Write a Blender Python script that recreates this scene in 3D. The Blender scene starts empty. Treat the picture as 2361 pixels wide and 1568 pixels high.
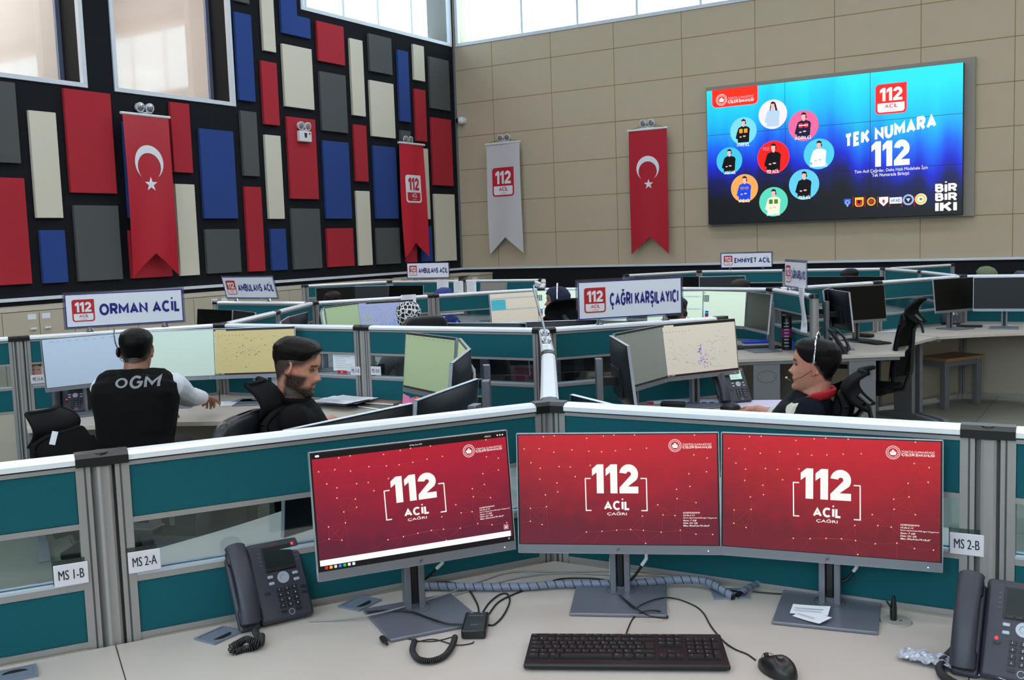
import bpy, math, random
from mathutils import Matrix, Vector, noise
from mathutils.bvhtree import BVHTree
C = bpy.context.scene.collection
WS = bpy.data.scenes.new('workbench')
def evaluated(o):
    # mesh of one object with its modifiers applied, without touching the rest of the room
    WS.collection.objects.link(o)
    with bpy.context.temp_override(scene=WS, view_layer=WS.view_layers[0]):
        dg = bpy.context.evaluated_depsgraph_get(); me = bpy.data.meshes.new_from_object(o.evaluated_get(dg))
    WS.collection.objects.unlink(o); return me
PI = math.pi
rad = math.radians
EYE = 1.66
# camera rotation: rows are the right, down and forward axes in room coordinates
CAM = ((0.8495921972110067, 0.5263508914083733, -0.03387975135364148),
       (0.021523178630611584, -0.0987783996265457, -0.9948766659987824),
       (-0.5270008076083077, 0.8445102526795214, -0.09525010183386791))
FPX = 2348.788890726491
XL = -10.814      # left wall plane
YB = 15.65        # back wall plane
N0X, N0Y = -1.48904, 2.54302   # origin of the hexagonal workstation grid
U = 1.2

def ray(px, py):
    a = (px - 1180.5) / FPX; b = (py - 784.0) / FPX
    return Vector([CAM[0][i] * a + CAM[1][i] * b + CAM[2][i] for i in range(3)])
def at_z(px, py, z):
    d = ray(px, py); t = (z - EYE) / d.z
    return Vector((d.x * t, d.y * t, z))
def at_x(px, py, x):
    d = ray(px, py); t = x / d.x
    return Vector((x, d.y * t, EYE + d.z * t))
def at_y(px, py, y):
    d = ray(px, py); t = y / d.y
    return Vector((d.x * t, y, EYE + d.z * t))
def node(lx, ly):
    return Vector((N0X + U * lx, N0Y + U * ly, 0))
def uv(a):
    return Vector((math.cos(rad(a)), math.sin(rad(a)), 0))

# ------------------------------------------------------------------ materials
MATS = {}
def lin(c):
    c = c / 255.0
    return c / 12.92 if c <= 0.04045 else ((c + 0.055) / 1.055) ** 2.4
def col(r, g, b):
    return (lin(r), lin(g), lin(b), 1)
def mat(name, rgb=(200, 200, 200), rough=0.5, metal=0.0, var=0.0, vscale=30.0, bump=0.0, bscale=200.0, stretch=None, spec=0.5, sheen=0.0, coat=0.0):
    if name in MATS: return MATS[name]
    m = bpy.data.materials.new(name); m.use_nodes = True
    nt = m.node_tree; b = nt.nodes['Principled BSDF']
    b.inputs['Base Color'].default_value = col(*rgb)
    b.inputs['Roughness'].default_value = rough
    b.inputs['Metallic'].default_value = metal
    b.inputs['Specular IOR Level'].default_value = spec
    b.inputs['Sheen Weight'].default_value = sheen
    b.inputs['Coat Weight'].default_value = coat
    if var or bump:
        tc = nt.nodes.new('ShaderNodeTexCoord'); mp = nt.nodes.new('ShaderNodeMapping')
        nt.links.new(tc.outputs['Object'], mp.inputs['Vector'])
        if stretch: mp.inputs['Scale'].default_value = stretch
        if var:
            n = nt.nodes.new('ShaderNodeTexNoise'); n.inputs['Scale'].default_value = vscale; n.inputs['Detail'].default_value = 4
            nt.links.new(mp.outputs[0], n.inputs['Vector'])
            hs = nt.nodes.new('ShaderNodeMix'); hs.data_type = 'RGBA'
            c = col(*rgb)
            hs.inputs[6].default_value = (c[0] * (1 - var), c[1] * (1 - var), c[2] * (1 - var), 1)
            hs.inputs[7].default_value = (min(1, c[0] * (1 + var)), min(1, c[1] * (1 + var)), min(1, c[2] * (1 + var)), 1)
            nt.links.new(n.outputs[0], hs.inputs[0]); nt.links.new(hs.outputs[2], b.inputs['Base Color'])
        if bump:
            n2 = nt.nodes.new('ShaderNodeTexNoise'); n2.inputs['Scale'].default_value = bscale; n2.inputs['Detail'].default_value = 3
            nt.links.new(mp.outputs[0], n2.inputs['Vector'])
            bp = nt.nodes.new('ShaderNodeBump'); bp.inputs['Strength'].default_value = bump; bp.inputs['Distance'].default_value = 0.004
            nt.links.new(n2.outputs[0], bp.inputs['Height']); nt.links.new(bp.outputs[0], b.inputs['Normal'])
    MATS[name] = m; return m
def emit(r, g, b, s=1.0):
    name = 'glow_%d_%d_%d_%d' % (r, g, b, int(s * 100))
    if name in MATS: return MATS[name]
    m = bpy.data.materials.new(name); m.use_nodes = True
    p = m.node_tree.nodes['Principled BSDF']
    p.inputs['Base Color'].default_value = (0.004, 0.004, 0.004, 1)
    p.inputs['Roughness'].default_value = 0.35
    p.inputs['Specular IOR Level'].default_value = 0.25
    p.inputs['Emission Color'].default_value = col(r, g, b)
    p.inputs['Emission Strength'].default_value = s
    try: m.cycles.emission_sampling = 'NONE' if s < 3 else 'AUTO'
    except Exception: pass
    MATS[name] = m; return m
def glass_mat(name, tint=(225, 238, 240), gloss=0.10):
    if name in MATS: return MATS[name]
    m = bpy.data.materials.new(name); m.use_nodes = True
    nt = m.node_tree; nt.nodes.clear()
    o = nt.nodes.new('ShaderNodeOutputMaterial'); t = nt.nodes.new('ShaderNodeBsdfTransparent'); g = nt.nodes.new('ShaderNodeBsdfGlossy')
    g.inputs['Roughness'].default_value = 0.05; t.inputs['Color'].default_value = col(*tint)
    mx = nt.nodes.new('ShaderNodeMixShader'); mx.inputs[0].default_value = gloss
    nt.links.new(t.outputs[0], mx.inputs[1]); nt.links.new(g.outputs[0], mx.inputs[2]); nt.links.new(mx.outputs[0], o.inputs[0])
    MATS[name] = m; return m

# ------------------------------------------------------------------ mesh builder
class MB:
    def __init__(s, m=None):
        s.v = []; s.f = []; s.mi = []; s.mats = []; s.cur = 0; s.xf = None
        if m: s.use(m)
    def use(s, m):
        if m not in s.mats: s.mats.append(m)
        s.cur = s.mats.index(m); return s
    def add(s, vs, fs):
        o = len(s.v)
        for p in vs:
            p = Vector(p)
            if s.xf: p = s.xf(p)
            s.v.append(tuple(p))
        for f in fs: s.f.append(tuple(i + o for i in f)); s.mi.append(s.cur)
        return s
    def box(s, x0, y0, z0, x1, y1, z1, M=None):
        vs = [Vector(p) for p in ((x0, y0, z0), (x1, y0, z0), (x1, y1, z0), (x0, y1, z0), (x0, y0, z1), (x1, y0, z1), (x1, y1, z1), (x0, y1, z1))]
        if M: vs = [M @ p for p in vs]
        return s.add(vs, [(0, 3, 2, 1), (4, 5, 6, 7), (0, 1, 5, 4), (1, 2, 6, 5), (2, 3, 7, 6), (3, 0, 4, 7)])
    def cbox(s, c, d, M=None):
        return s.box(c[0] - d[0] / 2, c[1] - d[1] / 2, c[2] - d[2] / 2, c[0] + d[0] / 2, c[1] + d[1] / 2, c[2] + d[2] / 2, M)
    def prism(s, pts, z0, z1, M=None):
        n = len(pts); vs = [Vector((p[0], p[1], z0)) for p in pts] + [Vector((p[0], p[1], z1)) for p in pts]
        if M: vs = [M @ p for p in vs]
        fs = [tuple(reversed(range(n))), tuple(range(n, 2 * n))] + [(i, (i + 1) % n, (i + 1) % n + n, i + n) for i in range(n)]
        return s.add(vs, fs)
    def tube(s, pts, r, n=8, caps=True, sq=None):
        pts = [Vector(p) for p in pts]; k = len(pts)
        rs = r if isinstance(r, (list, tuple)) else [r] * k
        up = Vector((0, 0, 1)); vs = []; prev = None
        for i, p in enumerate(pts):
            t = (pts[min(i + 1, k - 1)] - pts[max(i - 1, 0)])
            if t.length < 1e-9: t = Vector((0, 0, 1))
            t.normalize()
            if prev is None:
                a = t.cross(up)
                if a.length < 0.05: a = t.cross(Vector((1, 0, 0)))
            else: a = prev - t * prev.dot(t)
            a.normalize(); b = t.cross(a); prev = a
            rr = rs[i]; ra, rb = rr if isinstance(rr, (list, tuple)) else (rr, rr)
            for j in range(n):
                w = 2 * PI * j / n
                vs.append(p + a * (math.cos(w) * ra) + b * (math.sin(w) * rb))
        fs = []
        for i in range(k - 1):
            for j in range(n):
                j2 = (j + 1) % n
                fs.append((i * n + j, i * n + j2, (i + 1) * n + j2, (i + 1) * n + j))
        if caps: fs += [tuple(reversed(range(n))), tuple(range((k - 1) * n, k * n))]
        return s.add(vs, fs)
    def cyl(s, p0, p1, r0, r1=None, n=16):
        return s.tube([p0, p1], [r0, r0 if r1 is None else r1], n)
    def lathe(s, prof, c=(0, 0, 0), n=20, M=None):
        vs = []
        for r, z in prof:
            for j in range(n):
                w = 2 * PI * j / n; p = Vector((c[0] + r * math.cos(w), c[1] + r * math.sin(w), c[2] + z))
                vs.append(M @ p if M else p)
        k = len(prof)
        fs = [(i * n + j, i * n + (j + 1) % n, (i + 1) * n + (j + 1) % n, (i + 1) * n + j) for i in range(k - 1) for j in range(n)]
        fs += [tuple(reversed(range(n))), tuple(range((k - 1) * n, k * n))]
        return s.add(vs, fs)
    def ball(s, c, r, nu=16, nv=10, M=None):
        if not isinstance(r, (list, tuple)): r = (r, r, r)
        vs = [Vector((0, 0, -1))]
        for i in range(1, nv):
            a = -PI / 2 + PI * i / nv
            for j in range(nu):
                w = 2 * PI * j / nu; vs.append(Vector((math.cos(a) * math.cos(w), math.cos(a) * math.sin(w), math.sin(a))))
        vs.append(Vector((0, 0, 1)))
        vs = [Vector((p.x * r[0], p.y * r[1], p.z * r[2])) for p in vs]
        if M: vs = [M @ p for p in vs]
        vs = [p + Vector(c) for p in vs]
        fs = [(0, 1 + (j + 1) % nu, 1 + j) for j in range(nu)]
        for i in range(nv - 2):
            for j in range(nu):
                a = 1 + i * nu + j; b = 1 + i * nu + (j + 1) % nu
                fs.append((a, b, b + nu, a + nu))
        l = len(vs) - 1; o = 1 + (nv - 2) * nu
        fs += [(l, o + j, o + (j + 1) % nu) for j in range(nu)]
        return s.add(vs, fs)
    def grid(s, fn, nu, nv, closed=False):
        vs = [fn(i / nu, j / nv) for j in range(nv + 1) for i in range(nu + (0 if closed else 1))]
        w = nu if closed else nu + 1
        fs = []
        for j in range(nv):
            for i in range(nu):
                i2 = (i + 1) % w
                fs.append((j * w + i, j * w + i2, (j + 1) * w + i2, (j + 1) * w + i))
        return s.add(vs, fs)
    # flat graphics: u to the right, v up, w out of the surface; mapped to (u, -w, v)
    def P2(s, pts, w):
        return s.add([(p[0], -w, p[1]) for p in pts], [tuple(range(len(pts)))])
    def rect(s, u0, v0, u1, v1, w): return s.P2([(u0, v0), (u1, v0), (u1, v1), (u0, v1)], w)
    def disc(s, c, r, w, n=28, ry=None):
        ry = ry or r
        return s.P2([(c[0] + r * math.cos(2 * PI * i / n), c[1] + ry * math.sin(2 * PI * i / n)) for i in range(n)], w)
    def ring(s, c, r0, r1, w, n=28):
        for i in range(n):
            a, b = 2 * PI * i / n, 2 * PI * (i + 1) / n
            s.P2([(c[0] + r0 * math.cos(a), c[1] + r0 * math.sin(a)), (c[0] + r1 * math.cos(a), c[1] + r1 * math.sin(a)),
                  (c[0] + r1 * math.cos(b), c[1] + r1 * math.sin(b)), (c[0] + r0 * math.cos(b), c[1] + r0 * math.sin(b))], w)
        return s
    def line(s, a, b, t, w):
        d = Vector((b[0] - a[0], b[1] - a[1])); l = d.length or 1; nx, ny = -d.y / l * t / 2, d.x / l * t / 2
        return s.P2([(a[0] + nx, a[1] + ny), (a[0] - nx, a[1] - ny), (b[0] - nx, b[1] - ny), (b[0] + nx, b[1] + ny)], w)
    def rrect(s, u0, v0, u1, v1, r, w, k=5, skip=()):
        pts = []
        for ci, (cx, cy, a0) in enumerate(((u1 - r, v0 + r, -90), (u1 - r, v1 - r, 0), (u0 + r, v1 - r, 90), (u0 + r, v0 + r, 180))):
            if ci in skip:
                pts.append(((u1, v0), (u1, v1), (u0, v1), (u0, v0))[ci]); continue
            for i in range(k + 1):
                a = rad(a0 + 90 * i / k); pts.append((cx + r * math.cos(a), cy + r * math.sin(a)))
        return s.P2(pts, w)
    def text(s, t, u0, v0, u1, v1, w, bold=0.0, shear=0.0, keep=False):
        gl = glyphs(t, bold, shear); vs, fs = gl[0], gl[1]
        bw = max(p[0] for p in vs); bh = max(p[1] for p in vs) if len(gl) < 3 else gl[2]
        sx, sy = (u1 - u0) / bw, (v1 - v0) / bh
        if keep: sx = min(sx, sy * 1.05)
        return s.add([(u0 + p[0] * sx, -w, v0 + p[1] * sy) for p in vs], fs)
    def build(s, name, parent=None, smooth=False, bevel=0, angle=35, seg=2):
        me = bpy.data.meshes.new(name); me.from_pydata(s.v, [], s.f); me.update()
        for m in s.mats: me.materials.append(m)
        for p, i in zip(me.polygons, s.mi): p.material_index = i
        if smooth:
            for p in me.polygons: p.use_smooth = True
            me.set_sharp_from_angle(angle=rad(angle))
        o = bpy.data.objects.new(name, me); C.objects.link(o)
        if parent: o.parent = parent
        if bevel:
            b = o.modifiers.new('edge', 'BEVEL'); b.width = bevel; b.segments = seg; b.limit_method = 'ANGLE'; b.angle_limit = rad(40)
            for p in me.polygons: p.use_smooth = True
            me.set_sharp_from_angle(angle=rad(50)); b.harden_normals = False
        return o

# ------------------------------------------------------------------ heavy geometric capitals drawn as strokes
def _arc(cx, cy, rx, ry, a0, a1, n=10):
    return [(cx + rx * math.cos(rad(a0 + (a1 - a0) * i / n)), cy + ry * math.sin(rad(a0 + (a1 - a0) * i / n))) for i in range(n + 1)]
_B = [[(0, 0), (0, 1), (.6, 1)] + _arc(.6, .77, .32, .23, 90, -90, 6) + [(0, .54)], [(.5, .54)] + _arc(.6, .27, .4, .27, 90, -90, 6) + [(0, 0)]]
_P = [[(0, 0), (0, 1), (.6, 1)] + _arc(.6, .73, .4, .27, 90, -90, 7) + [(0, .46)]]
_C = [_arc(.55, .5, .55, .5, 48, 312, 14)]
_S = [_arc(.5, .755, .46, .245, 25, 250, 9) + _arc(.5, .255, .5, .255, 75, -155, 9)]
_O = [_arc(.5, .5, .5, .5, 90, 450, 20)]
STROKES = {
 'A': (.86, [[(0, 0), (.5, 1), (1, 0)], [(.18, .28), (.82, .28)]]), 'B': (.72, _B), 'C': (.82, _C), 'D': (.80, [[(0, 0), (0, 1), (.4, 1)] + _arc(.4, .5, .6, .5, 90, -90, 10) + [(0, 0)]]),
 'E': (.64, [[(1, 1), (0, 1), (0, 0), (1, 0)], [(0, .5), (.85, .5)]]), 'F': (.62, [[(1, 1), (0, 1), (0, 0)], [(0, .5), (.85, .5)]]),
 'G': (.86, [_arc(.5, .5, .5, .5, 45, 355, 14) + [(1, .5), (.58, .5)]]), 'H': (.78, [[(0, 0), (0, 1)], [(1, 0), (1, 1)], [(0, .5), (1, .5)]]), 'I': (0, [[(.5, 0), (.5, 1)]]),
 'J': (.6, [[(1, 1), (1, .3)] + _arc(.5, .3, .5, .3, 0, -170, 8)]), 'K': (.78, [[(0, 0), (0, 1)], [(1, 1), (.1, .40)], [(.38, .62), (1, 0)]]), 'L': (.60, [[(0, 1), (0, 0), (1, 0)]]),
 'M': (.96, [[(0, 0), (0, 1), (.5, .3), (1, 1), (1, 0)]]), 'N': (.80, [[(0, 0), (0, 1), (1, 0), (1, 1)]]), 'O': (.92, _O), 'P': (.70, _P), 'R': (.74, _P + [[(.5, .46), (1, 0)]]),
 'S': (.68, _S), 'T': (.72, [[(0, 1), (1, 1)], [(.5, 0), (.5, 1)]]), 'U': (.78, [[(0, 1), (0, .4)] + _arc(.5, .4, .5, .4, 180, 360, 10) + [(1, 1)]]), 'V': (.84, [[(0, 1), (.5, 0), (1, 1)]]),
 'Y': (.80, [[(0, 1), (.5, .45), (1, 1)], [(.5, 0), (.5, .45)]]), 'Z': (.70, [[(0, 1), (1, 1), (0, 0), (1, 0)]]), '1': (.42, []),
 '2': (.68, []), '-': (.4, [[(0, .45), (1, .45)]]),
}
for a_, b_, k_ in (('Ç', 'C', 'c'), ('Ğ', 'G', 'g'), ('Ş', 'S', 'c'), ('İ', 'I', 'i'), ('Ü', 'U', 'u')): STROKES[a_] = STROKES[b_] + (k_,)
def thick(pl, t):
    n = len(pl); L = []; closed = (abs(pl[0][0] - pl[-1][0]) + abs(pl[0][1] - pl[-1][1])) < 1e-6
    for i in range(n):
        a = pl[i - 1] if i > 0 else (pl[-2] if closed else None); b = pl[i]; c = pl[i + 1] if i < n - 1 else (pl[1] if closed else None)
        d1 = Vector((b[0] - a[0], b[1] - a[1])).normalized() if a else None; d2 = Vector((c[0] - b[0], c[1] - b[1])).normalized() if c else None
        d1 = d1 or d2; d2 = d2 or d1
        n1 = Vector((-d1.y, d1.x)); n2 = Vector((-d2.y, d2.x)); m = n1 + n2
        if m.length < 1e-4: m = n1
        m.normalize(); k = 1 / max(.38, m.dot(n1)); L.append((b, m * (t / 2 * k)))
    vs = []; fs = []
    for b, o in L: vs += [(b[0] + o.x, b[1] + o.y), (b[0] - o.x, b[1] - o.y)]
    for i in range(n - 1): fs.append((2 * i, 2 * i + 1, 2 * i + 3, 2 * i + 2))
    return vs, fs
def heavy(t, th):
    vs, fs, x = [], [], 0
    for ch in t:
        if ch == ' ': x += .38; continue
        e = STROKES[ch]; w = max(e[0], th); 
        if ch in 'Iİ': w = th
        def put(pl, raw=False):
            q = pl if raw else [(x + th / 2 + p[0] * max(0, w - th), th / 2 + p[1] * (1 - th)) for p in pl]
            v, f = thick(q, th if not raw else th * .7); o = len(vs)
            if not raw: v = [(min(max(a[0], x), x + w), min(max(a[1], 0), 1)) for a in v]
            vs.extend(v); fs.extend([tuple(i + o for i in g) for g in f])
        for pl in e[1]: put(pl)
        if ch == '2':
            k_ = th / .225; ro = .34; ri = max(.02, ro - th)
            pl = _arc(.34, .66, ro, .34, 172, -36, 16) + [(.32 + (1 - k_) * .1, th * .92), (.68, th * .92), (.68, 0), (0, 0), (0, th * .78)] + _arc(.34, .665, ri, max(.03, .335 - th), -34, 172, 10)
            o = len(vs); vs.extend([(x + p_[0], p_[1]) for p_ in pl]); fs.append(tuple(range(o, o + len(pl))))
        if ch == '1':
            o = len(vs); vs.extend([(x + w - th, 0), (x + w, 0), (x + w, 1), (x + w - th * .9, 1), (x, .84), (x, .60), (x + w - th, .72)]); fs.append(tuple(range(o, o + 7)))
        if len(e) > 2:
            cx = x + w / 2
            if e[2] == 'i': put([(cx, 1.08), (cx, 1.24)], True)
            if e[2] == 'c': put([(cx, -.02), (cx + .07, -.14), (cx - .05, -.22)], True)
            if e[2] == 'g': put(_arc(cx, 1.22, .14, .11, 180, 360, 6), True)
            if e[2] == 'u': put([(cx - .14, 1.08), (cx - .14, 1.2)], True); put([(cx + .14, 1.08), (cx + .14, 1.2)], True)
        x += w + .075
    return vs, fs
GC = {}
def glyphs(t, bold, shear):
    k = (t, bold, shear)
    if k in GC: return GC[k]
    if t == '112' or (bold >= 0.02 and all(c in STROKES or c == ' ' for c in t)):
        vs, fs = heavy(t, (.225 if t == '112' else .17) + max(0, bold - .03) * 1.5)
        x0 = min(p[0] for p in vs); vs = [((p[0] - x0) , p[1]) for p in vs]
        GC[k] = (vs, fs, 1.0); return GC[k]
    cu = bpy.data.curves.new('lettering', 'FONT'); cu.body = t; cu.offset = bold; cu.resolution_u = 3; cu.shear = shear
    o = bpy.data.objects.new('lettering', cu); me = evaluated(o)
    vs = [(v.co.x, v.co.y) for v in me.vertices]; fs = [tuple(p.vertices) for p in me.polygons]
    x0 = min(p[0] for p in vs); y0 = min(p[1] for p in vs)
    vs = [(p[0] - x0, p[1] - y0) for p in vs]
    bpy.data.objects.remove(o); bpy.data.curves.remove(cu); bpy.data.meshes.remove(me)
    GC[k] = (vs, fs); return GC[k]

def tag(o, label, cat, group=None, kind=None):
    o['label'] = label; o['category'] = cat
    if group: o['group'] = group
    if kind: o['kind'] = kind
    return o
def thing(name, label, cat, loc=(0, 0, 0), rotz=0.0, group=None):
    o = bpy.data.objects.new(name, None); C.objects.link(o); o.empty_display_size = 0.05
    o.location = loc; o.rotation_euler = (0, 0, rotz)
    return tag(o, label, cat, group)
def struct(o):
    o['kind'] = 'structure'; return o
def dup(root, loc, rotz, label, group=None):
    def cp(o, par):
        c = o.copy(); C.objects.link(c)
        if par: c.parent = par
        for ch in [x for x in o.children]: cp(ch, c)
        return c
    r = cp(root, None); r.location = loc; r.rotation_euler = (0, 0, rotz); r['label'] = label
    if group: r['group'] = group
    return r
def facing(a):
    return rad(a + 90)     # local -y looks towards direction a (degrees)

M_TEAL = mat('teal_fabric', (27, 98, 108), 0.9, spec=0.2, var=0.30, vscale=380, bump=0.7, bscale=700, sheen=0.0)
M_ALU = mat('satin_aluminium', (160, 157, 156), 0.42, 0.35)
M_ALUD = mat('aluminium_groove', (74, 72, 72), 0.6, 0.2)
M_RAIL = mat('bright_rail', (238, 240, 246), 0.30, 0.1)  # white of the overhead light put into the aluminium cap's base colour
M_BLKP = mat('black_plastic', (20, 20, 22), 0.35)
M_DESK = mat('cream_laminate', (198, 187, 178), 0.30, var=0.02, vscale=8, spec=0.5)
M_DESKE = mat('cream_edge_band', (205, 192, 172), 0.5)
M_LOWER = mat('beige_board', (186, 176, 160), 0.6)
M_GLASS = glass_mat('clear_glass', (222, 234, 238), 0.09)
M_STEEL = mat('grey_painted_steel', (128, 130, 138), 0.4, 0.3)
M_WHITE = mat('white_plastic', (228, 228, 232), 0.35)
M_PAPER = mat('white_paper', (238, 238, 246), 0.8)
M_INK = mat('dark_ink', (45, 40, 45), 0.8)
M_NAVY = mat('navy_print', (40, 32, 130), 0.5)
M_REDP = mat('red_print', (196, 30, 44), 0.5)
M_WHP = mat('white_print', (236, 236, 242), 0.5)
M_CHROME = mat('chrome', (225, 225, 230), 0.12, 1.0)
M_BLACK = mat('matt_black', (16, 16, 18), 0.7)

def drape(o, fn, maxlen=0.04):
    """refine a flat graphic and lay it over a curved surface"""
    import bmesh
    bm = bmesh.new(); bm.from_mesh(o.data)
    bmesh.ops.triangulate(bm, faces=bm.faces[:])
    for _ in range(5):
        es = [e for e in bm.edges if e.calc_length() > maxlen]
        if not es: break
        bmesh.ops.subdivide_edges(bm, edges=es, cuts=1, use_grid_fill=False)
        bmesh.ops.triangulate(bm, faces=[f for f in bm.faces if len(f.verts) > 3])
    for v in bm.verts: v.co = fn(v.co)
    bm.to_mesh(o.data); bm.free(); o.data.update()
    return o
# ------------------------------------------------------------------ the room
ZC = 7.0; XR = 8.5; YF = -7.5; SILL = 5.27; WT = 6.75
M_FLOOR = mat('floor_base', (120, 122, 112), 0.35)
nt = M_FLOOR.node_tree; b = nt.nodes['Principled BSDF']
tc = nt.nodes.new('ShaderNodeTexCoord'); br = nt.nodes.new('ShaderNodeTexBrick'); nz = nt.nodes.new('ShaderNodeTexNoise')
mp = nt.nodes.new('ShaderNodeMapping'); mp.inputs['Rotation'].default_value = (0, 0, 0)
br.offset = 0.0; br.inputs['Scale'].default_value = 1.0; br.inputs['Brick Width'].default_value = 1.2; br.inputs['Row Height'].default_value = 1.2
br.inputs['Mortar Size'].default_value = 0.004; br.inputs['Color1'].default_value = col(150, 151, 138); br.inputs['Color2'].default_value = col(145, 146, 134); br.inputs['Mortar'].default_value = col(52, 52, 48)
nz.inputs['Scale'].default_value = 60
mx = nt.nodes.new('ShaderNodeMix'); mx.data_type = 'RGBA'; mx.blend_type = 'MULTIPLY'; mx.inputs[0].default_value = 0.25
nt.links.new(tc.outputs['Object'], mp.inputs[0]); nt.links.new(mp.outputs[0], br.inputs['Vector']); nt.links.new(tc.outputs['Object'], nz.inputs['Vector'])
nt.links.new(br.outputs[0], mx.inputs[6]); nt.links.new(nz.outputs[0], mx.inputs[7]); nt.links.new(mx.outputs[2], b.inputs['Base Color'])

M_DARKW = mat('charcoal_felt', (33, 34, 39), 0.95, spec=0.1, var=0.25, vscale=60, bump=0.4, bscale=300, stretch=(1, 1, 0.12))
M_BEIGE = mat('beige_acoustic_board', (194, 177, 153), 0.85, var=0.05, vscale=5, bump=0.25, bscale=500)
M_WTRIM = mat('white_trim', (214, 220, 230), 0.4)
M_CEIL = mat('white_ceiling', (205, 205, 203), 0.9)
M_GROOVE = mat('ochre_groove', (150, 120, 80), 0.9)
M_DGROOVE = mat('black_groove', (14, 14, 16), 0.9)
M_WARM = mat('warm_reveal', (214, 204, 182), 0.8, bump=0.3, bscale=60)

def wallbox(mb, axis, pl, th, a0, a1, z0, z1):
    # axis 'x': wall lies in plane x = pl, a = y range; 'y': plane y = pl, a = x range
    if axis == 'x': mb.box(min(pl, pl - th), a0, z0, max(pl, pl - th), a1, z1)
    else: mb.box(a0, min(pl, pl + th), z0, a1, max(pl, pl + th), z1)
m = MB(M_FLOOR); m.box(XL - 0.3, YF - 0.2, -0.1, XR + 0.2, YB + 0.3, 0.0); struct(m.build('floor'))
m = MB(M_CEIL); m.box(XL - 1.2, YF - 0.2, ZC, XR + 0.2, YB + 1.2, ZC + 0.1); struct(m.build('ceiling'))
# left wall with two interior windows and the clerestory
W1 = (4.2, 7.92); W2 = (8.30, 10.27); WZ0, WZ1 = 3.67, 6.75; CL0 = 11.68
T = 0.5
m = MB(M_DARKW)
for (a0, a1, z0, z1) in ((YF, YB, 0, WZ0), (YF, W1[0], WZ0, ZC), (W1[1], W2[0], WZ0, ZC), (W2[1], CL0, WZ0, ZC), (CL0, YB, WZ0, SILL),
                         (W1[0], W1[1], WZ1, ZC), (W2[0], W2[1], WZ1, ZC), (CL0, YB - 0.05, WT, ZC), (YB - 0.05, YB, SILL, ZC)):
    wallbox(m, 'x', XL, T, a0, a1, z0, z1)
m.use(M_DGROOVE)
for z in (1.87, 2.47, 3.07, 3.67 - 0.05, 4.27, 4.87):
    for (a0, a1) in ((YF, YB),) if z < 3.6 else ((YF, W1[0] - .05), (W1[1] + .05, W2[0] - .05), (W2[1] + .05, YB)) :
        m.box(XL, a0, z - 0.004, XL + 0.0015, a1, z + 0.004)
for k in range(20):
    y = YB - 0.55 - 1.2 * k
    if y > YF: m.box(XL, y - 0.004, 1.25, XL + 0.0015, y + 0.004, 3.62)
    if y > CL0: m.box(XL, y - 0.004, 3.62, XL + 0.0015, y + 0.004, SILL - .05)
struct(m.build('wall_left'))
# back wall
m = MB(M_BEIGE)
wallbox(m, 'y', YB, T, XL, XR, 1.22, SILL); wallbox(m, 'y', YB, T, XL, XR, WT, ZC)
wallbox(m, 'y', YB, T, XL - T, XL + 0.03, SILL, WT)
m.use(M_DARKW); wallbox(m, 'y', YB, T, XL, XR, 0, 1.22)
m.use(M_GROOVE)
jx = [-0.6397 * YB + 0.02 + 1.203 * k for k in range(-1, 16)]
zs = [1.22 + 0.598 * k for k in range(1, 7)]
for z in zs: m.box(XL, YB - 0.0015, z - 0.006, XR, YB, z + 0.006)
for x in jx:
    if XL < x < XR: m.box(x - 0.005, YB - 0.0015, 1.22, x + 0.005, YB, SILL)
struct(m.build('wall_back'))
m = MB(M_BEIGE); m.box(XR, YF, 0, XR + 0.2, YB, ZC); struct(m.build('wall_right'))
FW = (-8.5, 6.5, 2.6, 6.3)      # unseen window front behind the camera, added to brighten surfaces that face it
m = MB(M_BEIGE)
for (a0, a1, z0, z1) in ((XL, XR, 0, FW[2]), (XL, XR, FW[3], ZC), (XL, FW[0], FW[2], FW[3]), (FW[1], XR, FW[2], FW[3])): m.box(a0, YF - 0.2, z0, a1, YF, z1)
struct(m.build('wall_front'))
m = MB(M_WTRIM)
for z in (FW[2], (FW[2] + FW[3]) / 2, FW[3] - .06): m.box(FW[0], YF - .12, z, FW[1], YF - .04, z + .06)
for k in range(11): x = FW[0] + (FW[1] - FW[0] - .06) * k / 10; m.box(x, YF - .12, FW[2], x + .06, YF - .04, FW[3])
w5 = struct(m.build('window_5')); g = MB(M_GLASS); g.box(FW[0], YF - .085, FW[2], FW[1], YF - .08, FW[3]); g.build('pane', w5)
# trims
m = MB(M_WTRIM); m.box(XL, YF, 1.185, XL + 0.03, YB, 1.225); struct(m.build('trim_1', bevel=0.004))
m = MB(M_WTRIM); m.box(XL + 0.03, YB - 0.03, 1.19, XR, YB, 1.225); struct(m.build('trim_2', bevel=0.004))
m = MB(mat('corner_trim', (120, 122, 128), 0.5)); m.box(XL, YB - 0.03, 1.22, XL + 0.03, YB, SILL - .04); struct(m.build('trim_3'))
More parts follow.
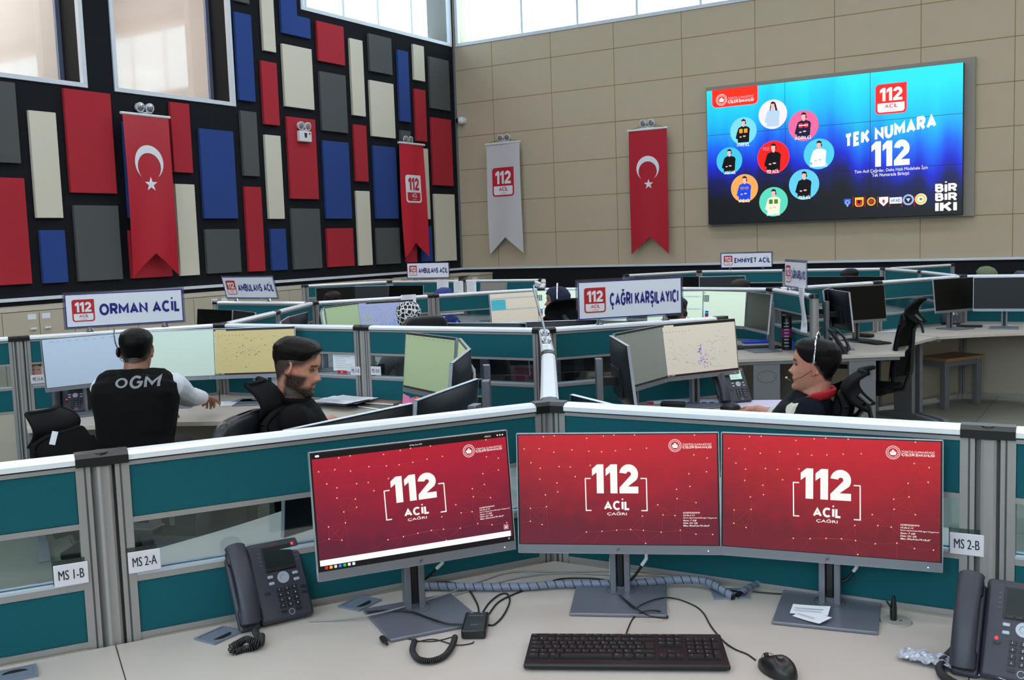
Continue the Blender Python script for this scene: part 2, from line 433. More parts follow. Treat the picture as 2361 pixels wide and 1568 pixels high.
# windows: frames, glass, rooms behind
def winframe(mb, axis, pl, a0, a1, z0, z1, w=0.055, d=0.05, proud=0.02):
    for (b0, b1, y0, y1) in ((a0, a1, z0, z0 + w), (a0, a1, z1 - w, z1), (a0, a0 + w, z0 + w, z1 - w), (a1 - w, a1, z0 + w, z1 - w)):
        if axis == 'x': mb.box(pl - d, b0, y0, pl + proud, b1, y1)
        else: mb.box(b0, pl - proud, y0, b1, pl + d, y1)
for i, (a0, a1) in enumerate((W1, W2)):
    fr = MB(M_WTRIM); winframe(fr, 'x', XL, a0, a1, WZ0, WZ1)
    w = struct(fr.build('window_%d' % (i + 1), bevel=0.004))
    rv = MB(M_DGROOVE)   # dark reveal lining
    rv.box(XL - T, a0, WZ0, XL - 0.051, a0 + 0.012, WZ1); rv.box(XL - T, a1 - 0.012, WZ0, XL - 0.051, a1, WZ1); rv.box(XL - T, a0, WZ0, XL - 0.051, a1, WZ0 + 0.012)
    rv.build('reveal', w)
    mu = MB(mat('blue_grey_mullion', (126, 140, 172), 0.35, 0.4)); mu.box(XL - 0.44, a1 - 0.07, WZ0, XL - 0.40, a1 - 0.012, WZ1); mu.box(XL - 0.44, a0, WZ0 + .012, XL - 0.40, a1, WZ0 + 0.03); mu.build('inner_frame', w)
    g = MB(glass_mat('window_glass', (235, 235, 232), 0.07)); g.box(XL - 0.425, a0 + 0.01, WZ0 + 0.03, XL - 0.42, a1 - 0.07, WZ1); g.build('pane', w)
# room behind the interior windows, standing in for the reflection in their glass
M_ROOM = mat('office_wall_paint', (202, 198, 196), 0.9)
m = MB(M_ROOM)
m.box(XL - 4.2, 3.0, WZ0 - 1.0, XL - 4.1, 11.5, 7.0); m.box(XL - 4.2, 2.9, WZ0 - 1.0, XL - T, 3.0, 7.0); m.box(XL - 4.2, 11.4, WZ0 - 1.0, XL - T, 11.5, 7.0)
m.box(XL - 4.2, 3.0, WZ0 - 1.1, XL - T, 11.5, WZ0 - 1.0); m.box(XL - 4.2, 3.0, 6.9, XL - T, 11.5, 7.0)
m.box(XL - 2.2, 8.1, WZ0 - 1.0, XL - T, 8.2, 7.0)
m.use(mat('salmon_reflection', (226, 176, 158), 0.9)); m.box(XL - 4.1, 9.4, WZ0 - 1.0, XL - 4.05, 10.6, 6.9); m.box(XL - 4.1, 6.9, WZ0 - 1.0, XL - 4.05, 7.6, 6.9)  # pink glow reflected in the panes, put into the colour of these strips
struct(m.build('wall_office'))
# clerestories
cf = MB(M_WTRIM); winframe(cf, 'x', XL, CL0, YB - 0.06, SILL - .04, WT, w=0.06)
w3 = struct(cf.build('window_3', bevel=0.004))
mu = MB(M_WTRIM)
for y in (12.35, 13.25, 14.15, 15.1): mu.box(XL - T - 0.03, y - 0.012, SILL, XL - T, y + 0.012, WT)
mu.build('mullion', w3)
g = MB(M_GLASS); g.box(XL - T - 0.02, CL0, SILL, XL - T - 0.015, YB - 0.06, WT); g.build('pane', w3)
rv = MB(mat('grey_plaster_reveal', (135, 133, 128), 0.9, bump=0.5, bscale=25)); rv.box(XL - T, YB - 0.09, SILL, XL - .051, YB - 0.06, WT); rv.build('reveal', w3)
cf = MB(M_WTRIM); winframe(cf, 'y', YB, XL + 0.06, XR - 0.1, SILL - .04, WT, w=0.06)
w4 = struct(cf.build('window_4', bevel=0.004))
mu = MB(M_WTRIM)
for k in range(16):
    x = -9.36 + 1.1 * k
    if x < XR: mu.box(x - 0.018, YB + 0.02, SILL, x + 0.018, YB + 0.05, WT)
mu.build('mullion', w4)
g = MB(M_GLASS); g.box(XL + 0.06, YB + T - 0.02, SILL, XR, YB + T - 0.015, WT); g.build('pane', w4)
rv = MB(M_WARM); rv.box(XL + 0.03, YB + 0.051, SILL, XL + 0.06, YB + T, WT); rv.build('reveal', w4)

# coloured felt panels on the left wall, measured on their front plane
PC = {'g': (mat('grey_felt_panel', (84, 86, 88), 0.95, var=0.18, vscale=200, bump=0.4, bscale=600), 'dark grey'),
      'c': (mat('cream_felt_panel', (220, 212, 194), 0.9, var=0.03, vscale=200, bump=0.25, bscale=600), 'cream'),
      'r': (mat('red_felt_panel', (178, 34, 50), 0.9, var=0.10, vscale=200, bump=0.3, bscale=600), 'red'),
      'b': (mat('blue_felt_panel', (38, 68, 138), 0.95, var=0.14, vscale=200, bump=0.4, bscale=600), 'blue')}
PX = XL + 0.05
PAN = [
 ('g', (-30, 183), (49.4, 376.7), 'at the left edge of the photo under the first window'),
 ('c', (66.6, 253.7), (147, 502.5), 'narrow, tall, left of the big red one'),
 ('r', (147, 203), (271, 446.8), 'wide, just below the corner of the first window'),
 ('r', (-22, 408), (75.3, 654), 'at the left edge of the photo, low on the wall'),
 ('b', (92.5, 531), (158.9, 650.4), 'small, low on the wall above the forest emergency sign'),
 ('g', (170.6, 473), (284.7, 643.5), 'wide, low on the wall left of the crescent banner'),
 ('r', (298, 531), (398.7, 637), 'half hidden behind the tails of the crescent banner'),
 ('b', (284, 280), (372, 503), 'almost wholly hidden behind the crescent banner'),
 ('r', (392.3, 234.6), (446.3, 399), 'narrow, directly right of the top of the crescent banner'),
 ('c', (404.3, 423.8), (461.7, 633.9), 'narrow, directly right of the lower half of the crescent banner'),
 ('b', (459.8, 295.5), (550, 504), 'large, under the corner of the second window'),
 ('g', (473.9, 528.7), (558, 627), 'squarish, under the large blue one below the second window'),
 ('b', (540.9, 26), (590.3, 235.3), 'tall and narrow, beside the frame of the second window'),
 ('g', (536, -60), (576, 9.2), 'cut off by the photo top beside the second window'),
 ('g', (554.7, 254.4), (600, 407), 'narrow, right of the large blue one'),
 ('r', (564.3, 430), (613.2, 624.7), 'narrow, low on the wall above the first ambulance sign'),
 ('c', (599.4, -60), (637.3, 121.2), 'tall, running out of the top of the photo'),
 ('r', (602.2, 139), (646, 289.7), 'narrow, under the cream one that runs out of the photo'),
 ('c', (611, 310), (657.5, 504.8), 'narrow, left of the red one that holds the emergency lamp'),
 ('b', (624.2, 527.8), (664.2, 622), 'small and low, left of the wide low grey one'),
 ('c', (651, 99.9), (725.9, 253.7), 'wide, above the red one with the lamp'),
 ('r', (661.4, 268), (736.4, 459.8), 'large, with the twin emergency lamp fixed to it'),
 ('g', (671.8, 480.5), (744.4, 618), 'wide, under the red one that holds the emergency lamp'),
 ('r', (730.5, 47), (796.6, 151.5), 'squarish, high up just under the clerestory'),
 ('g', (737, 163.5), (803.5, 307.2), 'under the high squarish red one'),
 ('b', (744.6, 323.4), (812.7, 504.4), 'large, right of the red one that holds the lamp'),
 ('r', (754, 526.6), (818.3, 612.8), 'squarish, low on the wall under the large blue one'),
 ('c', (806.7, 87.3), (844.2, 269), 'tall and narrow, just under the clerestory'),
 ('r', (816, 286.5), (850.8, 419.2), 'narrow, under the very tall cream one'),
 ('c', (822, 439.8), (860.4, 611), 'narrow, low, right of the low squarish red one'),
 ('g', (850, 76.2), (906, 173.3), 'squarish, high under the clerestory'),
 ('c', (852.9, 184), (913, 319.6), 'broad, under the high squarish grey one'),
 ('b', (861, 335), (920.7, 504.4), 'large, directly left of the red 112 banner'),
 ('g', (868.2, 525.5), (925, 607.2), 'squarish, low, left of the red 112 banner tails'),
 ('b', (916.5, 113.7), (948.2, 282.4), 'tall and narrow, above the red 112 banner'),
 ('g', (923.9, 299.6), (951, 400), 'behind the lamp over the red 112 banner'),
 ('c', (952.6, 101), (980.8, 188.3), 'small and narrow, high up near the corner'),
 ('r', (956.2, 203.9), (986, 327.2), 'narrow, above and right of the red 112 banner'),
 ('c', (955, 340), (993.7, 505.3), 'mostly hidden behind the red 112 banner'),
 ('b', (972, 522), (998.7, 602), 'low, peeping out right of the red 112 banner'),
 ('r', (936, 520), (963, 605.3), 'showing between the tails of the red 112 banner'),
 ('g', (989.5, 129.7), (1039.3, 256), 'highest one next to the room corner'),
 ('r', (994.5, 269.8), (1046.4, 429), 'next to the room corner at mid height'),
 ('c', (1001.5, 446.8), (1054, 600.3), 'low next to the room corner'),
]
for (k, a, b_, d) in PAN:
    p = at_x(a[0], a[1], PX); q = at_x(b_[0], b_[1], PX)
    mm, cn = PC[k]
    m = MB(mm); m.box(0, 0, 0, 0.045, q.y - p.y, p.z - q.z)
    o = m.build('acoustic_panel', bevel=0.004); o.location = (XL + 0.003, p.y, q.z)
    tag(o, '%s felt wall panel, %s' % (cn, d), 'wall panel', 'coloured felt panels on the dark wall')
# the L-shaped blue one under the clerestory corner
p0 = at_x(647.6, -60, PX); p1 = at_x(651, 75.8, PX); p2 = at_x(717.4, 89.5, PX); p3 = at_x(715.8, 43.6, PX); p4 = at_x(685.7, 35.6, PX)
zb = (p1.z + p2.z) / 2; zn = (p3.z + p4.z) / 2
m = MB(PC['b'][0]); Mx = Matrix(((0, 0, 1, XL + 0.003), (1, 0, 0, 0), (0, 1, 0, 0), (0, 0, 0, 1)))
m.prism([(p1.y, zb), (p2.y, zb), (p2.y, zn), (p4.y, zn), (p4.y, p0.z), (p1.y, p0.z)], 0, 0.045, Mx)
tag(m.build('acoustic_panel', bevel=0.004), 'blue felt wall panel, L-shaped around the corner of the clerestory', 'wall panel', 'coloured felt panels on the dark wall')

# ------------------------------------------------------------------ logo and banners
def logo112(m, u0, v0, u1, v1, w, red, white, inv=False, dw=0.001):
    # red rounded tile with white 112 above a white field reading ACIL
    a, b_ = (white, red) if inv else (red, white)
    W_, H_ = u1 - u0, v1 - v0; r = 0.12 * W_
    m.use(a); m.rrect(u0, v0, u1, v1, r, w, skip=(1,))
    if inv:
        m.use(b_); m.rrect(u0 + .07 * W_, v0 + .06 * H_, u1 - .07 * W_, v0 + .37 * H_, r * .7, w + dw, skip=(1, 2))
        m.text('112', u0 + .16 * W_, v0 + .45 * H_, u1 - .13 * W_, v0 + .90 * H_, w + dw, 0.035)
        m.use(a); m.text('ACİL', u0 + .34 * W_, v0 + .19 * H_, u1 - .30 * W_, v0 + .345 * H_, w + 2 * dw, 0.03)
        m.text('ÇAĞRI', u0 + .38 * W_, v0 + .09 * H_, u1 - .36 * W_, v0 + .15 * H_, w + 2 * dw)
    else:
        m.use(b_); m.rrect(u0 + .06 * W_, v0 + .05 * H_, u1 - .06 * W_, v0 + .36 * H_, r * .7, w + dw, skip=(1, 2))
        m.text('112', u0 + .14 * W_, v0 + .43 * H_, u1 - .13 * W_, v0 + .88 * H_, w + dw, 0.035)
        m.use(a); m.text('ACİL', u0 + .30 * W_, v0 + .185 * H_, u1 - .28 * W_, v0 + .325 * H_, w + 2 * dw, 0.03)
        m.text('ÇAĞRI', u0 + .38 * W_, v0 + .08 * H_, u1 - .36 * W_, v0 + .14 * H_, w + 2 * dw)

def crescent_star(m, c, r, w, star, sr, tilt=0.0):
    # crescent opening downwards
    n = 40; pts = []
    oc = (c[0], c[1] - 0.25 * r); ir = 0.80 * r
    d = 0.25 * r; yi = (r * r - ir * ir + d * d) / (2 * d)   # intersection height below centre
    a0 = math.acos(min(1, yi / r)); 
    for i in range(n + 1):
        a = -PI / 2 + a0 + (2 * PI - 2 * a0) * i / n; pts.append((c[0] + r * math.cos(a), c[1] + r * math.sin(a)))
    b0 = math.acos(max(-1, min(1, (yi - d) / ir)))
    q = []
    for i in range(n + 1):
        a = -PI / 2 + b0 + (2 * PI - 2 * b0) * i / n; q.append((oc[0] + ir * math.cos(a), oc[1] + ir * math.sin(a)))
    for i in range(n): m.P2([pts[i], pts[i + 1], q[i + 1], q[i]], w)
    st = []
    for i in range(10):
        a = PI / 2 + PI * i / 5 + tilt; rr = sr if i % 2 == 0 else sr * 0.39
        st.append((star[0] + rr * math.cos(a), star[1] + rr * math.sin(a)))
    m.add([(star[0], -w, star[1])] + [(p[0], -w, p[1]) for p in st], [(0, 1 + i, 1 + (i + 1) % 10) for i in range(10)])

def banner(label, loc, rotz, W_, Hh, notch, cloth, art, amp=0.012, seed=1.0, tails=(0, 0)):
    t = thing('banner', label, 'banner', loc, rotz)
    def f(p):   # hanging folds
        u, v = p.x / W_ + .5, -p.z / Hh
        d = amp * (0.5 + v) * math.sin(u * 7.5 + seed * 2 + v * 2.2) + amp * 0.6 * math.sin(u * 3 + v * 5 + seed)
        tw = 0.012 * v * math.sin(3.1 * v + seed)
        return Vector((p.x + tw, p.y - d - 0.02 * v, p.z))
    def bot(u):
        k = abs(u * 2 - 1); e = tails[0] if u < .5 else tails[1]
        return Hh + e * k - notch * (1 - k)
    m = MB(cloth); m.xf = f
    nv = 46
    m.grid(lambda a, b_: Vector(((a - .5) * W_, 0, -bot(a) * b_)), 20, nv)
    m.build('cloth', t, smooth=True, angle=80)
    a = MB(); art(a); o = a.build('print', t); drape(o, f)
    rod = MB(M_WHITE); rod.tube([(-W_ / 2 - 0.02, 0, 0.012), (W_ / 2 + 0.02, 0, 0.012)], 0.018, 10); rod.build('rod', t, smooth=True)
    st = MB(M_BLACK); st.tube([(-W_ / 2 + .02, 0, 0.02), (0, 0.03, 0.10), (W_ / 2 - .02, 0, 0.02)], 0.003, 6); st.build('hanging_cord', t)
    return t
M_RSAT = mat('red_satin', (186, 14, 38), 0.42, sheen=0.0, bump=0.15, bscale=30)
M_RCLOTH = mat('crimson_cloth', (186, 18, 44), 0.7, bump=0.2, bscale=40)
M_RCL2 = mat('signal_red_cloth', (204, 26, 50), 0.75, bump=0.2, bscale=40)
M_WCL = mat('white_cloth', (206, 202, 206), 0.75, bump=0.2, bscale=40)
RW = facing(0)     # flat art on the left wall looks towards +x
def uvL(px, py, X=XL + 0.16): p = at_x(px, py, X); return p
# left wall, crescent banner
X1 = XL + 0.17
a = uvL(281, 262, X1); b2 = uvL(388, 268, X1); lo = uvL(311, 638, X1); ro = uvL(414, 635, X1); ap = uvL(354, 583, X1)
cc = uvL(342.4, 375, X1); sc = uvL(347.5, 425, X1)
Wd = b2.y - a.y; Ht = a.z - (lo.z + ro.z) / 2; mid = (a.y + b2.y) / 2
banner('red satin banner with white crescent and star, hanging on the dark felt wall', (X1, mid, a.z), RW, Wd, Ht, ap.z - lo.z, M_RSAT,
       lambda m: (m.use(M_WHP), crescent_star(m, (cc.y - mid, cc.z - a.z), 0.215, 0.004, (sc.y - mid, sc.z - a.z), 0.095)), 0.010, 0.6)
# red 112 banner
X2 = XL + 0.15
a2 = uvL(920, 330, X2); b3 = uvL(977, 338, X2); lo = uvL(932.6, 594.8, X2); ap = uvL(957, 559, X2)
l0 = uvL(933.7, 404, X2); l1 = uvL(972.2, 468, X2); mid2 = (a2.y + b3.y) / 2
banner('red banner with the 112 tile, hanging on the dark felt wall near the corner', (X2, mid2, a2.z), RW, b3.y - a2.y, a2.z - lo.z, ap.z - lo.z, M_RCL2,
       lambda m: logo112(m, l0.y - mid2, l1.z - a2.z, l1.y - mid2, l0.z - a2.z + .01, 0.004, M_RCL2, M_WHP, True, 0.002), 0.014, 2.2)
RB = facing(270)
Y3 = YB - 0.15
a = at_y(1121, 335, Y3); b3 = at_y(1198, 326, Y3); lo = at_y(1127, 586, Y3); ap = at_y(1166, 547, Y3); l0 = at_y(1135, 388, Y3); l1 = at_y(1188, 451, Y3)
m3 = (a.x + b3.x) / 2; a3z = a.z; l03, l13 = l0, l1
banner('white banner with the red 112 tile, hanging on the beige back wall', (m3, Y3, a.z), RB, b3.x - a.x, a.z - lo.z, ap.z - lo.z, M_WCL,
       lambda m: logo112(m, l03.x - m3, l13.z - a3z, l13.x - m3, l03.z - a3z, 0.004, M_REDP, M_WHP, False, 0.002), 0.012, 3.9)
a = at_y(1449, 304, Y3); b3 = at_y(1537, 296, Y3); lo = at_y(1456, 587, Y3); ap = at_y(1501, 546, Y3); cc4 = at_y(1494, 388, Y3); sc4 = at_y(1496.5, 424.8, Y3)
m4 = (a.x + b3.x) / 2; a4z = a.z
banner('crimson banner with white crescent and star, hanging on the beige back wall', (m4, Y3, a.z), RB, b3.x - a.x, a.z - lo.z, ap.z - lo.z, M_RCLOTH,
       lambda m: (m.use(M_WHP), crescent_star(m, (cc4.x - m4, cc4.z - a4z), 0.20, 0.004, (sc4.x - m4, sc4.z - a4z), 0.085)), 0.008, 5.0)

# twin-head emergency lamps
def emergency(label, loc, rotz):
    t = thing('emergency_lamp', label, 'emergency lamp', loc, rotz, 'twin-head emergency lamps')
    m = MB(M_WHITE); m.box(-0.13, -0.06, -0.16, 0.13, 0.0, 0.0); m.box(-0.03, -0.06, 0, 0.03, -0.01, 0.02); m.build('housing', t, bevel=0.012)
    m = MB(M_BLACK); m.P2([(-0.032, -0.03), (-0.022, -0.10), (0.02, -0.10), (0.03, -0.03)], 0.0615); m.build('indicator_window', t)
    m = MB(M_REDP); m.disc((0.085, -0.035), 0.018, 0.0615); m.build('status_sticker', t)
    for sx in (-0.072, 0.072):
        m = MB(M_WHITE); M_ = Matrix.Translation((sx, -0.03, 0.075)) @ Matrix.Rotation(rad(100), 4, 'X') @ Matrix.Rotation(rad(0), 4, 'Y')
        m.lathe([(0.02, -0.05), (0.05, -0.035), (0.062, 0.0), (0.064, 0.02), (0.052, 0.02)], n=20, M=M_)
        h = m.build('lamp_head', t, smooth=True)
        m = MB(mat('faceted_lens', (170, 172, 176), 0.15, 0.6)); m.lathe([(0.05, 0.012), (0.05, 0.022), (0.025, 0.028), (0.0, 0.03)], n=12, M=M_); m.build('lens', h)
    return t
def lampL(px, py, label, x=XL + 0.005):
    p = at_x(px, py, x + 0.05); return emergency(label, (x, p.y, p.z), RW)
lampL(336, 262, 'twin-head emergency lamp peeking over the crescent banner on the dark wall')
lampL(703.5, 302, 'white twin-head emergency lamp fixed to the red felt panel', XL + 0.048)
lampL(942, 332, 'twin-head emergency lamp above the red 112 banner')
p = at_y(1161, 327, YB - .05); emergency('twin-head emergency lamp above the white banner on the back wall', (p.x, YB, p.z), RB)
p = at_y(1492, 294, YB - .05); emergency('twin-head emergency lamp above the crimson banner on the back wall', (p.x, YB, p.z), RB)
# dome camera
p = at_y(1065, 278, YB - .06)
t = thing('security_camera', 'white dome security camera high on the beige wall by the corner', 'camera', (p.x, YB, p.z), RB)
m = MB(M_WHITE); m.lathe([(0.06, 0), (0.06, 0.04), (0.05, 0.06)], n=20, M=Matrix.Rotation(rad(90), 4, 'X')); m.ball((0, -0.09, 0), 0.072, 20, 12); m.build('dome', t, smooth=True)
m = MB(M_BLKP); m.ball((-0.045, -0.115, 0), 0.05, 16, 10); m.build('camera_lens', t, smooth=True)

# storage lockers along the left wall and round the corner
M_LOCK = mat('cream_locker_board', (196, 182, 162), 0.55)
M_LTOP = mat('locker_top_board', (206, 194, 176), 0.5)
XC = XL + 0.47
def locker(label, loc, rotz, w, first):
    t = thing('locker', label, 'locker', loc, rotz, 'cream lockers along the walls')
    m = MB(M_LOCK); m.box(0.002, 0, 0.06, w - 0.002, 0.43, 1.09); m.build('carcass', t)
    m = MB(M_BLACK); m.box(0.01, 0.03, 0, w - 0.01, 0.42, 0.06); m.build('plinth', t)
    for k in range(2):
        h = 0.5; z0 = 0.075 + k * 0.51
        m = MB(M_LOCK); m.box(0.004, -0.02, z0, w - 0.004, -0.001, z0 + h - 0.004); d = m.build('door', t, bevel=0.0015)
        m = MB(M_WHITE); hx = w - 0.12 if first else 0.05; m.box(hx, -0.045, z0 + h - .20, hx + 0.07, -0.02, z0 + h - 0.175); m.build('handle', d, bevel=0.006)
        if k == 1:
            m = MB(M_PAPER); hx = w - 0.14 if first else 0.03; m.box(hx, -0.0225, z0 + h - 0.085, hx + 0.10, -0.0205, z0 + h - 0.025); m.build('name_card', d)
    return t
k = 0
y = 4.6
ends = at_x(926, 645, XC).y
names = []
while y + 0.42 < ends:
    locker('cream two-door locker unit under the dark wall, %s along its row from the left' % (('one two three four five six seven eight nine ten eleven twelve thirteen fourteen fifteen sixteen seventeen eighteen nineteen twenty'.split())[k]) , (XC, y, 0), RW, 0.43, k % 2 == 0)
    y += 0.43; k += 1
m = MB(M_LTOP); m.box(XL + 0.03, 4.6, 1.095, XC + 0.01, y, 1.135); tag(m.build('locker_worktop', bevel=0.003), 'long cream top board running over the lockers along the dark wall', 'worktop')
yy = y + 0.35; k2 = 0
while yy + 0.43 < YB - 0.5:
    locker('cream two-door locker unit beyond the gap, close to the room corner' if k2 == 0 else 'cream two-door locker unit in the far row, position %s past the gap' % ('one two three four five'.split()[k2]), (XC, yy, 0), RW, 0.43, k2 % 2 == 0); yy += 0.43; k2 += 1
xe = at_y(1105, 620, YB - .47).x
locker('cream locker against the back wall just right of the corner', (xe - 0.55, YB - 0.47, 0), RB + 0, 0.55, True)
m = MB(M_LTOP); m.box(XL + 0.03, y + 0.35, 1.095, XC + 0.01, YB - .03, 1.135); m.box(XC + 0.01, YB - 0.48, 1.095, xe, YB - 0.03, 1.135)
tag(m.build('locker_worktop', bevel=0.003), 'cream top board over the lockers turning the far corner', 'worktop')
# ------------------------------------------------------------------ video wall
YV = YB - 0.16
tl = at_y(1629, 211, YV); br_ = at_y(2218, 493, YV); tr = at_y(2222, 142, YV)
VX0, VX1 = tl.x, (br_.x + tr.x) / 2; VZ1, VZ0 = (tl.z + tr.z) / 2, (br_.z + at_y(1634, 518, YV).z) / 2
VW, VH = VX1 - VX0, VZ1 - VZ0
def V(px, py):
    p = at_y(px, py, YV); return (p.x - VX0, p.z - VZ0)
vw = thing('video_wall', 'large lit video wall of nine screens on the beige back wall', 'video wall', (VX0, YV, VZ0), 0)
m = MB(mat('video_wall_case', (40, 42, 52), 0.5)); m.box(0, 0.0, 0, VW, 0.10, VH); m.build('case', vw, bevel=0.003)
m = MB(mat('video_wall_surround', (150, 142, 134), 0.7)); m.box(-0.05, 0.10, -0.03, VW + 0.14, 0.16, VH + 0.07); m.build('mounting_frame', vw)
mv = bpy.data.materials.new('video_picture'); mv.use_nodes = True
nt = mv.node_tree; b = nt.nodes['Principled BSDF']; b.inputs['Base Color'].default_value = (.003, .003, .004, 1); b.inputs['Roughness'].default_value = .4
tc = nt.nodes.new('ShaderNodeTexCoord'); sx = nt.nodes.new('ShaderNodeSeparateXYZ'); nt.links.new(tc.outputs['Object'], sx.inputs[0])
def mth(op, a, b_=None):
    n = nt.nodes.new('ShaderNodeMath'); n.operation = op
    for i, v in enumerate((a, b_)):
        if v is None: continue
        if hasattr(v, 'is_output'): nt.links.new(v, n.inputs[i])
        else: n.inputs[i].default_value = v
    return n.outputs[0]
X, Z = sx.outputs[0], sx.outputs[2]
mp = nt.nodes.new('ShaderNodeMapping'); mp.inputs['Rotation'].default_value = (0, rad(38), 0); mp.inputs['Scale'].default_value = (1.6, 1, 0.18)
nt.links.new(tc.outputs['Object'], mp.inputs[0]); nz = nt.nodes.new('ShaderNodeTexNoise'); nz.inputs['Scale'].default_value = 1.7; nz.inputs['Detail'].default_value = 2
nt.links.new(mp.outputs[0], nz.inputs['Vector'])
# height bent like a swoosh: brighter to the right and left, dark in the lower middle
xm = mth('DIVIDE', X, VW)
c1 = mth('MULTIPLY', mth('SINE', mth('MULTIPLY', xm, 5.2)), 0.10)
ray_ = mth('MULTIPLY', mth('SUBTRACT', nz.outputs[0], 0.5), 0.42)
hh = mth('ADD', mth('ADD', mth('DIVIDE', Z, VH), ray_), mth('MULTIPLY', c1, -0.6))
cr = nt.nodes.new('ShaderNodeValToRGB'); e = cr.color_ramp.elements
e[0].position = 0.16; e[0].color = col(4, 5, 14); e[1].position = 0.98; e[1].color = col(26, 240, 255)
for ps, c in ((0.29, (6, 12, 96)), (0.40, (6, 32, 216)), (0.53, (2, 104, 250)), (0.70, (0, 186, 250)), (0.86, (10, 220, 255))):
    q = e.new(ps); q.color = col(*c)
nt.links.new(hh, cr.inputs[0]); nt.links.new(cr.outputs[0], b.inputs['Emission Color']); b.inputs['Emission Strength'].default_value = 1.0
m = MB(mv)
for i in range(3):
    for j in range(3):
        m.box(VW * i / 3 + .003, -0.003, VH * j / 3 + .003, VW * (i + 1) / 3 - .003, 0.0, VH * (j + 1) / 3 - .003)
sc = m.build('picture', vw)
E1 = emit; g = MB()
wt = emit(255, 250, 252, 1.15)
L1w, L2w, L3w, L4w = 0.006, 0.009, 0.012, 0.015
# red header tab
a = V(1643, 212); c = V(1747, 240); u0, v0 = V(1643, 249)[0], V(1643, 249)[1]; u1 = V(1747, 240)[0]
g.use(emit(255, 150, 190)); g.rrect(u0 - .01, v0 - .01, u1 + .01, VH, .07, L1w, skip=(1, 2))
g.use(emit(255, 48, 22)); g.rrect(u0, v0, u1, VH, .065, L2w, skip=(1, 2))
def emblem(g, c, r, w, col_, bg=None, dw=0.002):
    g.use(col_); g.ring(c, r * .93, r, w); g.ring(c, r * .66, r * .72, w)
    for i in range(16):
        a = 2 * PI * i / 16; p = (c[0] + r * .82 * math.cos(a), c[1] + r * .82 * math.sin(a)); g.disc(p, r * .055, w, 6)
    g.disc((c[0], c[1] + r * .22), r * .19, w, 14)
    g.P2([(c[0] - r * .48, c[1] - r * .02), (c[0] + r * .48, c[1] - r * .02), (c[0] + r * .34, c[1] - r * .38), (c[0] - r * .34, c[1] - r * .38)], w)
    g.disc((c[0] - r * .28, c[1] - r * .02), r * .18, w, 10); g.disc((c[0] + r * .28, c[1] - r * .02), r * .18, w, 10)
pk = emit(255, 190, 214)
emblem(g, V(1664, 230.5), 0.088, L3w, wt)
t0 = V(1679, 229); t1 = V(1738, 217); g.use(pk); g.text('TÜRKİYE CUMHURİYETİ', t0[0], V(1708, 227)[1], t1[0], V(1708, 220)[1], L3w)
g.use(wt); g.text('İÇİŞLERİ BAKANLIĞI', t0[0], V(1708, 236)[1], t1[0], V(1708, 228.5)[1], L3w, 0.02)
# portraits in circles
def px2(x, y, ox, oy, s): return (ox + x / s, oy + y / s)
def person_icon(g, c, r, bgc, hair, skin, cloth, accent=None, long_hair=False, trim=None, border=None):
    if border: g.use(border); g.disc(c, r * 1.04, L1w)
    g.use(bgc); g.disc(c, r, L2w)
    g.use(cloth)
    g.P2([(c[0] - .42 * r, c[1] - .82 * r), (c[0] + .42 * r, c[1] - .82 * r), (c[0] + .46 * r, c[1] - .15 * r), (c[0] + .50 * r, c[1] + .12 * r), (c[0] + .40 * r, c[1] + .26 * r),
          (c[0] + .12 * r, c[1] + .36 * r), (c[0] - .08 * r, c[1] + .36 * r), (c[0] - .36 * r, c[1] + .24 * r), (c[0] - .48 * r, c[1] - .1 * r), (c[0] - .58 * r, c[1] - .48 * r), (c[0] - .42 * r, c[1] - .58 * r)], L3w)
    if accent:
        g.use(accent); g.rect(c[0] - .30 * r, c[1] - .14 * r, c[0] - .04 * r, c[1] + .16 * r, L4w); g.rect(c[0] + .06 * r, c[1] - .14 * r, c[0] + .32 * r, c[1] + .16 * r, L4w)
    if trim: g.use(trim); g.rect(c[0] - .30 * r, c[1] - .02 * r, c[0] + .32 * r, c[1] + .05 * r, L4w + .002)
    g.use(skin); g.disc((c[0] + .02 * r, c[1] + .58 * r), .15 * r, L4w, 16, .21 * r); g.rect(c[0] - .05 * r, c[1] + .30 * r, c[0] + .10 * r, c[1] + .48 * r, L4w - .001)
    g.disc((c[0] - .20 * r, c[1] - .42 * r), .09 * r, L4w, 8, .05 * r); g.disc((c[0] + .08 * r, c[1] - .38 * r), .12 * r, L4w, 8, .05 * r)
    g.use(hair); g.P2([(c[0] - .14 * r, c[1] + .62 * r), (c[0] - .12 * r, c[1] + .80 * r), (c[0] + .03 * r, c[1] + .87 * r), (c[0] + .19 * r, c[1] + .78 * r), (c[0] + .20 * r, c[1] + .56 * r), (c[0] + .13 * r, c[1] + .70 * r), (c[0] - .08 * r, c[1] + .72 * r)], L4w + .002)
    if long_hair:
        g.P2([(c[0] + .12 * r, c[1] + .7 * r), (c[0] + .22 * r, c[1] + .72 * r), (c[0] + .34 * r, c[1] + .22 * r), (c[0] + .20 * r, c[1] + .24 * r)], L4w + .002)
        g.P2([(c[0] - .14 * r, c[1] + .72 * r), (c[0] - .10 * r, c[1] + .5 * r), (c[0] - .16 * r, c[1] + .22 * r), (c[0] - .2 * r, c[1] + .3 * r)], L4w + .002)
    g.use(M_vk); g.disc((c[0] + .18 * r, c[1] + .55 * r), .045 * r, L4w + .003, 8, .08 * r)
M_vk = emit(12, 12, 20)
skn = emit(250, 196, 190); blk = emit(6, 6, 12); hair = emit(24, 22, 34)
S = 3.92
def vz(x, y): return V(1600 + x / S, 130 + y / S)
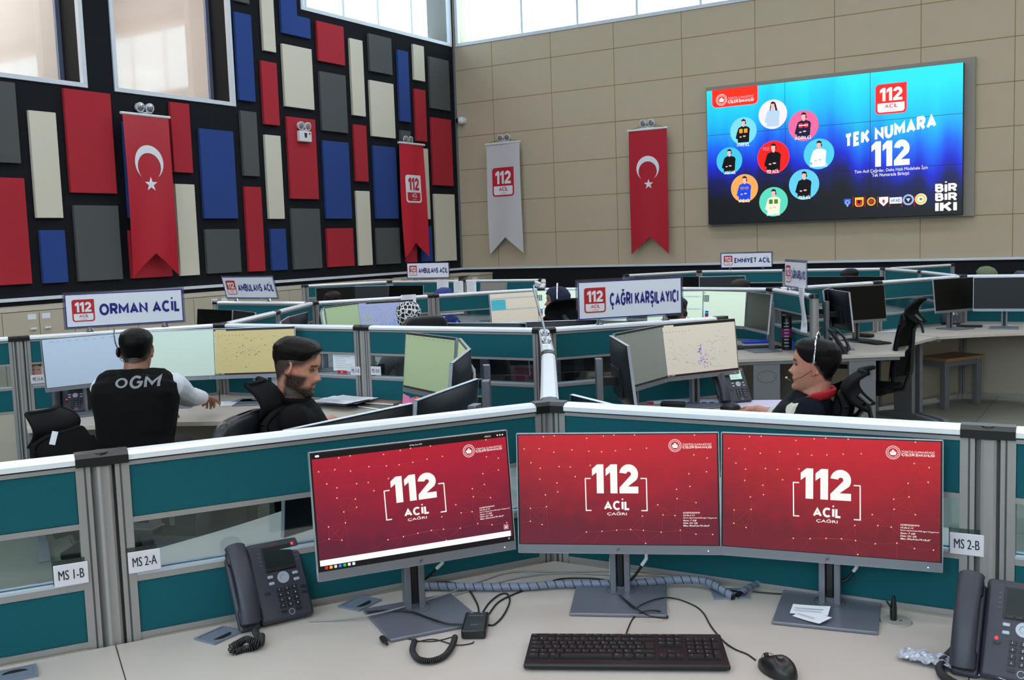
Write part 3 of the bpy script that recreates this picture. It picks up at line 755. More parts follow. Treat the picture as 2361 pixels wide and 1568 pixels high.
ic = [((448, 675), 134, emit(130, 228, 246), blk, emit(250, 170, 30), None), ((714, 524), 140, emit(252, 244, 250), emit(190, 222, 250), None, None),
      ((991, 626), 144, emit(250, 112, 166), emit(16, 20, 64), emit(246, 40, 50), emit(250, 250, 252)), ((1130, 882), 144, emit(84, 214, 246), emit(248, 252, 255), None, None),
      ((996, 1158), 145, emit(104, 214, 246), blk, None, None), ((720, 1314), 142, emit(96, 226, 196), emit(250, 250, 224), emit(70, 140, 40), None),
      ((458, 1192), 138, emit(255, 178, 96), emit(20, 76, 236), emit(60, 110, 240), emit(255, 110, 50)), ((321, 944), 133, emit(70, 206, 238), blk, None, None)]
r0 = (V(1780, 230)[1] - V(1780, 298)[1]) / 2 / 140
for i, (c, r, bg, cl, ac, trm) in enumerate(ic):
    cc_ = vz(*c); person_icon(g, cc_, r * r0, bg, hair, skn, cl, ac, i == 1, trm)
cc_ = vz(718, 912); person_icon(g, cc_, 153 * r0, emit(250, 30, 24), hair, skn, blk, None, False, None, emit(255, 70, 130))
g.use(emit(255, 120, 140)); a = vz(622, 855); c = vz(682, 818); g.text('112', a[0], a[1], c[0], c[1], L3w, 0.02)
caps = [('İTFAİYE ACİL', (448, 800), 110), ('112 ACİL', (716, 1040), 110), ('JANDARMA ACİL', (988, 735), 150), ('SAHİL GÜVENLİK ACİL', (1130, 985), 160), ('POLİS ACİL', (1002, 1275), 105), ('ORMAN ACİL', (720, 1425), 118),
        ('AFAD ACİL', (458, 1305), 100), ('JASAT ACİL', (328, 1050), 100)]
g.use(wt)
for t_, c, w_ in caps:
    a = vz(c[0] - w_ / 2, c[1] + 11); q = vz(c[0] + w_ / 2, c[1] - 11)
    zz = vz(*c)[1]; g.text(t_, a[0], zz - .026, q[0], zz + .026, L4w + .004, 0.02, keep=True)
# 112 tile and slogans
S2 = 3.92
def vy(x, y): return V(1900 + x / S2, 130 + y / S2)
a = vy(468, 524); c = vy(746, 236)
logo_u0, logo_v0, logo_u1, logo_v1 = a[0], vy(600, 515)[1], c[0], vy(600, 248)[1]
rdd = emit(255, 40, 28)
g.use(emit(255, 120, 180)); g.rrect(logo_u0 - .008, logo_v0 - .008, logo_u1 + .008, logo_v1 + .008, .06, L1w, skip=(1,))
logo112(g, logo_u0, logo_v0, logo_u1, logo_v1, L2w, rdd, wt, False, .003)
g.use(wt)
# slanted TEK NUMARA
zA = vy(225, 825); zB = vy(1015, 640); zc = vy(215, 738)
old = g.xf; slope = (zB[1] - zA[1]) / (zB[0] - zA[0])
g.xf = lambda p: Vector((p.x, p.y, p.z + (p.x - zA[0]) * slope))
g.text('TEK NUMARA', vy(200, 800)[0], zA[1], zB[0], zA[1] + 0.205, L2w, 0.085)
g.xf = None
a = vy(430, 990); c = vy(775, 752); g.text('112', a[0], vy(600, 990)[1], c[0], vy(600, 760)[1], L2w, 0.05)
a = vy(275, 1058); c = vy(938, 990); g.text('Tüm Acil Çağrılar, Daha Hızlı Müdahale İçin', a[0], vy(600, 1046)[1], c[0], vy(600, 1000)[1], L2w, 0.0)
a = vy(435, 1085); c = vy(770, 1040); g.text('Tek Numarada Birleşti', a[0], vy(600, 1088)[1], c[0], vy(600, 1050)[1], L2w, 0.0)
for i, (s_, y0, y1) in enumerate((('BİR', 1228, 1146), ('BİR', 1308, 1230), ('İKİ', 1408, 1308))):
    a = vy(1005, y0); c = vy(1202, y1); g.text(s_, a[0], vy(1100, y0)[1] + .004, c[0], vy(1100, y1)[1] - .004, L2w, 0.07)
# agency emblems
g.use(emit(200, 24, 40))
for x in (264, 372, 483, 593, 705, 818):
    a = vy(x, 1360); c = vy(x, 1262); g.rect(a[0] - .004, a[1], a[0] + .004, c[1], L1w)
def shield(g, c, w_, h_, w):
    g.P2([(c[0] - w_ / 2, c[1] + h_ * .4), (c[0] + w_ / 2, c[1] + h_ * .4), (c[0] + w_ * .48, c[1] - h_ * .1), (c[0], c[1] - h_ * .5), (c[0] - w_ * .48, c[1] - h_ * .1)], w)
c = vy(213, 1320); g.use(emit(60, 110, 230)); shield(g, c, .10, .13, L1w); g.use(emit(190, 210, 250)); g.ring(c, .022, .032, L2w, 12); g.disc((c[0], c[1] - .05), .012, L2w, 8)
c = vy(319, 1315); g.use(emit(252, 212, 60)); g.rrect(c[0] - .062, c[1] - .07, c[0] + .062, c[1] + .065, .04, L1w, skip=(1, 2)); g.use(emit(226, 40, 34)); g.rrect(c[0] - .045, c[1] - .06, c[0] + .045, c[1] + .03, .03, L2w, skip=(1, 2)); g.use(emit(20, 20, 60)); shield(g, c, .05, .06, L3w)
c = vy(428, 1312); g.use(emit(236, 180, 70)); g.ring(c, .04, .062, L1w, 20); g.use(emit(200, 40, 40)); g.disc(c, .03, L2w, 12)
c = vy(539, 1308); g.use(emit(250, 250, 250)); shield(g, c, .13, .15, L1w); g.use(emit(226, 30, 50)); g.P2([(c[0], c[1] + .03), (c[0] + .02, c[1]), (c[0], c[1] - .04), (c[0] - .02, c[1])], L2w)
c = vy(648, 1302); g.use(emit(240, 248, 255)); g.rrect(c[0] - .088, c[1] - .045, c[0] + .088, c[1] + .045, .012, L1w); g.use(emit(30, 90, 200)); g.text('AFAD', c[0] - .065, c[1] - .022, c[0] + .065, c[1] + .022, L2w, .02)
c = vy(762, 1296); g.use(emit(160, 186, 246)); g.ring(c, .052, .078, L1w, 24); g.use(emit(210, 222, 252)); g.P2([(c[0] - .03, c[1] + .02), (c[0] + .03, c[1] + .02), (c[0], c[1] - .03)], L2w)
c = vy(876, 1290); g.use(emit(255, 250, 236)); g.disc(c, .08, L1w); g.use(emit(246, 206, 70)); g.ring((c[0] - .005, c[1]), .045, .066, L2w, 20); g.use(emit(60, 180, 90)); g.disc(c, .02, L2w, 8)
g.build('displayed_graphics', vw)
# ------------------------------------------------------------------ partitions
NP = {'N0': (1267, 926), 'L': (232, 1043), 'R': (2280, 982), 'J': (1264, 812), 'N1': (1254, 757), 'a': (838, 751), 'b': (510, 746), 'c': (43, 776), 'd': (1668, 730),
      'e': (718, 696), 'ef': (996.5, 679.5), 'g': (1247, 664.5), 'h': (496, 694.5), 'be': (634, 717), 'k': (1783.5, 664), 'k2': (1879, 679.5), 'm': (2019, 648.6), 'n': (2216, 634.5)}
ND = {k: Vector((at_z(p[0], p[1], 1.2).x, at_z(p[0], p[1], 1.2).y, 0)) for k, p in NP.items()}
S3 = math.sqrt(3)
ND.update(p=node(-6, 4 * S3), q=node(-6.5, 3.5 * S3), r=node(-4, 4 * S3), rp=node(-5, 4 * S3), rg=node(-3.5, 3.5 * S3), gk=node(-2, 3 * S3), s=node(-3, 5 * S3), t=node(-3.5, 4.5 * S3),
          u=node(-2, 5 * S3), v=node(-1, 5 * S3), w=node(-.5, 4.5 * S3), x=node(-.5, 5.5 * S3))
ND['L2'] = ND['L'] + (ND['L'] - ND['N0']); ND['R2'] = ND['R'] + (ND['R'] - ND['N0']); ND['c2'] = ND['c'] + (ND['c'] - ND['b'])
ND['n2'] = ND['n'] + Vector((1.2, 0, 0)); ND['n3'] = ND['n'] + Vector((2.4, 0, 0))
M_TRACK = mat('glass_track', (190, 200, 212), 0.4, 0.3)
def panel(a, b, label, name='partition_panel'):
    A, B = ND[a], ND[b]; d = B - A; Lp = d.length; ang = math.atan2(d.y, d.x)
    t = thing(name, label, 'partition', (A.x, A.y, 0), ang, 'teal office partition panels')
    x0, x1 = 0.027, Lp - 0.027
    m = MB(M_RAIL)
    prof = [(-.0275, 1.180), (-.0275, 1.192), (-.019, 1.2), (0, 1.203), (.019, 1.2), (.0275, 1.192), (.0275, 1.180)]
    n = len(prof); vs = [(x, p[0], p[1]) for x in (x0 + .028, x1 - .028) for p in prof]
    m.add(vs, [(i, (i + 1) % n, (i + 1) % n + n, i + n) for i in range(n)] + [tuple(reversed(range(n))), tuple(range(n, 2 * n))]); m.build('top_rail', t)
    m = MB(M_ALU)
    for (z0, z1, w) in ((1.166, 1.1755, .022), (1.027, 1.040, .021), (.882, .897, .021), (.742, .756, .021), (.05, .075, .021)): m.box(x0, -w, z0, x1, w, z1)
    for xx in (x0, x1 - .032): m.box(xx, -.0225, .05, xx + .032, .0225, 1.176)
    m.use(M_ALUD); m.box(x0, -.019, 1.1755, x1, .019, 1.181)
    for xx in (x0 + .010, x1 - .014): m.box(xx, -.0232, .05, xx + .004, .0232, 1.176)
    m.build('frame', t)
    for (z0, z1) in ((1.040, 1.166), (.756, .882)):
        m = MB(M_TEAL); m.box(x0 + .032, -.0185, z0, x1 - .032, .0185, z1); m.build('fabric_panel', t, bevel=.002)
    m = MB(M_GLASS); m.box(x0 + .032, -.0025, .897, x1 - .032, .0025, 1.027); m.build('glass_pane', t)
    m = MB(M_TRACK); m.box(x0 + .032, -.0215, .8972, x1 - .032, -.006, .9035); m.box(x0 + .032, .006, .8972, x1 - .032, .0215, .9035); m.build('glass_channel', t)
    m = MB(M_LOWER); m.box(x0 + .032, -.0185, .075, x1 - .032, .0185, .742); m.build('lower_board', t)
    return t
def post(a, label, nb):
    A = ND[a]
    t = thing('partition_post', label, 'post', (A.x, A.y, 0), 0, 'aluminium partition posts')
    m = MB(M_ALU); pts = []
    for i in range(24):
        r = .027 if (i // 2) % 2 == 0 else .0235
        pts.append((r * math.cos(2 * PI * i / 24), r * math.sin(2 * PI * i / 24)))
    m.prism(pts, 0.0, 1.178); m.build('column', t)
    m = MB(M_BLKP); m.cyl((0, 0, 1.172), (0, 0, 1.2035), .030, .026, 20)
    for b in nb:
        d = ND[b] - A; an = math.atan2(d.y, d.x); R_ = Matrix.Rotation(an, 4, 'Z')
        prof = [(-.030, 1.174), (-.030, 1.194), (-.020, 1.2035), (0, 1.206), (.020, 1.2035), (.030, 1.194), (.030, 1.174)]; n = 7
        vs = [R_ @ Vector((x, p[0], p[1])) for x in (0, .058) for p in prof]
        m.add(vs, [(i, (i + 1) % n, (i + 1) % n + n, i + n) for i in range(n)] + [tuple(reversed(range(n))), tuple(range(n, 2 * n))])
    m.build('cap', t)
PN = [('N0', 'L', 'teal partition panel behind the left foreground phone, holding the MS 2-A plate'), ('L', 'L2', 'teal partition panel at the left photo edge, holding the MS 1-B plate'),
      ('N0', 'R', 'teal partition panel behind the right foreground monitor, holding the MS 2-B plate'), ('R', 'R2', 'teal partition panel at the right photo edge behind the right foreground phone'),
      ('N0', 'J', 'partition panel seen end on, running away from the foreground corner post'), ('J', 'N1', 'partition panel seen end on, carrying the sign board seen from its edge'),
      ('a', 'N1', 'teal partition panel behind the bearded man\'s curved row of monitors, with MS 10-A plate'), ('b', 'a', 'teal partition panel right of the yellow map monitor, with MS 11-B plate'),
      ('N1', 'd', 'teal partition panel carrying the big call taker sign in the middle'), ('c', 'b', 'teal partition panel carrying the forest emergency sign'), ('c2', 'c', 'teal partition panel at the left edge beside the forest emergency station'),
      ('b', 'be', 'bright blue-lit partition panel running back from behind the yellow map monitor'), ('be', 'e', 'bright blue-lit partition panel running back to the black and white scarf station'),
      ('h', 'e', 'teal partition panel carrying the slanted ambulance sign'), ('e', 'ef', 'teal partition panel behind the green and blue map monitors'), ('ef', 'g', 'teal partition panel behind the spreadsheet monitor and pink jar'),
      ('g', 'gk', 'teal partition panel behind the woman in the navy head cover'), ('gk', 'k', 'teal partition panel behind the white and green call form monitors'), ('k', 'k2', 'short teal partition panel carrying the small call taker sign and paper strip'),
      ('k', 'm', 'teal partition panel behind the dark swivelled monitor right of the paper strip'), ('m', 'n', 'teal partition panel with glass strip behind the tall empty chair'), ('n', 'n2', 'teal partition panel behind the rightmost dark monitor'),
      ('n2', 'n3', 'teal partition panel just beyond the right photo edge'), ('n', 'w', 'teal partition panel seen obliquely right of the far dark-haired man'), ('w', 'v', 'pale green-lit partition panel behind the far dark-haired man'),
      ('u', 'v', 'far teal partition panel above the far dark-haired man\'s monitors'), ('s', 'u', 'far teal partition panel carrying the police emergency sign'), ('v', 'x', 'farthest teal partition panel on the right, ending in the open'),
      ('t', 's', 'far teal partition panel left of the police emergency sign'), ('g', 'rg', 'cream-capped partition panel running back left of the navy head cover'), ('rg', 'r', 'partition panel running back to the far papers'),
      ('rp', 'r', 'far teal partition panel pinned with white sheets'), ('p', 'rp', 'far teal partition panel carrying the rear ambulance sign'), ('q', 'p', 'far teal partition panel behind the leftmost far black monitor')]
NB = {}
for a, b, l in PN:
    panel(a, b, l); NB.setdefault(a, []).append(b); NB.setdefault(b, []).append(a)
PL = {'N0': 'at the foreground corner behind the middle monitor', 'L': 'between the MS 1-B and MS 2-A plates', 'R': 'at the right edge beside the MS 2-B plate', 'J': 'halfway along the partition seen end on',
      'N1': 'where the end-on partition meets the row behind', 'a': 'between the MS 11-B and MS 10-A plates', 'b': 'behind the seam of the white and yellow monitors', 'c': 'left of the MS 11-A plate', 'd': 'at the free end behind the grey map monitor',
      'e': 'left of the small flag stand', 'ef': 'right of the hanging white sheet over the scarf', 'g': 'left of the navy head cover', 'h': 'at the free end left of the slanted ambulance sign', 'be': 'halfway along the blue-lit partition',
      'k': 'left of the small call taker sign', 'k2': 'at the free end right of the paper strip', 'm': 'right of the dark swivelled monitor', 'n': 'behind the right desk phone', 'p': 'at the far left row corner', 'q': 'at the far left row end',
      'r': 'at the far end of the sheet-pinned partition', 'rp': 'under the rear ambulance sign', 'rg': 'hidden behind the navy head cover', 'gk': 'hidden behind the big call taker sign', 's': 'left of the police emergency sign', 't': 'at the free end left of the police emergency sign',
      'u': 'right of the police emergency sign', 'v': 'right of the far dark-haired man', 'w': 'in the far oblique partition on the right', 'x': 'at the farthest free end on the right', 'n2': 'just outside the right photo edge', 'L2': 'below the left photo edge', 'R2': 'beyond the right photo edge', 'c2': 'outside the left photo edge', 'n3': 'far outside the right photo edge'}
for a in NB:
    if a in ('L2', 'R2', 'c2', 'n3'): continue
    post(a, 'ribbed aluminium post with black cap %s' % PL[a], NB[a])
def wallpt(px, py, a, b, off=0.03):
    # point on the vertical plane of partition a-b, shifted towards the camera
    A, B = ND[a], ND[b]; d = (B - A).normalized(); n = Vector((-d.y, d.x, 0))
    if n.dot(-A) < 0: n = -n
    A2 = A + n * off; r = ray(px, py); t = (A2.x * n.x + A2.y * n.y) / (r.x * n.x + r.y * n.y)
    return Vector((r.x * t, r.y * t, EYE + r.z * t)), math.degrees(math.atan2(n.y, n.x))
# ------------------------------------------------------------------ desks
GT = mat('grommet_grey', (118, 126, 142), 0.4)
def grommet(parent, x, y, rz, label=None):
    M_ = Matrix.Translation((x, y, .74)) @ Matrix.Rotation(rz, 4, 'Z')
    m = MB(GT); m.box(-.045, -.036, .0002, .045, .036, .003, M_); m.box(-.045, -.036, .003, -.038, .036, .005, M_); m.box(.038, -.036, .003, .045, .036, .005, M_); m.box(-.038, -.036, .003, .038, -.030, .005, M_); m.box(-.038, .030, .003, .038, .036, .005, M_)
    m.use(M_BLACK); m.prism([(.026 * math.cos(a), .010 + .017 * math.sin(a)) for a in [PI * i / 12 for i in range(13)]], .003, .0036, M_)
    return m.build('cable_grommet', parent)
def desk(a, beta, label, legs=(1, 1)):
    A = ND[a] if isinstance(a, str) else a
    t = thing('desk', label, 'desk', (A.x, A.y, 0), rad(beta), 'cream corner desks')
    ends = []
    for sg in (1, -1):
        E_ = uv(beta + sg * 60) * U; bd = 99
        for b in (NB.get(a, []) if isinstance(a, str) else []):
            D_ = ND[b] - A
            if (D_.normalized() - uv(beta + sg * 60)).length < .2: E_ = D_
        Lc = Matrix.Rotation(rad(-beta), 4, 'Z') @ E_; al = Lc.normalized(); pn = Vector((al.y * sg, -al.x * sg, 0))
        if pn.x < 0: pn = -pn
        Lc = Lc - al * .001
        ends.append((Lc + pn * .03, Lc + pn * .67))
    (a1, a2), (b1, b2) = ends
    e = .03; pts = [(e * 1.25, 0)]
    pts = [(.035, 0), (a1.x, a1.y), (a2.x, a2.y)]
    n = 14
    for i in range(1, n):
        k = i / n; q = a2.lerp(b2, k); pts.append((q.x - .085 * math.sin(PI * k), q.y))
    pts += [(b2.x, b2.y), (b1.x, b1.y)]
    m = MB(M_DESK); m.prism(list(reversed(pts)), .7155, .74); top = m.build('desk_top', t, bevel=.0015)
    for s_ in (1, -1):
        if not legs[0 if s_ > 0 else 1]: continue
        # steel end panel under the seam edge
        P, Q = ((a1, a2) if s_ > 0 else (b1, b2)); al = P.normalized() * .035; P = P - al; Q = Q - al; d = (Q - P).normalized(); an = math.atan2(d.y, d.x)
        c = P + d * .33; M_ = Matrix.Translation((c.x, c.y, 0)) @ Matrix.Rotation(an, 4, 'Z')
        m = MB(M_STEEL); m.box(-.10, -.02, .05, .10, .02, .715, M_); m.box(-.28, -.025, .69, .28, .025, .7155, M_)
        fp = [(-.30, 0), (-.30, .025), (-.1, .06), (.1, .06), (.34, .03), (.36, .012), (.36, 0)]
        M2 = M_ @ Matrix(((1, 0, 0, 0), (0, 0, 1, 0), (0, 1, 0, 0), (0, 0, 0, 1)))
        m.prism(fp, -.03, .03, M2); l = m.build('leg', t, bevel=.003)
        m = MB(mat('leg_outline', (108, 110, 118), .4, .3))
        for sd in (-.0215, .0215):
            m.tube([M_ @ Vector((.07 * math.cos(2 * PI * i / 20), sd, .60 + .045 * math.sin(2 * PI * i / 20))) for i in range(21)], .0022, 4)
        m.build('cable_lid_outline', l)
    return t
dk = desk('N0', 300, 'foreground cream corner desk holding the three red-screen monitors', (1, 1))
desk('L2', 0, 'cream desk left of the seam in the bottom left photo corner')
desk('R2', 240, 'cream desk right of the seam beneath the right foreground phone')
for l in (('N1', 0, 'cream desk of the man in the navy vest with the map monitor'), ('N1', 240, 'cream desk of the bearded man with papers and notes'), ('N1', 120, 'cream desk hidden behind the big sign row'), ('N0', 180, 'cream desk just behind the left foreground partition with black-backed monitors'),
          ('N0', 60, 'cream desk just behind the right foreground partition'), ('b', 300, 'cream desk of the man in the black OGM vest'), ('b', 60, 'cream desk behind the yellow map monitor partition'), ('e', 0, 'cream desk of the woman in the black and white scarf'),
          ('e', 240, 'cream desk left of the blue-lit partition with dark monitors'), ('g', 300, 'cream desk of the woman in the navy head cover'), ('k', 240, 'cream desk with the magenta bottle and desk phone'), ('k', 0, 'empty cream desk behind the navy vest man, with dark keyboard'),
          ('n', 300, 'cream desk with phone at the right edge beyond the tall chair'), ('p', 300, 'cream desk at the far left row'), ('r', 240, 'cream desk at the far sheet-pinned partition'), ('s', 300, 'cream desk left below the police emergency sign'), ('v', 240, 'cream desk of the far dark-haired man')):
    desk(*l)
def loc(dk_, px, py, z=.74):
    p = at_z(px, py, z); p = dk_.matrix_world.inverted() @ p if False else p
    r = Matrix.Rotation(-dk_.rotation_euler.z, 4, 'Z') @ (p - Vector(dk_.location)); return r.x, r.y
for (px, py, an) in ((505, 1467, 60), (830, 1393, 60), (1682, 1371, -60)):
    x, y = loc(dk, px, py); grommet(dk, x, y, rad(an - 90) if an > 0 else rad(90 - 60 + 60))
x, y = loc(dk, 2066, 1434)
m = MB(mat('socket_grey', (150, 148, 142), .5)); m.cyl((x, y, .7402), (x, y, .745), .037, .034, 28)
m.use(M_BLACK)
for dx, dy in ((-.01, -.004), (-.004, -.012), (.004, .006)): m.box(x + dx, y + dy, .745, x + dx + .004, y + dy + .006, .7456)
m.build('power_socket', dk)
dl = [o for o in bpy.data.objects if o.get('label', '').startswith('cream desk left of the seam')][0]
x, y = loc(dl, 35, 1558); grommet(dl, x, y, rad(60))
d3 = [o for o in bpy.data.objects if o.get('label', '').startswith('cream desk of the man in the navy')][0]
x, y = loc(d3, 1492, 931); grommet(d3, x, y, rad(30))

# name plates on the partitions
def plate(txt, px, py, a, b, label, back=True, serif=True, w_=.074, h_=.052):
    p, an = wallpt(px, py, a, b, .024)
    t = thing('name_plate', label, 'name plate', (p.x, p.y, p.z), facing(an))
    m = MB(mat('plate_white', (222, 218, 226), .35)); m.box(-w_ / 2, -.003, -h_ / 2, w_ / 2, 0, h_ / 2); m.build('plate', t, bevel=.0025)
    if back:
        m = MB(glass_mat('acrylic_tab', (150, 178, 176), .1)); m.box(-w_ / 2 - .002, 0.0005, -h_ / 2 + .004, w_ / 2 - .006, .003, h_ / 2 + .010); m.build('acrylic_backing', t)
    g = MB(M_INK); g.text(txt, -w_ * .37, -h_ * .21, w_ * .37, h_ * .23, .0034); g.text(txt, -w_ * .37 + .0007, -h_ * .21, w_ * .37 + .0007, h_ * .23, .0035); g.build('lettering', t)
plate('MS 2-A', 333, 1293, 'N0', 'L', 'small white plate reading MS 2-A on the foreground partition')
plate('MS 1-B', 164, 1324, 'L', 'L2', 'small white plate reading MS 1-B on the leftmost foreground partition')
plate('MS 2-B', 2229, 1255, 'N0', 'R', 'small white plate reading MS 2-B behind the right foreground monitor')
plate('MS 11-A', 87, 874, 'c', 'b', 'small white plate reading MS 11-A left of the forest station', False)
plate('MS 11-B', 820, 855, 'b', 'a', 'small white plate reading MS 11-B right of the bearded man', False)
plate('MS 10-A', 867, 855, 'a', 'N1', 'small white plate reading MS 10-A left of the green screen')
plate('15-A', 1020, 738, 'ef', 'g', 'tiny white plate reading 15-A beside the scarf woman\'s chair', False, w_=.05, h_=.07)
plate('MS 5-A', 2032, 712, 'm', 'n', 'small white plate with blue text beside the far dark monitor', False)

# sign boards standing on the partition rails
def sign(txt, a, b, p0, p1, h_, label, flip=False, lean=0.0, zb=1.232, off=0.0, logo=True, acr=True):
    # p0, p1: bottom left and bottom right pixels of the board
    A = at_z(p0[0], p0[1], zb); B = at_z(p1[0], p1[1], zb)
    if a:
        A_, B_ = ND[a], ND[b]; d = (B_ - A_).normalized(); 
        def onl(px):
            r = ray(px[0], px[1]); n = Vector((-d.y, d.x, 0)); t = (A_.x * n.x + A_.y * n.y) / (r.x * n.x + r.y * n.y); return Vector((r.x * t, r.y * t, 0))
        A, B = onl(p0), onl(p1)
    w_ = (B - A).length; an = math.degrees(math.atan2((B - A).y, (B - A).x)) - 90
    t = thing('desk_sign', label, 'sign', (A.x, A.y, zb), facing(an))
    L_ = Matrix.Rotation(-lean, 4, 'X')
    f = lambda p: L_ @ p
    if acr:
        m = MB(glass_mat('acrylic_sheet', (205, 212, 226), .12)); m.xf = f; m.box(-.012, .0, -.010, w_ + .012, .004, h_ + .012); m.build('acrylic_holder', t)
    m = MB(mat('sign_board_white', (236, 238, 250), .4)); m.xf = f; m.box(0, -.003, 0, w_, -.0005, h_); 
    m.use(M_NAVY); bw = .006
    for r in ((0, 0, w_, bw), (0, h_ - bw, w_, h_), (0, bw, bw, h_ - bw), (w_ - bw, bw, w_, h_ - bw)): m.rect(*r, .0036)
    m.build('board', t)
    g = MB(); g.xf = f
    logo112(g, w_ * .055, h_ * .17, w_ * .055 + h_ * .62, h_ * .83, .0042, M_REDP, M_WHP, False, .0006)
    g.build('logo_tile', t); g = MB(); g.xf = f; g.use(M_NAVY); x0 = w_ * .055 + h_ * .62 + w_ * .04
    g.text(txt, x0, h_ * .315, w_ * .965, h_ * .675, .0046, .065)
    g.build('lettering', t)
    for x in (w_ * .19, w_ * .83):
        m = MB(M_CHROME); m.box(x - .022, -.012, -.034, x + .022, .012, -.027); m.cyl((x - .012, -.010, -.030), (x - .012, -.010, -.004), .0045, .0045, 8); m.cyl((x + .010, .010, -.030), (x + .010, .010, -.004), .0045, .0045, 8)
        m.tube([(x - .018, 0, -.028), (x - .008, -.006, -.008), (x + .006, .004, -.002), (x + .018, 0, -.026)], .003, 6)
        m.build('clip_foot', t, smooth=True)
    return t
sign('ORMAN ACİL', 'c', 'b', (153.5, 759.5), (424, 742), .205, 'long white sign reading ORMAN ACİL above the forest emergency station')
sign('ÇAĞRI KARŞILAYICI', 'N1', 'd', (1334, 744), (1572, 727), .205, 'large white sign reading ÇAĞRI KARŞILAYICI in the centre of the room')
sign('AMBULANS ACİL', 'h', 'e', (524, 690), (641, 689), .205, 'slanted white sign reading AMBULANS ACİL, the nearer of the two', lean=-.25)
sign('AMBULANS ACİL', 'p', 'rp', (940, 643), (1036, 643), .20, 'small upright sign reading AMBULANS ACİL in the far row')
sign('EMNİYET ACİL', 's', 'u', (1663, 621), (1780, 621), .19, 'white sign reading EMNİYET ACİL below the video wall')
sign('ÇAĞRI KARŞILAYICI', 'k', 'k2', (1811, 661), (1860, 669), .205, 'small foreshortened sign reading ÇAĞRI KARŞILAYICI over the paper strip')
# edge-on sign over the end-on partition
A = ND['J']; B = ND['N1']; d = (B - A).normalized(); S0 = A + d * .28; 
t = thing('desk_sign', 'sign board seen from its edge, leaning over the end-on partition', 'sign', (S0.x, S0.y, 1.232), math.atan2(d.y, d.x))
m = MB(M_WHITE); L_ = Matrix.Rotation(rad(-13), 4, 'X'); m.box(0, -.002, 0, .70, .002, .215, L_); m.build('board', t)
m = MB(glass_mat('acrylic_sheet', (205, 212, 226), .12)); m.box(-.01, .003, -.008, .71, .006, .225, L_); m.build('acrylic_holder', t)
for x in (.05, .42):
    m = MB(M_CHROME); m.box(x - .02, -.022, -.034, x + .02, .022, -.027); m.ball((x, -.012, -.016), (.011, .009, .012), 10, 8); m.ball((x, .014, -.016), (.011, .009, .012), 10, 8); m.build('clip_foot', t, smooth=True)
# ------------------------------------------------------------------ monitors
MW, MH = .512, .307; SW, SH = .500, .2775; SZ0 = .0235
M_SLATE = mat('slate_monitor_back', (22, 25, 34), 0.42, 0.1)
M_CHIN = mat('silver_grey_bezel', (128, 130, 138), 0.35, 0.45)
M_RIM = mat('bright_silver_rim', (205, 210, 222), 0.25, 0.6)
M_OFF = mat('dark_screen', (5, 5, 6), 0.35, spec=0.25)
M_BASE = mat('brushed_base', (118, 120, 132), 0.36, 0.35, bump=0.1, bscale=60, stretch=(1, 12, 1))
M_LED = emit(190, 215, 255, 3.0)
MON = {}
TILT = 6.0
def hpmark(m, cx, cz, s, w, f=1):
    # a small slanted four-stroke mark
    for k, (y0, y1) in enumerate(((-1.0, .5), (-.45, .45), (-.45, .45), (-.45, 1.0))):
        x = cx + (k - 1.5) * s * .34 * f; m.P2([(x + y0 * s * .2 - .09 * s, cz + y0 * s), (x + y0 * s * .2 + .09 * s, cz + y0 * s), (x + y1 * s * .2 + .09 * s, cz + y1 * s), (x + y1 * s * .2 - .09 * s, cz + y1 * s)], w)
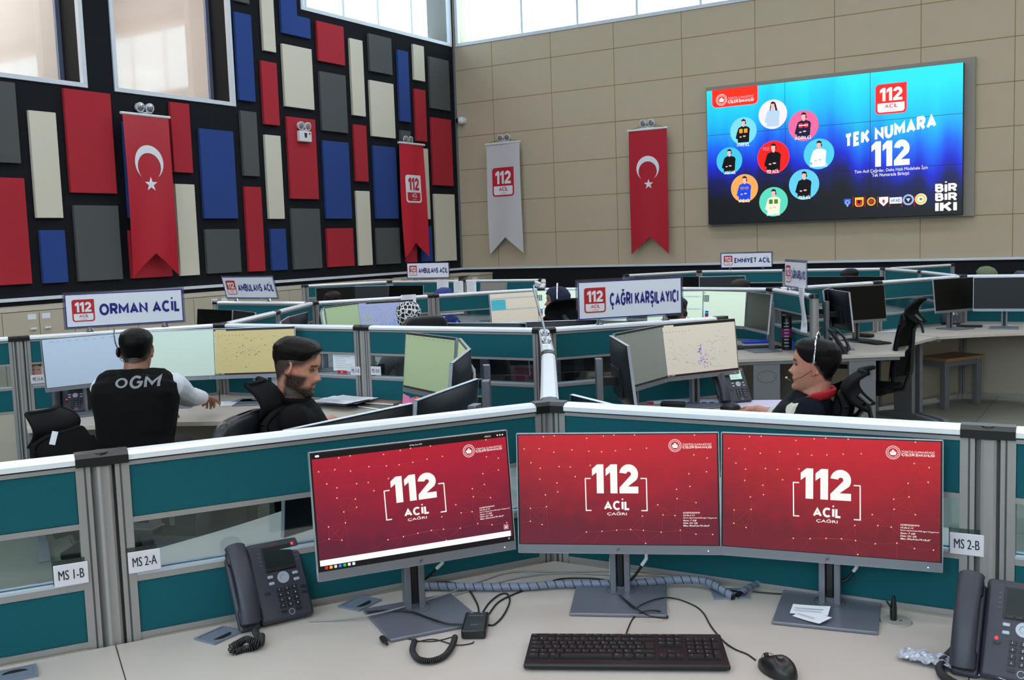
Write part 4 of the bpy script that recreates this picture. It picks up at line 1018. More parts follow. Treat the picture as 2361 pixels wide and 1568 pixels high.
def monitor(label, x, y, ang, art=None, tilt=TILT, z0=.126, on=False, group='desktop monitors', logo=True, stand=True, tall=False):
    T_ = Matrix.Translation((0, 0, z0)) @ Matrix.Rotation(rad(-tilt), 4, 'X')
    key = (tilt, z0, tall, on or art is not None)
    if key not in MON:
        t = thing('monitor', label, 'monitor', (x, y, .74), facing(ang), group)
        f = lambda p: T_ @ p
        m = MB(M_SLATE); m.xf = f
        hw = MW / 2
        m.box(-hw + .001, .004, .001, hw - .001, .012, MH - .001)
        m.grid(lambda a, b: Vector(((a - .5) * (MW - .012) , .012 + .030 * (max(0, math.sin(PI * a)) * max(0, math.sin(PI * b))) ** .5, .006 + b * (MH - .012))), 14, 10)
        m.box(-.11, .036, .05, .11, .044, .19)
        h = m.build('housing', t, smooth=True, angle=50)
        m = MB(M_RIM); m.xf = f
        m.box(-hw, 0, MH - .0022, hw, .013, MH); m.box(-hw, .0, 0, -hw + .0018, .013, MH); m.box(hw - .0018, 0, 0, hw, .013, MH); m.box(-hw, 0, 0, hw, .013, .002); m.build('rim', t)
        m = MB(M_CHIN); m.xf = f; m.box(-hw + .001, -.001, .001, hw - .001, .005, SZ0 - .001); ch = m.build('chin', t)
        g = MB(M_BLKP); g.xf = f; hpmark(g, 0, .011, .0058, .0014)
        g.build('maker_mark', ch)
        m = MB(M_BLKP); m.xf = f; m.box(-hw + .002, .0005, SZ0 - .001, hw - .002, .004, MH - .002); m.build('bezel', t)
        m = MB(M_OFF); m.xf = f; m.box(-SW / 2, .0, SZ0 + .001, SW / 2, .0006, SZ0 + SH); m.build('screen', t)
        g = MB(mat('grey_mark', (88, 92, 104), .4)); g.xf = lambda p: T_ @ Vector((-p.x, -p.y, p.z)); hpmark(g, 0, .15, .032, .0455); g.build('back_mark', t)
        if on or art:
            g = MB(M_LED); g.xf = f; g.disc((hw - .032, .010), .0015, .0016, 12); g.build('power_light', t)
        if tall:
            m = MB(M_CHIN); m.box(-.027, .118, .006, .027, .148, .38); m.build('stand_post', t, bevel=.002)
            m = MB(M_BLKP); m.box(-.022, .030, z0 + .10, .022, .119, z0 + .14); m.box(-.05, .030, z0 + .07, .05, .046, z0 + .17); m.build('neck', t, bevel=.003)
            m = MB(M_BASE); m.box(-.1185, -.05, 0.0005, .1185, .175, .009); m.build('base', t, bevel=.0025)
        else:
            m = MB(M_CHIN)
            m.box(-.026, .056, .006, -.010, .086, .335); m.box(.010, .056, .006, .026, .086, .335); m.box(-.012, .070, .006, .012, .086, .335); m.build('stand_post', t, bevel=.002)
            m = MB(M_BLKP); m.box(-.0095, .060, .02, .0095, .0715, .30); m.box(-.03, .030, z0 + .09, .03, .072, z0 + .15); m.build('neck', t, bevel=.003)
            m = MB(M_BASE); m.box(-.1185, -.105, 0.0005, .1185, .125, .009); b = m.build('base', t, bevel=.0025)
            m = MB(mat('base_ring', (80, 84, 94), .4, .6))
            m.tube([(.038 * math.cos(2 * PI * i / 24), .065 + .038 * math.sin(2 * PI * i / 24), .0092) for i in range(25)], .0006, 4); m.build('swivel_ring', b)
        MON[key] = t
    else:
        t = dup(MON[key], (x, y, .74), facing(ang), label, group)
        for ch in list(t.children):
            if ch.name.split('.')[0] == 'picture': bpy.data.objects.remove(ch)
    if art:
        g = MB(); g.xf = lambda p: T_ @ Vector((p.x - SW / 2, p.y - .0003, p.z + SZ0 + .001)); art(g)
        g.build('picture', t)
    return t
def mon_top(label, p0, p1, art=None, zt=1.2, **kw):
    # from the two pixels of the top edge (viewer's left and right ends of the FRONT when art faces us)
    A = at_z(p0[0], p0[1], zt); B = at_z(p1[0], p1[1], zt); d = B - A
    ang = math.degrees(math.atan2(d.y, d.x)) - 90
    if kw.pop('back', False): ang += 180
    c = (A + B) / 2; c = c + uv(ang) * (math.sin(rad(TILT)) * MH)
    return monitor(label, c.x, c.y, ang, art, z0=round(zt - .74 - MH * math.cos(rad(TILT)), 3), **kw)

# ---- what the screens show
def wallpaper(name, top, bot, side=0.25):
    m = bpy.data.materials.get(name)
    if m: return m
    m = bpy.data.materials.new(name); m.use_nodes = True; nt = m.node_tree; b = nt.nodes['Principled BSDF']
    b.inputs['Base Color'].default_value = (.004, .004, .004, 1); b.inputs['Roughness'].default_value = .3; b.inputs['Specular IOR Level'].default_value = .3
    tc = nt.nodes.new('ShaderNodeTexCoord'); sp = nt.nodes.new('ShaderNodeSeparateXYZ'); nt.links.new(tc.outputs['Object'], sp.inputs[0])
    def mt(op, a, c=None):
        n = nt.nodes.new('ShaderNodeMath'); n.operation = op
        for i, v in enumerate((a, c)):
            if v is None: continue
            if hasattr(v, 'is_output'): nt.links.new(v, n.inputs[i])
            else: n.inputs[i].default_value = v
        return n.outputs[0]
    h = mt('DIVIDE', mt('SUBTRACT', sp.outputs[2], .15), .28)
    xx = mt('MULTIPLY', sp.outputs[0], 2.0)
    h2 = mt('SUBTRACT', h, mt('MULTIPLY', mt('MULTIPLY', mt('SUBTRACT', xx, .06), mt('SUBTRACT', xx, .06)), .9 * side * 2))
    nz = nt.nodes.new('ShaderNodeTexNoise'); nz.inputs['Scale'].default_value = 30; nz.inputs['Detail'].default_value = 6; nt.links.new(tc.outputs['Object'], nz.inputs['Vector'])
    h3 = mt('ADD', h2, mt('MULTIPLY', mt('SUBTRACT', nz.outputs[0], .5), .35))
    cr = nt.nodes.new('ShaderNodeValToRGB'); e = cr.color_ramp.elements; e[0].position = .12; e[0].color = col(*bot); e[1].position = .95; e[1].color = col(*top)
    nt.links.new(h3, cr.inputs[0]); nt.links.new(cr.outputs[0], b.inputs['Emission Color']); b.inputs['Emission Strength'].default_value = 1
    try: m.cycles.emission_sampling = 'NONE'
    except Exception: pass
    return m
DOTS = [(410,165),(523,157),(857,185),(1030,163),(1138,153),(1347,153),(1950,158),(205,290),(363,289),(515,325),(702,302),(877,317),(1008,323),(1150,313),(1301,299),(1466,288),(275,433),(371,489),(566,472),(682,476),(888,461),(363,601),(542,639),(732,575),(419,762),(548,731),(260,901),(427,883),(256,1033),(379,1067),(1940,357),(2071,389),(2063,527),(1887,546),(1760,703),(1895,673),(1764,797),(1952,836),(1568,860),(1410,974),(1619,961),(1739,967),(836,1139),(996,1131),(1146,1118),(1288,1110),(1418,1118),(1597,1135),(1790,1114),(1945,1153),(2111,1154),(1438,1249)]
def art_red(top, bot, bars):
    def a(g):
        w0, w1, w2 = .0004, .0007, .0010
        g.use(wallpaper('red_wallpaper_%d' % top[0], top, bot)); 
        # a fine backdrop, so the gradient is even
        g.rect(0, 0, SW, SH, w0)
        y0, y1 = (SH * .085, SH * .955) if bars else (0, SH)
        def F(x, y): return ((x - 148) / 2022 * SW, y0 + (1262 - y) / 1112 * (y1 - y0))
        pts = [F(*p) for p in DOTS]
        g.use(emit(214, 74, 62, .8))
        for i in range(len(pts)):
            ds = sorted((math.hypot(DOTS[i][0] - DOTS[j][0], DOTS[i][1] - DOTS[j][1]), j) for j in range(len(pts)) if j != i)
            for d, j in ds[:3]:
                if d < 300 and (i < j or d > 150): g.line(pts[i], pts[j], .00035, w1)
        random.seed(5)
        for (x, y, tx, ty) in ((260, 901, 150, 770), (256, 1033, 150, 1060), (836, 1139, 640, 1262), (1940, 357, 2160, 500), (2071, 389, 2165, 350), (1940, 357, 2165, 350), (427, 883, 440, 1150), (1895, 673, 1952, 836), (2063, 527, 2165, 640), (996, 1131, 900, 1262), (1790, 1114, 1790, 1262)):
            g.line(F(x, y), F(tx, ty), .00035, w1)
        g.use(emit(255, 205, 150, 1.2))
        for p in pts: g.disc(p, .0016, w2, 8)
        W_ = emit(255, 250, 246, 1.0); g.use(W_)
        a1, b1 = F(905, 745), F(1375, 450); g.text('112', a1[0], a1[1], b1[0], b1[1], w2, .05)
        for s_ in ((835, 890), (1458, 1398)):
            for (p, q) in (((s_[0], 590), (s_[0] + (4 if s_[0] < 1000 else 2), 925)), ((s_[0], 594), (s_[1], 594)), ((s_[0] + 3, 919), (s_[1] + 3, 919))): g.line(F(*p), F(*q), .0028, w2)
        a1, b1 = F(1022, 915), F(1278, 820); g.text('ACİL', a1[0], a1[1], b1[0], b1[1], w2, .06)
        a1, b1 = F(1052, 972), F(1252, 930); g.text('ÇAĞRI', a1[0], a1[1], b1[0], b1[1], w2, .01)
        emblem(g, F(1753, 263), .0160, w2, W_)
        a1, b1 = F(1828, 262), F(2118, 237); g.text('TÜRKİYE CUMHURİYETİ', a1[0], a1[1], b1[0], b1[1], w2)
        a1, b1 = F(1828, 292), F(2118, 267); g.text('İÇİŞLERİ BAKANLIĞI', a1[0], a1[1], b1[0], b1[1], w2, .02)
        for i, (t_, xe) in enumerate((('k52876203474', 1988), ('10.36.2.12', 1935), ('kars-operator02.ng112.gov.tr', 2160), ('Ram: 7 GB', 1952), ('Disk: 231 GB', 1962), ('Mac: 84:a9:3e:79:18:d7', 2085))):
            a1, b1 = F(1820, 946 + i * 26), F(xe, 930 + i * 26); g.text(t_, a1[0], a1[1], b1[0], b1[1], w2, .012, .25)
        if bars:
            g.use(emit(18, 14, 18, 1)); g.rect(0, y1, SW, SH, w2); g.rect(0, 0, SW, SH * .045, w2)
            g.use(emit(255, 250, 255, 1.1)); g.rect(.001, SH * .043, SW - .006, SH * .092, w2 + .0003)
            g.rrect(.008, y1 + .004, .018, y1 + .009, .002, w2 + .0003)
            g.text('23 May Cum 10:51', SW * .485, y1 + .004, SW * .55, y1 + .0085, w2 + .0003); g.text('10.36.2.12', SW * .885, y1 + .0045, SW * .918, y1 + .0085, w2 + .0003)
            for k in range(3): g.disc((SW * (.955 + .014 * k), y1 + .0065), .002, w2 + .0003, 8)
            for k, c in enumerate(((226, 40, 40), (250, 190, 40), (225, 215, 205), (50, 130, 230), (50, 190, 70), (235, 235, 240), (220, 235, 240))):
                g.use(emit(*c)); g.rrect(.012 + k * .011, .003, .019 + k * .011, .010, .0015, w2 + .0003)
            g.use(emit(240, 240, 240)); g.ring((SW - .012, .0065), .0014, .0022, w2 + .0003, 12)
            g.use(emit(226, 60, 60)); g.rect(SW - .024, SH * .15, SW - .011, SH * .158, w2); g.use(emit(176, 150, 158)); g.rect(SW - .024, SH * .11, SW - .011, SH * .15, w2)
            g.use(emit(230, 220, 225)); g.disc((SW - .0175, SH * .13), .0026, w2 + .0003, 10)
    return a
def art_plain(c, dk=None, bar=True, seed=1):
    def a(g):
        g.use(wallpaper('sheet_%d_%d_%d' % c, c, tuple(int(v * .93) for v in c), .12)); g.rect(0, 0, SW, SH, .0004)
        if dk: g.use(emit(*dk)); g.rect(0, SH - .008, SW, SH, .0008); g.rect(0, 0, SW, .009, .0008)
        random.seed(seed)
        if bar:
            g.use(emit(int(c[0] * .6), int(c[1] * .62), int(c[2] * .66)))
            for k in range(9): x = .03 + k * .05 + random.random() * .01; g.rect(x, SH - .0175, x + .012 + random.random() * .01, SH - .0155, .0008)
            g.use(emit(int(c[0] * .82), int(c[1] * .86), int(c[2] * .9))); g.rect(0, SH - .024, SW, SH - .0232, .0008)
    return a
def art_map(c, ink, dots, seed, bar=True):
    def a(g):
        g.use(wallpaper('map_%d_%d_%d' % c, c, tuple(int(v * .95) for v in c), .10)); g.rect(0, 0, SW, SH, .0004)
        if bar:
            g.use(emit(34, 32, 34)); g.rect(0, SH - .012, SW, SH, .0008); g.use(emit(*c)); g.rect(.02, SH - .012, .085, SH - .003, .0011)
            g.use(emit(46, 16, 28)); g.rect(0, 0, SW, .009, .0008)
            for k in range(7): g.use(emit(*((230, 60, 50), (240, 180, 60), (220, 220, 220), (90, 150, 220), (90, 180, 110), (220, 220, 220), (200, 200, 230))[k])); g.rect(.008 + k * .009, .0025, .013 + k * .009, .0065, .0011)
        random.seed(seed); g.use(emit(*ink))
        for k in range(9): g.rect(.015 + .021 * k, SH - .043, .019 + .021 * k, SH - .038, .0008)
        def road(x, y, n, dx, dy, t=.0008):
            p = (x, y)
            for _ in range(n):
                q = (p[0] + dx + random.uniform(-.008, .008), p[1] + dy + random.uniform(-.008, .008))
                if not (.01 < q[0] < SW - .01 and .02 < q[1] < SH - .03): break
                g.line(p, q, t, .0008); p = q
        g.use(emit(int(c[0] * .78), int(c[1] * .76), int(c[2] * .74)))
        for k in range(10): road(random.uniform(.05, .4), random.uniform(.04, .2), 10, random.uniform(-.02, .02), random.uniform(-.015, .015))
        g.use(emit(int(c[0] * .6), int(c[1] * .6), int(c[2] * .58)))
        for k in range(26): x, y = random.uniform(.03, .45), random.uniform(.03, .23); g.rect(x, y, x + random.uniform(.006, .02), y + .0015, .0008)
        for (cc, n, cx, cy, sx, sy, r) in dots:
            g.use(emit(*cc))
            for k in range(n):
                x, y = random.gauss(cx, sx), random.gauss(cy, sy)
                if .01 < x < SW - .01 and .015 < y < SH - .03: g.disc((x, y), r * random.uniform(.7, 1.2), .0011, 8)
    return a
GRN = (206, 236, 214)
def art_form(c=(214, 238, 222), swatch=(.03, .5)):
    def a(g):
        g.use(wallpaper('form_%d_%d_%d' % c, c, tuple(int(v * .95) for v in c), .08)); g.rect(0, 0, SW, SH, .0004)
        x0, y0 = swatch
        g.use(emit(120, 200, 50)); g.rect(.01, SH - .022, .05, SH - .012, .0008); g.rect(.01, .03, .045, .07, .0008)
        g.use(emit(20, 40, 40)); g.rect(.008, SH - .09, .09, SH - .035, .0008)
        g.use(emit(190, 220, 205))
        for i in range(4):
            for j in range(4): g.rect(.016 + i * .018, SH - .085 + j * .0125, .028 + i * .018, SH - .077 + j * .0125, .0011)
        for k, cc in enumerate(((30, 70, 190), (40, 150, 190), (20, 90, 80), (50, 30, 90), (226, 60, 50), (236, 70, 50))): g.use(emit(*cc)); g.rect(.055, .10 - k * .011, .095, .1108 - k * .011, .0008)
        g.use(emit(170, 205, 190)); g.rect(.10, 0, .101, SH, .0008); g.rect(.10, SH - .02, SW, SH - .0192, .0008)
    return a
def art_table(c=(214, 238, 222), lc=(110, 170, 190), block=None):
    def a(g):
        g.use(wallpaper('table_%d_%d_%d' % c, c, tuple(int(v * .95) for v in c), .08)); g.rect(0, 0, SW, SH, .0004)
        g.use(emit(*lc))
        for y in (SH * .82, SH * .44):
            g.rect(.008, y, SW - .008, y + .003, .0008); random.seed(3)
            for k in range(22): x = .012 + k * .021; g.rect(x, y + .005, x + random.uniform(.008, .017), y + .008, .0008)
            g.rect(.008, y + .011, SW - .008, y + .0125, .0008)
        g.use(emit(int(c[0] * .8), int(c[1] * .82), int(c[2] * .84)))
        for x in (.17, .34): g.rect(x, .01, x + .001, SH * .8, .0008)
        if block:
            g.use(emit(*block)); g.rect(.008, SH * .46, .16, SH * .80, .0008); g.use(emit(60, 130, 150))
            for i in range(5): g.rect(.012 + i * .03, SH * .47, .0126 + i * .03, SH * .79, .0011)
            g.use(emit(150, 90, 120)); g.rect(.01, SH * .66, .158, SH * .67, .0011)
    return a
NV = (112, 60, 200)
# foreground trio (solved from all four corners)
monitor('left foreground monitor with red wallpaper, taskbar icons and white bar', -1.498, 1.944, 325.9, art_red((178, 28, 52), (96, 30, 54), True), tilt=6.0, z0=.138)
monitor('middle foreground monitor with red wallpaper, above the keyboard', -1.119, 2.267, 293.55, art_red((196, 30, 44), (104, 30, 48), False), z0=.126)
monitor('right foreground monitor with red wallpaper, paper slips on its base', -.635, 2.415, 280.25, art_red((198, 28, 42), (112, 30, 44), False), z0=.126)
# forest station
mon_top('left monitor of the forest station with pale blue empty sheet', (102.3, 781.7), (290, 766), art_plain((168, 192, 216), None, True, 2))
mon_top('middle monitor of the forest station with pale green call form', (290, 766), (498.5, 757.8), art_form((186, 212, 206)))
mon_top('right monitor of the forest station with yellow map', (498.5, 757.8), (668.4, 752.1), art_map((186, 178, 128), (90, 90, 70), [((96, 44, 120), 16, .24, .14, .06, .05, .003), ((110, 170, 80), 12, .19, .12, .008, .03, .0022)], 7))
# bearded man's station
mon_top('monitor with plain green sheet and pink notes under it', (934, 765), (1053, 779), art_plain((150, 172, 136), (36, 36, 36), True, 4), zt=1.222)
mon_top('middle monitor of the bearded man\'s curved row, seen almost edge on', (1057.4, 779.3), (1078.6, 804.4), art_plain((150, 172, 136), (36, 36, 36), False, 5), zt=1.222, tall=True)
mon_top('nearest monitor of the bearded man\'s curved row, dark back towards us', (1078.6, 804.4), (1038, 836), art_plain((150, 172, 136), (36, 36, 36), False, 6), zt=1.222, tall=True)
# behind the left foreground partition
mon_top('black-backed monitor with large mark behind the foreground partition', (1094.6, 873), (956, 922), zt=1.172, tall=True)
mon_top('low black monitor showing only its top edge behind the left partition', (916, 935), (690, 983), zt=1.172, tall=True)
mon_top('monitor top edge peeping over the right foreground partition', (1470, 945), (1369, 920), zt=1.172)
# navy vest man's station
mon_top('dark-backed monitor at the left of the navy vest man\'s row', (1412.5, 774.3), (1449, 795.3), art_plain((130, 140, 134), (30, 30, 34), False, 8), back=True, tall=True)
mon_top('grey-green screen monitor in the middle of the navy vest man\'s row', (1415.9, 769.3), (1527.2, 748.3), art_plain((116, 124, 120), (30, 30, 34), True, 9))
mon_top('monitor with pale map and purple dots', (1527, 748), (1687.6, 734.8), art_map((206, 202, 190), (120, 120, 116), [(NV, 40, .265, .07, .02, .018, .0026), (NV, 26, .25, .13, .008, .015, .0026), (NV, 14, .28, .10, .07, .05, .0022)], 21), tilt=6)
# station behind the glass, woman in navy
mon_top('monitor with beige spreadsheet and blue block', (1130, 677.5), (1235, 671), art_table((206, 200, 188), (90, 150, 180), (70, 170, 190)))
mon_top('call form monitor behind the woman in the navy head cover', (1237, 670.5), (1340, 668), art_form())
mon_top('call form monitor mostly hidden by the big sign, left of the woman', (1345, 668), (1440, 668), art_form())
mon_top('pale table monitor just right of the big sign', (1500, 671), (1614, 670.4), art_table())
mon_top('pale green call form monitor with colour swatches right of the big sign', (1616.7, 669.5), (1722, 672.3), art_form())
mon_top('dark switched-off monitor angled at the right of the call form screens', (1723.3, 672.3), (1777.3, 679), tall=True)
# black and white scarf station
mon_top('monitor seen from its side behind the little flag stand', (740, 722), (746, 708), art_plain((150, 176, 140), None, False, 3))
mon_top('monitor with plain green sheet at the black and white scarf station', (746, 708), (826.3, 697.6), art_plain((152, 178, 142), (60, 70, 60), True, 3))
mon_top('monitor with lilac blue map at the black and white scarf station', (827, 697.6), (944.9, 690.9), art_map((150, 164, 206), (70, 80, 110), [((150, 186, 120), 26, .08, .12, .03, .05, .006), ((120, 150, 210), 20, .32, .07, .05, .02, .012), ((96, 60, 150), 9, .3, .12, .08, .06, .003)], 14))
mon_top('long dark monitor left of the blue-lit partition', (452.6, 712), (537.7, 714.8)); mon_top('dark monitor running behind the blue-lit partition rail', (537.7, 714.8), (587.5, 720.5))
mon_top('dark monitor back right of the blue-lit partition, nearer one', (665, 729), (645, 741)); mon_top('dark monitor back right of the blue-lit partition, farther one', (702, 720.5), (668, 729.5))
mon_top('monitor top edge behind the rail right of the scarf woman\'s chair', (1206.5, 744.5), (1040, 744)); mon_top('monitor top edge behind the rail left of the big sign', (1340, 737.3), (1216, 741.7))
# right side stations
mon_top('monitor seen nearly edge on behind the small call taker sign', (1903, 668), (1914, 663), tall=True); mon_top('monitor with dark back and small mark beside the grey stand posts', (1965.8, 674.3), (1906.9, 665.7), tall=True)
mon_top('switched-off monitor facing us behind the dark-backed one', (1933.6, 662), (2025.5, 657))
mon_top('switched-off wide monitor above the right rear desk phone', (2141, 645.5), (2253.9, 638.2)); mon_top('switched-off monitor at the right photo edge in the rear', (2262, 639.7), (2372, 638.2))
# far rows
mon_top('far switched-off monitor, left of the seam behind the dark-haired head', (735.4, 664), (817.6, 660)); mon_top('far switched-off monitor in the middle of the rear left row', (817.6, 660), (902, 657.5)); mon_top('far switched-off monitor at the right of the rear left row', (902, 658), (969.7, 657.4))
mon_top('far monitor with grey screen beside the pinned white sheets', (1107, 650), (1168, 651), art_plain((110, 112, 112), None, False, 3))
mon_top('far switched-off monitor, leftmost under the row left of the police sign', (1469.8, 637), (1540.6, 636.6)); mon_top('far switched-off monitor in the middle left of the police sign', (1540.6, 638), (1620, 637.3)); mon_top('far switched-off monitor below the police emergency sign', (1623, 638), (1707, 636))
mon_top('far switched-off monitor left of the far dark-haired man', (1872, 637.5), (1950, 637)); mon_top('far switched-off monitor right of the far dark-haired man', (1950, 637), (2026, 637.5))
# ------------------------------------------------------------------ desk phones
M_PH = mat('phone_graphite', (50, 50, 62), 0.42, bump=.05, bscale=400)
M_PHD = mat('phone_dark', (24, 24, 30), 0.4)
M_KEYS = mat('silver_key', (176, 180, 192), 0.35, .3)
M_COIL = mat('coil_rubber', (26, 26, 30), 0.45)
PHT = {}
def phone(label, x, y, ang, lit=False, tilt=58, leds=2, cord=False):
    W_, H_ = .190, .205
    key = (lit, leds)
    if key in PHT: return dup(PHT[key], (x, y, .74), facing(ang), label, 'graphite desk phones')
    t = thing('desk_phone', label, 'phone', (x, y, .74), facing(ang), 'graphite desk phones')
    R_ = Matrix.Translation((0, 0, .012)) @ Matrix.Rotation(rad(-(90 - tilt)), 4, 'X')
    f = lambda p: R_ @ p
    m = MB(M_PH); m.xf = f
    m.box(-.040, 0.0, 0, W_ / 2, .022, H_); m.box(-W_ / 2, .008, -.006, -.040, .026, H_ * .93)
    b = m.build('body', t, bevel=.010, seg=3)
    m = MB(M_PHD); m.box(-.06, .112, 0, .06, .120, .12); m.box(-.07, .030, 0, .07, .125, .006); m.build('stand', t, bevel=.003)
    # handset lying in its cradle
    m = MB(M_PH); m.xf = f; hx = -W_ / 2 + .026
    pts = []; rs = []
    for i in range(13):
        k = i / 12; pts.append((hx, -.010 - .022 * math.sin(PI * k) ** .8, .012 + k * (H_ * .98 - .012))); e = abs(k - .5) * 2; rs.append((.0235 + .0025 * e ** 3, .010 + .007 * e ** 3))
    m.tube(pts, rs, 14); h = m.build('handset', t, smooth=True, angle=60)
    for (za, zb) in ((.006, .048), (H_ * .78, H_ * .96)): m = MB(M_PHD); m.xf = f; m.box(hx - .024, -.006, za, hx + .024, .010, zb); m.build('cradle_cup', t, bevel=.006)
    U0 = lambda u: -W_ / 2 + u * W_
    m = MB(mat('lcd_lit', (10, 10, 10)) if False else (emit(196, 236, 226) if lit else mat('lcd_dark', (38, 44, 44), .15))); m.xf = f
    m.box(U0(.50), -.0015, H_ * .655, U0(.875), .001, H_ * .915); sc = m.build('display', t)
    m = MB(M_PHD); m.xf = f; m.box(U0(.475), -.001, H_ * .60, U0(.895), .0005, H_ * .925); 
    for k in range(4): m.box(U0(.50 + k * .095), -.004, H_ * .612, U0(.588 + k * .095), 0, H_ * .642)
    m.build('display_frame', t, bevel=.0012)
    if lit:
        g = MB(M_INK); g.xf = f
        for k in range(4): g.rect(U0(.52), H_ * (.70 + k * .05), U0(.78 - .05 * (k % 2)), H_ * (.706 + k * .05), .0018)
        g.build('display_text', sc)
    m = MB(M_KEYS); m.xf = f; c = (U0(.69), H_ * .515)
    n = 28
    def ringp(r, y): return [(c[0] + r * math.cos(2 * PI * i / n), y, c[1] + r * math.sin(2 * PI * i / n)) for i in range(n)]
    vs = ringp(.0155, 0) + ringp(.0148, -.0035) + ringp(.008, -.0035) + ringp(.0065, -.0015)
    fs = [(j * n + i, j * n + (i + 1) % n, (j + 1) * n + (i + 1) % n, (j + 1) * n + i) for j in range(3) for i in range(n)] + [tuple(range(3 * n, 4 * n))]
    m.add(vs, fs); m.build('navigation_ring', t, smooth=True)
    for (u, v) in ((.52, .545), (.52, .465), (.86, .545), (.86, .465)):
        m = MB(M_KEYS); m.xf = f; m.box(U0(u) - .0075, -.0035, H_ * v - .004, U0(u) + .0075, .001, H_ * v + .004); m.build('feature_key', t, bevel=.0025)
    chars = '123456789*0#'
    for r in range(4):
        for q in range(3):
            u, v = .60 + q * .10, .375 - r * .067
            m = MB(M_PHD); m.xf = f; m.box(U0(u) - .0066, -.0035, H_ * v - .0045, U0(u) + .0066, .001, H_ * v + .0045); m.use(M_WHP); m.text(chars[r * 3 + q], U0(u) - .0013, H_ * v - .0022, U0(u) + .0015, H_ * v + .0026, .0037, 0, keep=True)
            m.build('dial_key', t)
    for (u, v) in ((.60, .105), (.80, .105), (.44, .355), (.93, .36), (.93, .29)):
        m = MB(M_PHD); m.xf = f; m.box(U0(u) - .007, -.003, H_ * v - .003, U0(u) + .007, .001, H_ * v + .003); m.build('function_key', t)
    m = MB(M_KEYS); m.xf = f; m.ring((U0(.70), H_ * .085), .0062, .0075, .0006); m.build('speaker_key_ring', t)
    for k in range(4):
        for u in (.435, .925): m = MB(mat('line_key', (80, 82, 92), .4)); m.xf = f; m.box(U0(u) - .003, -.0012, H_ * (.70 + k * .05), U0(u) + .003, .0002, H_ * (.715 + k * .05)); m.build('line_key', t)
    for (u, v) in (((.91, .915),) if leds == 1 else ((.91, .915), (.435, .40)) if leds == 2 else ((.435, .40),)):
        m = MB(emit(255, 40, 50, 3.0)); m.xf = f; m.disc((U0(u), H_ * v), .0036, .0009, 12); m.build('message_light', t)
    g = MB(mat('maker_red', (150, 44, 54), .5)); g.xf = f; g.text('AVAYA', U0(.60), H_ * .942, U0(.72), H_ * .958, .0006); g.build('maker_name', t)
    PHT[key] = t; return t
a = at_z(556, 1460, .745); b = at_z(727, 1420, .745); d = b - a; an = math.degrees(math.atan2(d.y, d.x)) - 90; c = (a + b) / 2
phone('graphite desk phone left of the left red-screen monitor', c.x, c.y, an, leds=1)
p = at_z(2304, 1575, .745); phone('graphite desk phone at the right photo edge, cut off by it', p.x, p.y, 268, leds=3)
p = at_z(160, 953, .745); phone('graphite desk phone left of the man in the OGM vest', p.x, p.y, 322, leds=2)
p = at_z(1700, 930, .745); phone('desk phone with lit display beside the navy vest man\'s hand', p.x, p.y, 318, lit=True, leds=1)
p = at_z(2194, 748, .745); phone('graphite desk phone under the wide switched-off monitor', p.x, p.y, 300, leds=2)
p = at_z(1952, 812, .745); phone('black desk phone seen from behind on the empty desk', p.x, p.y, 25, leds=2)
p = at_z(1850, 806, .745); phone('low black phone right of the magenta bottle', p.x, p.y, 230, leds=2)

# ------------------------------------------------------------------ cables
def smooth_path(pts, n=6):
    out = []; P_ = [Vector(p) for p in pts]
    for i in range(len(P_) - 1):
        a = P_[max(i - 1, 0)]; b = P_[i]; c = P_[i + 1]; d = P_[min(i + 2, len(P_) - 1)]
        for k in range(n):
            t = k / n; out.append(.5 * ((2 * b) + (c - a) * t + (2 * a - 5 * b + 4 * c - d) * t * t + (3 * b - a - 3 * c + d) * t * t * t))
    out.append(P_[-1]); return out
def dpath(px, z=.7425, zs=None):
    return smooth_path([at_z(p[0], p[1], (p[2] if len(p) > 2 else z)) for p in px])
def cable(label, px, r, m, parent=None, name='cable', z=None):
    b = MB(m); b.tube(dpath(px, z or .7405 + r), r, 8); o = b.build(name, parent, smooth=True, angle=80)
    if not parent: tag(o, label, 'cable')
    return o
M_CBK = mat('black_cable', (18, 18, 20), .4); M_CGR = mat('grey_cable', (150, 150, 150), .5)
cable('thin grey network cable running from the left phone behind the monitors', [(712, 1432), (760, 1431), (822, 1424, .748), (850, 1419, .756), (900, 1408, .756), (975, 1386, .756), (1040, 1366, .754), (1070, 1352), (1110, 1340), (1160, 1323), (1210, 1317), (1290, 1319), (1400, 1317), (1500, 1318), (1580, 1322), (1625, 1335), (1668, 1364)], .0022, M_CGR)
cable('second thin grey cable behind the middle monitor base', [(1050, 1372), (1130, 1348), (1210, 1330), (1290, 1322), (1420, 1326), (1560, 1330), (1640, 1346), (1675, 1362)], .002, M_CGR)
cable('black cable looping from the black control box to the left', [(1104, 1413), (1100, 1392), (1078, 1358), (1040, 1343), (1000, 1345), (977, 1364), (978, 1388), (1003, 1416), (1040, 1434), (1068, 1437)], .0022, M_CBK)
cable('black cable looping from the black control box to the right', [(1113, 1412), (1128, 1390), (1152, 1371), (1170, 1370), (1175, 1388), (1160, 1420), (1140, 1440), (1126, 1441)], .0022, M_CBK)
cable('black cable from the control box towards the middle monitor', [(1124, 1422), (1150, 1388), (1200, 1364), (1260, 1344), (1300, 1334), (1370, 1334), (1415, 1342)], .0022, M_CBK)
cable('black cable lying across the left monitor base', [(845, 1412), (885, 1408), (945, 1410), (985, 1424), (1030, 1438), (1068, 1440)], .0025, M_CBK, z=.7535)
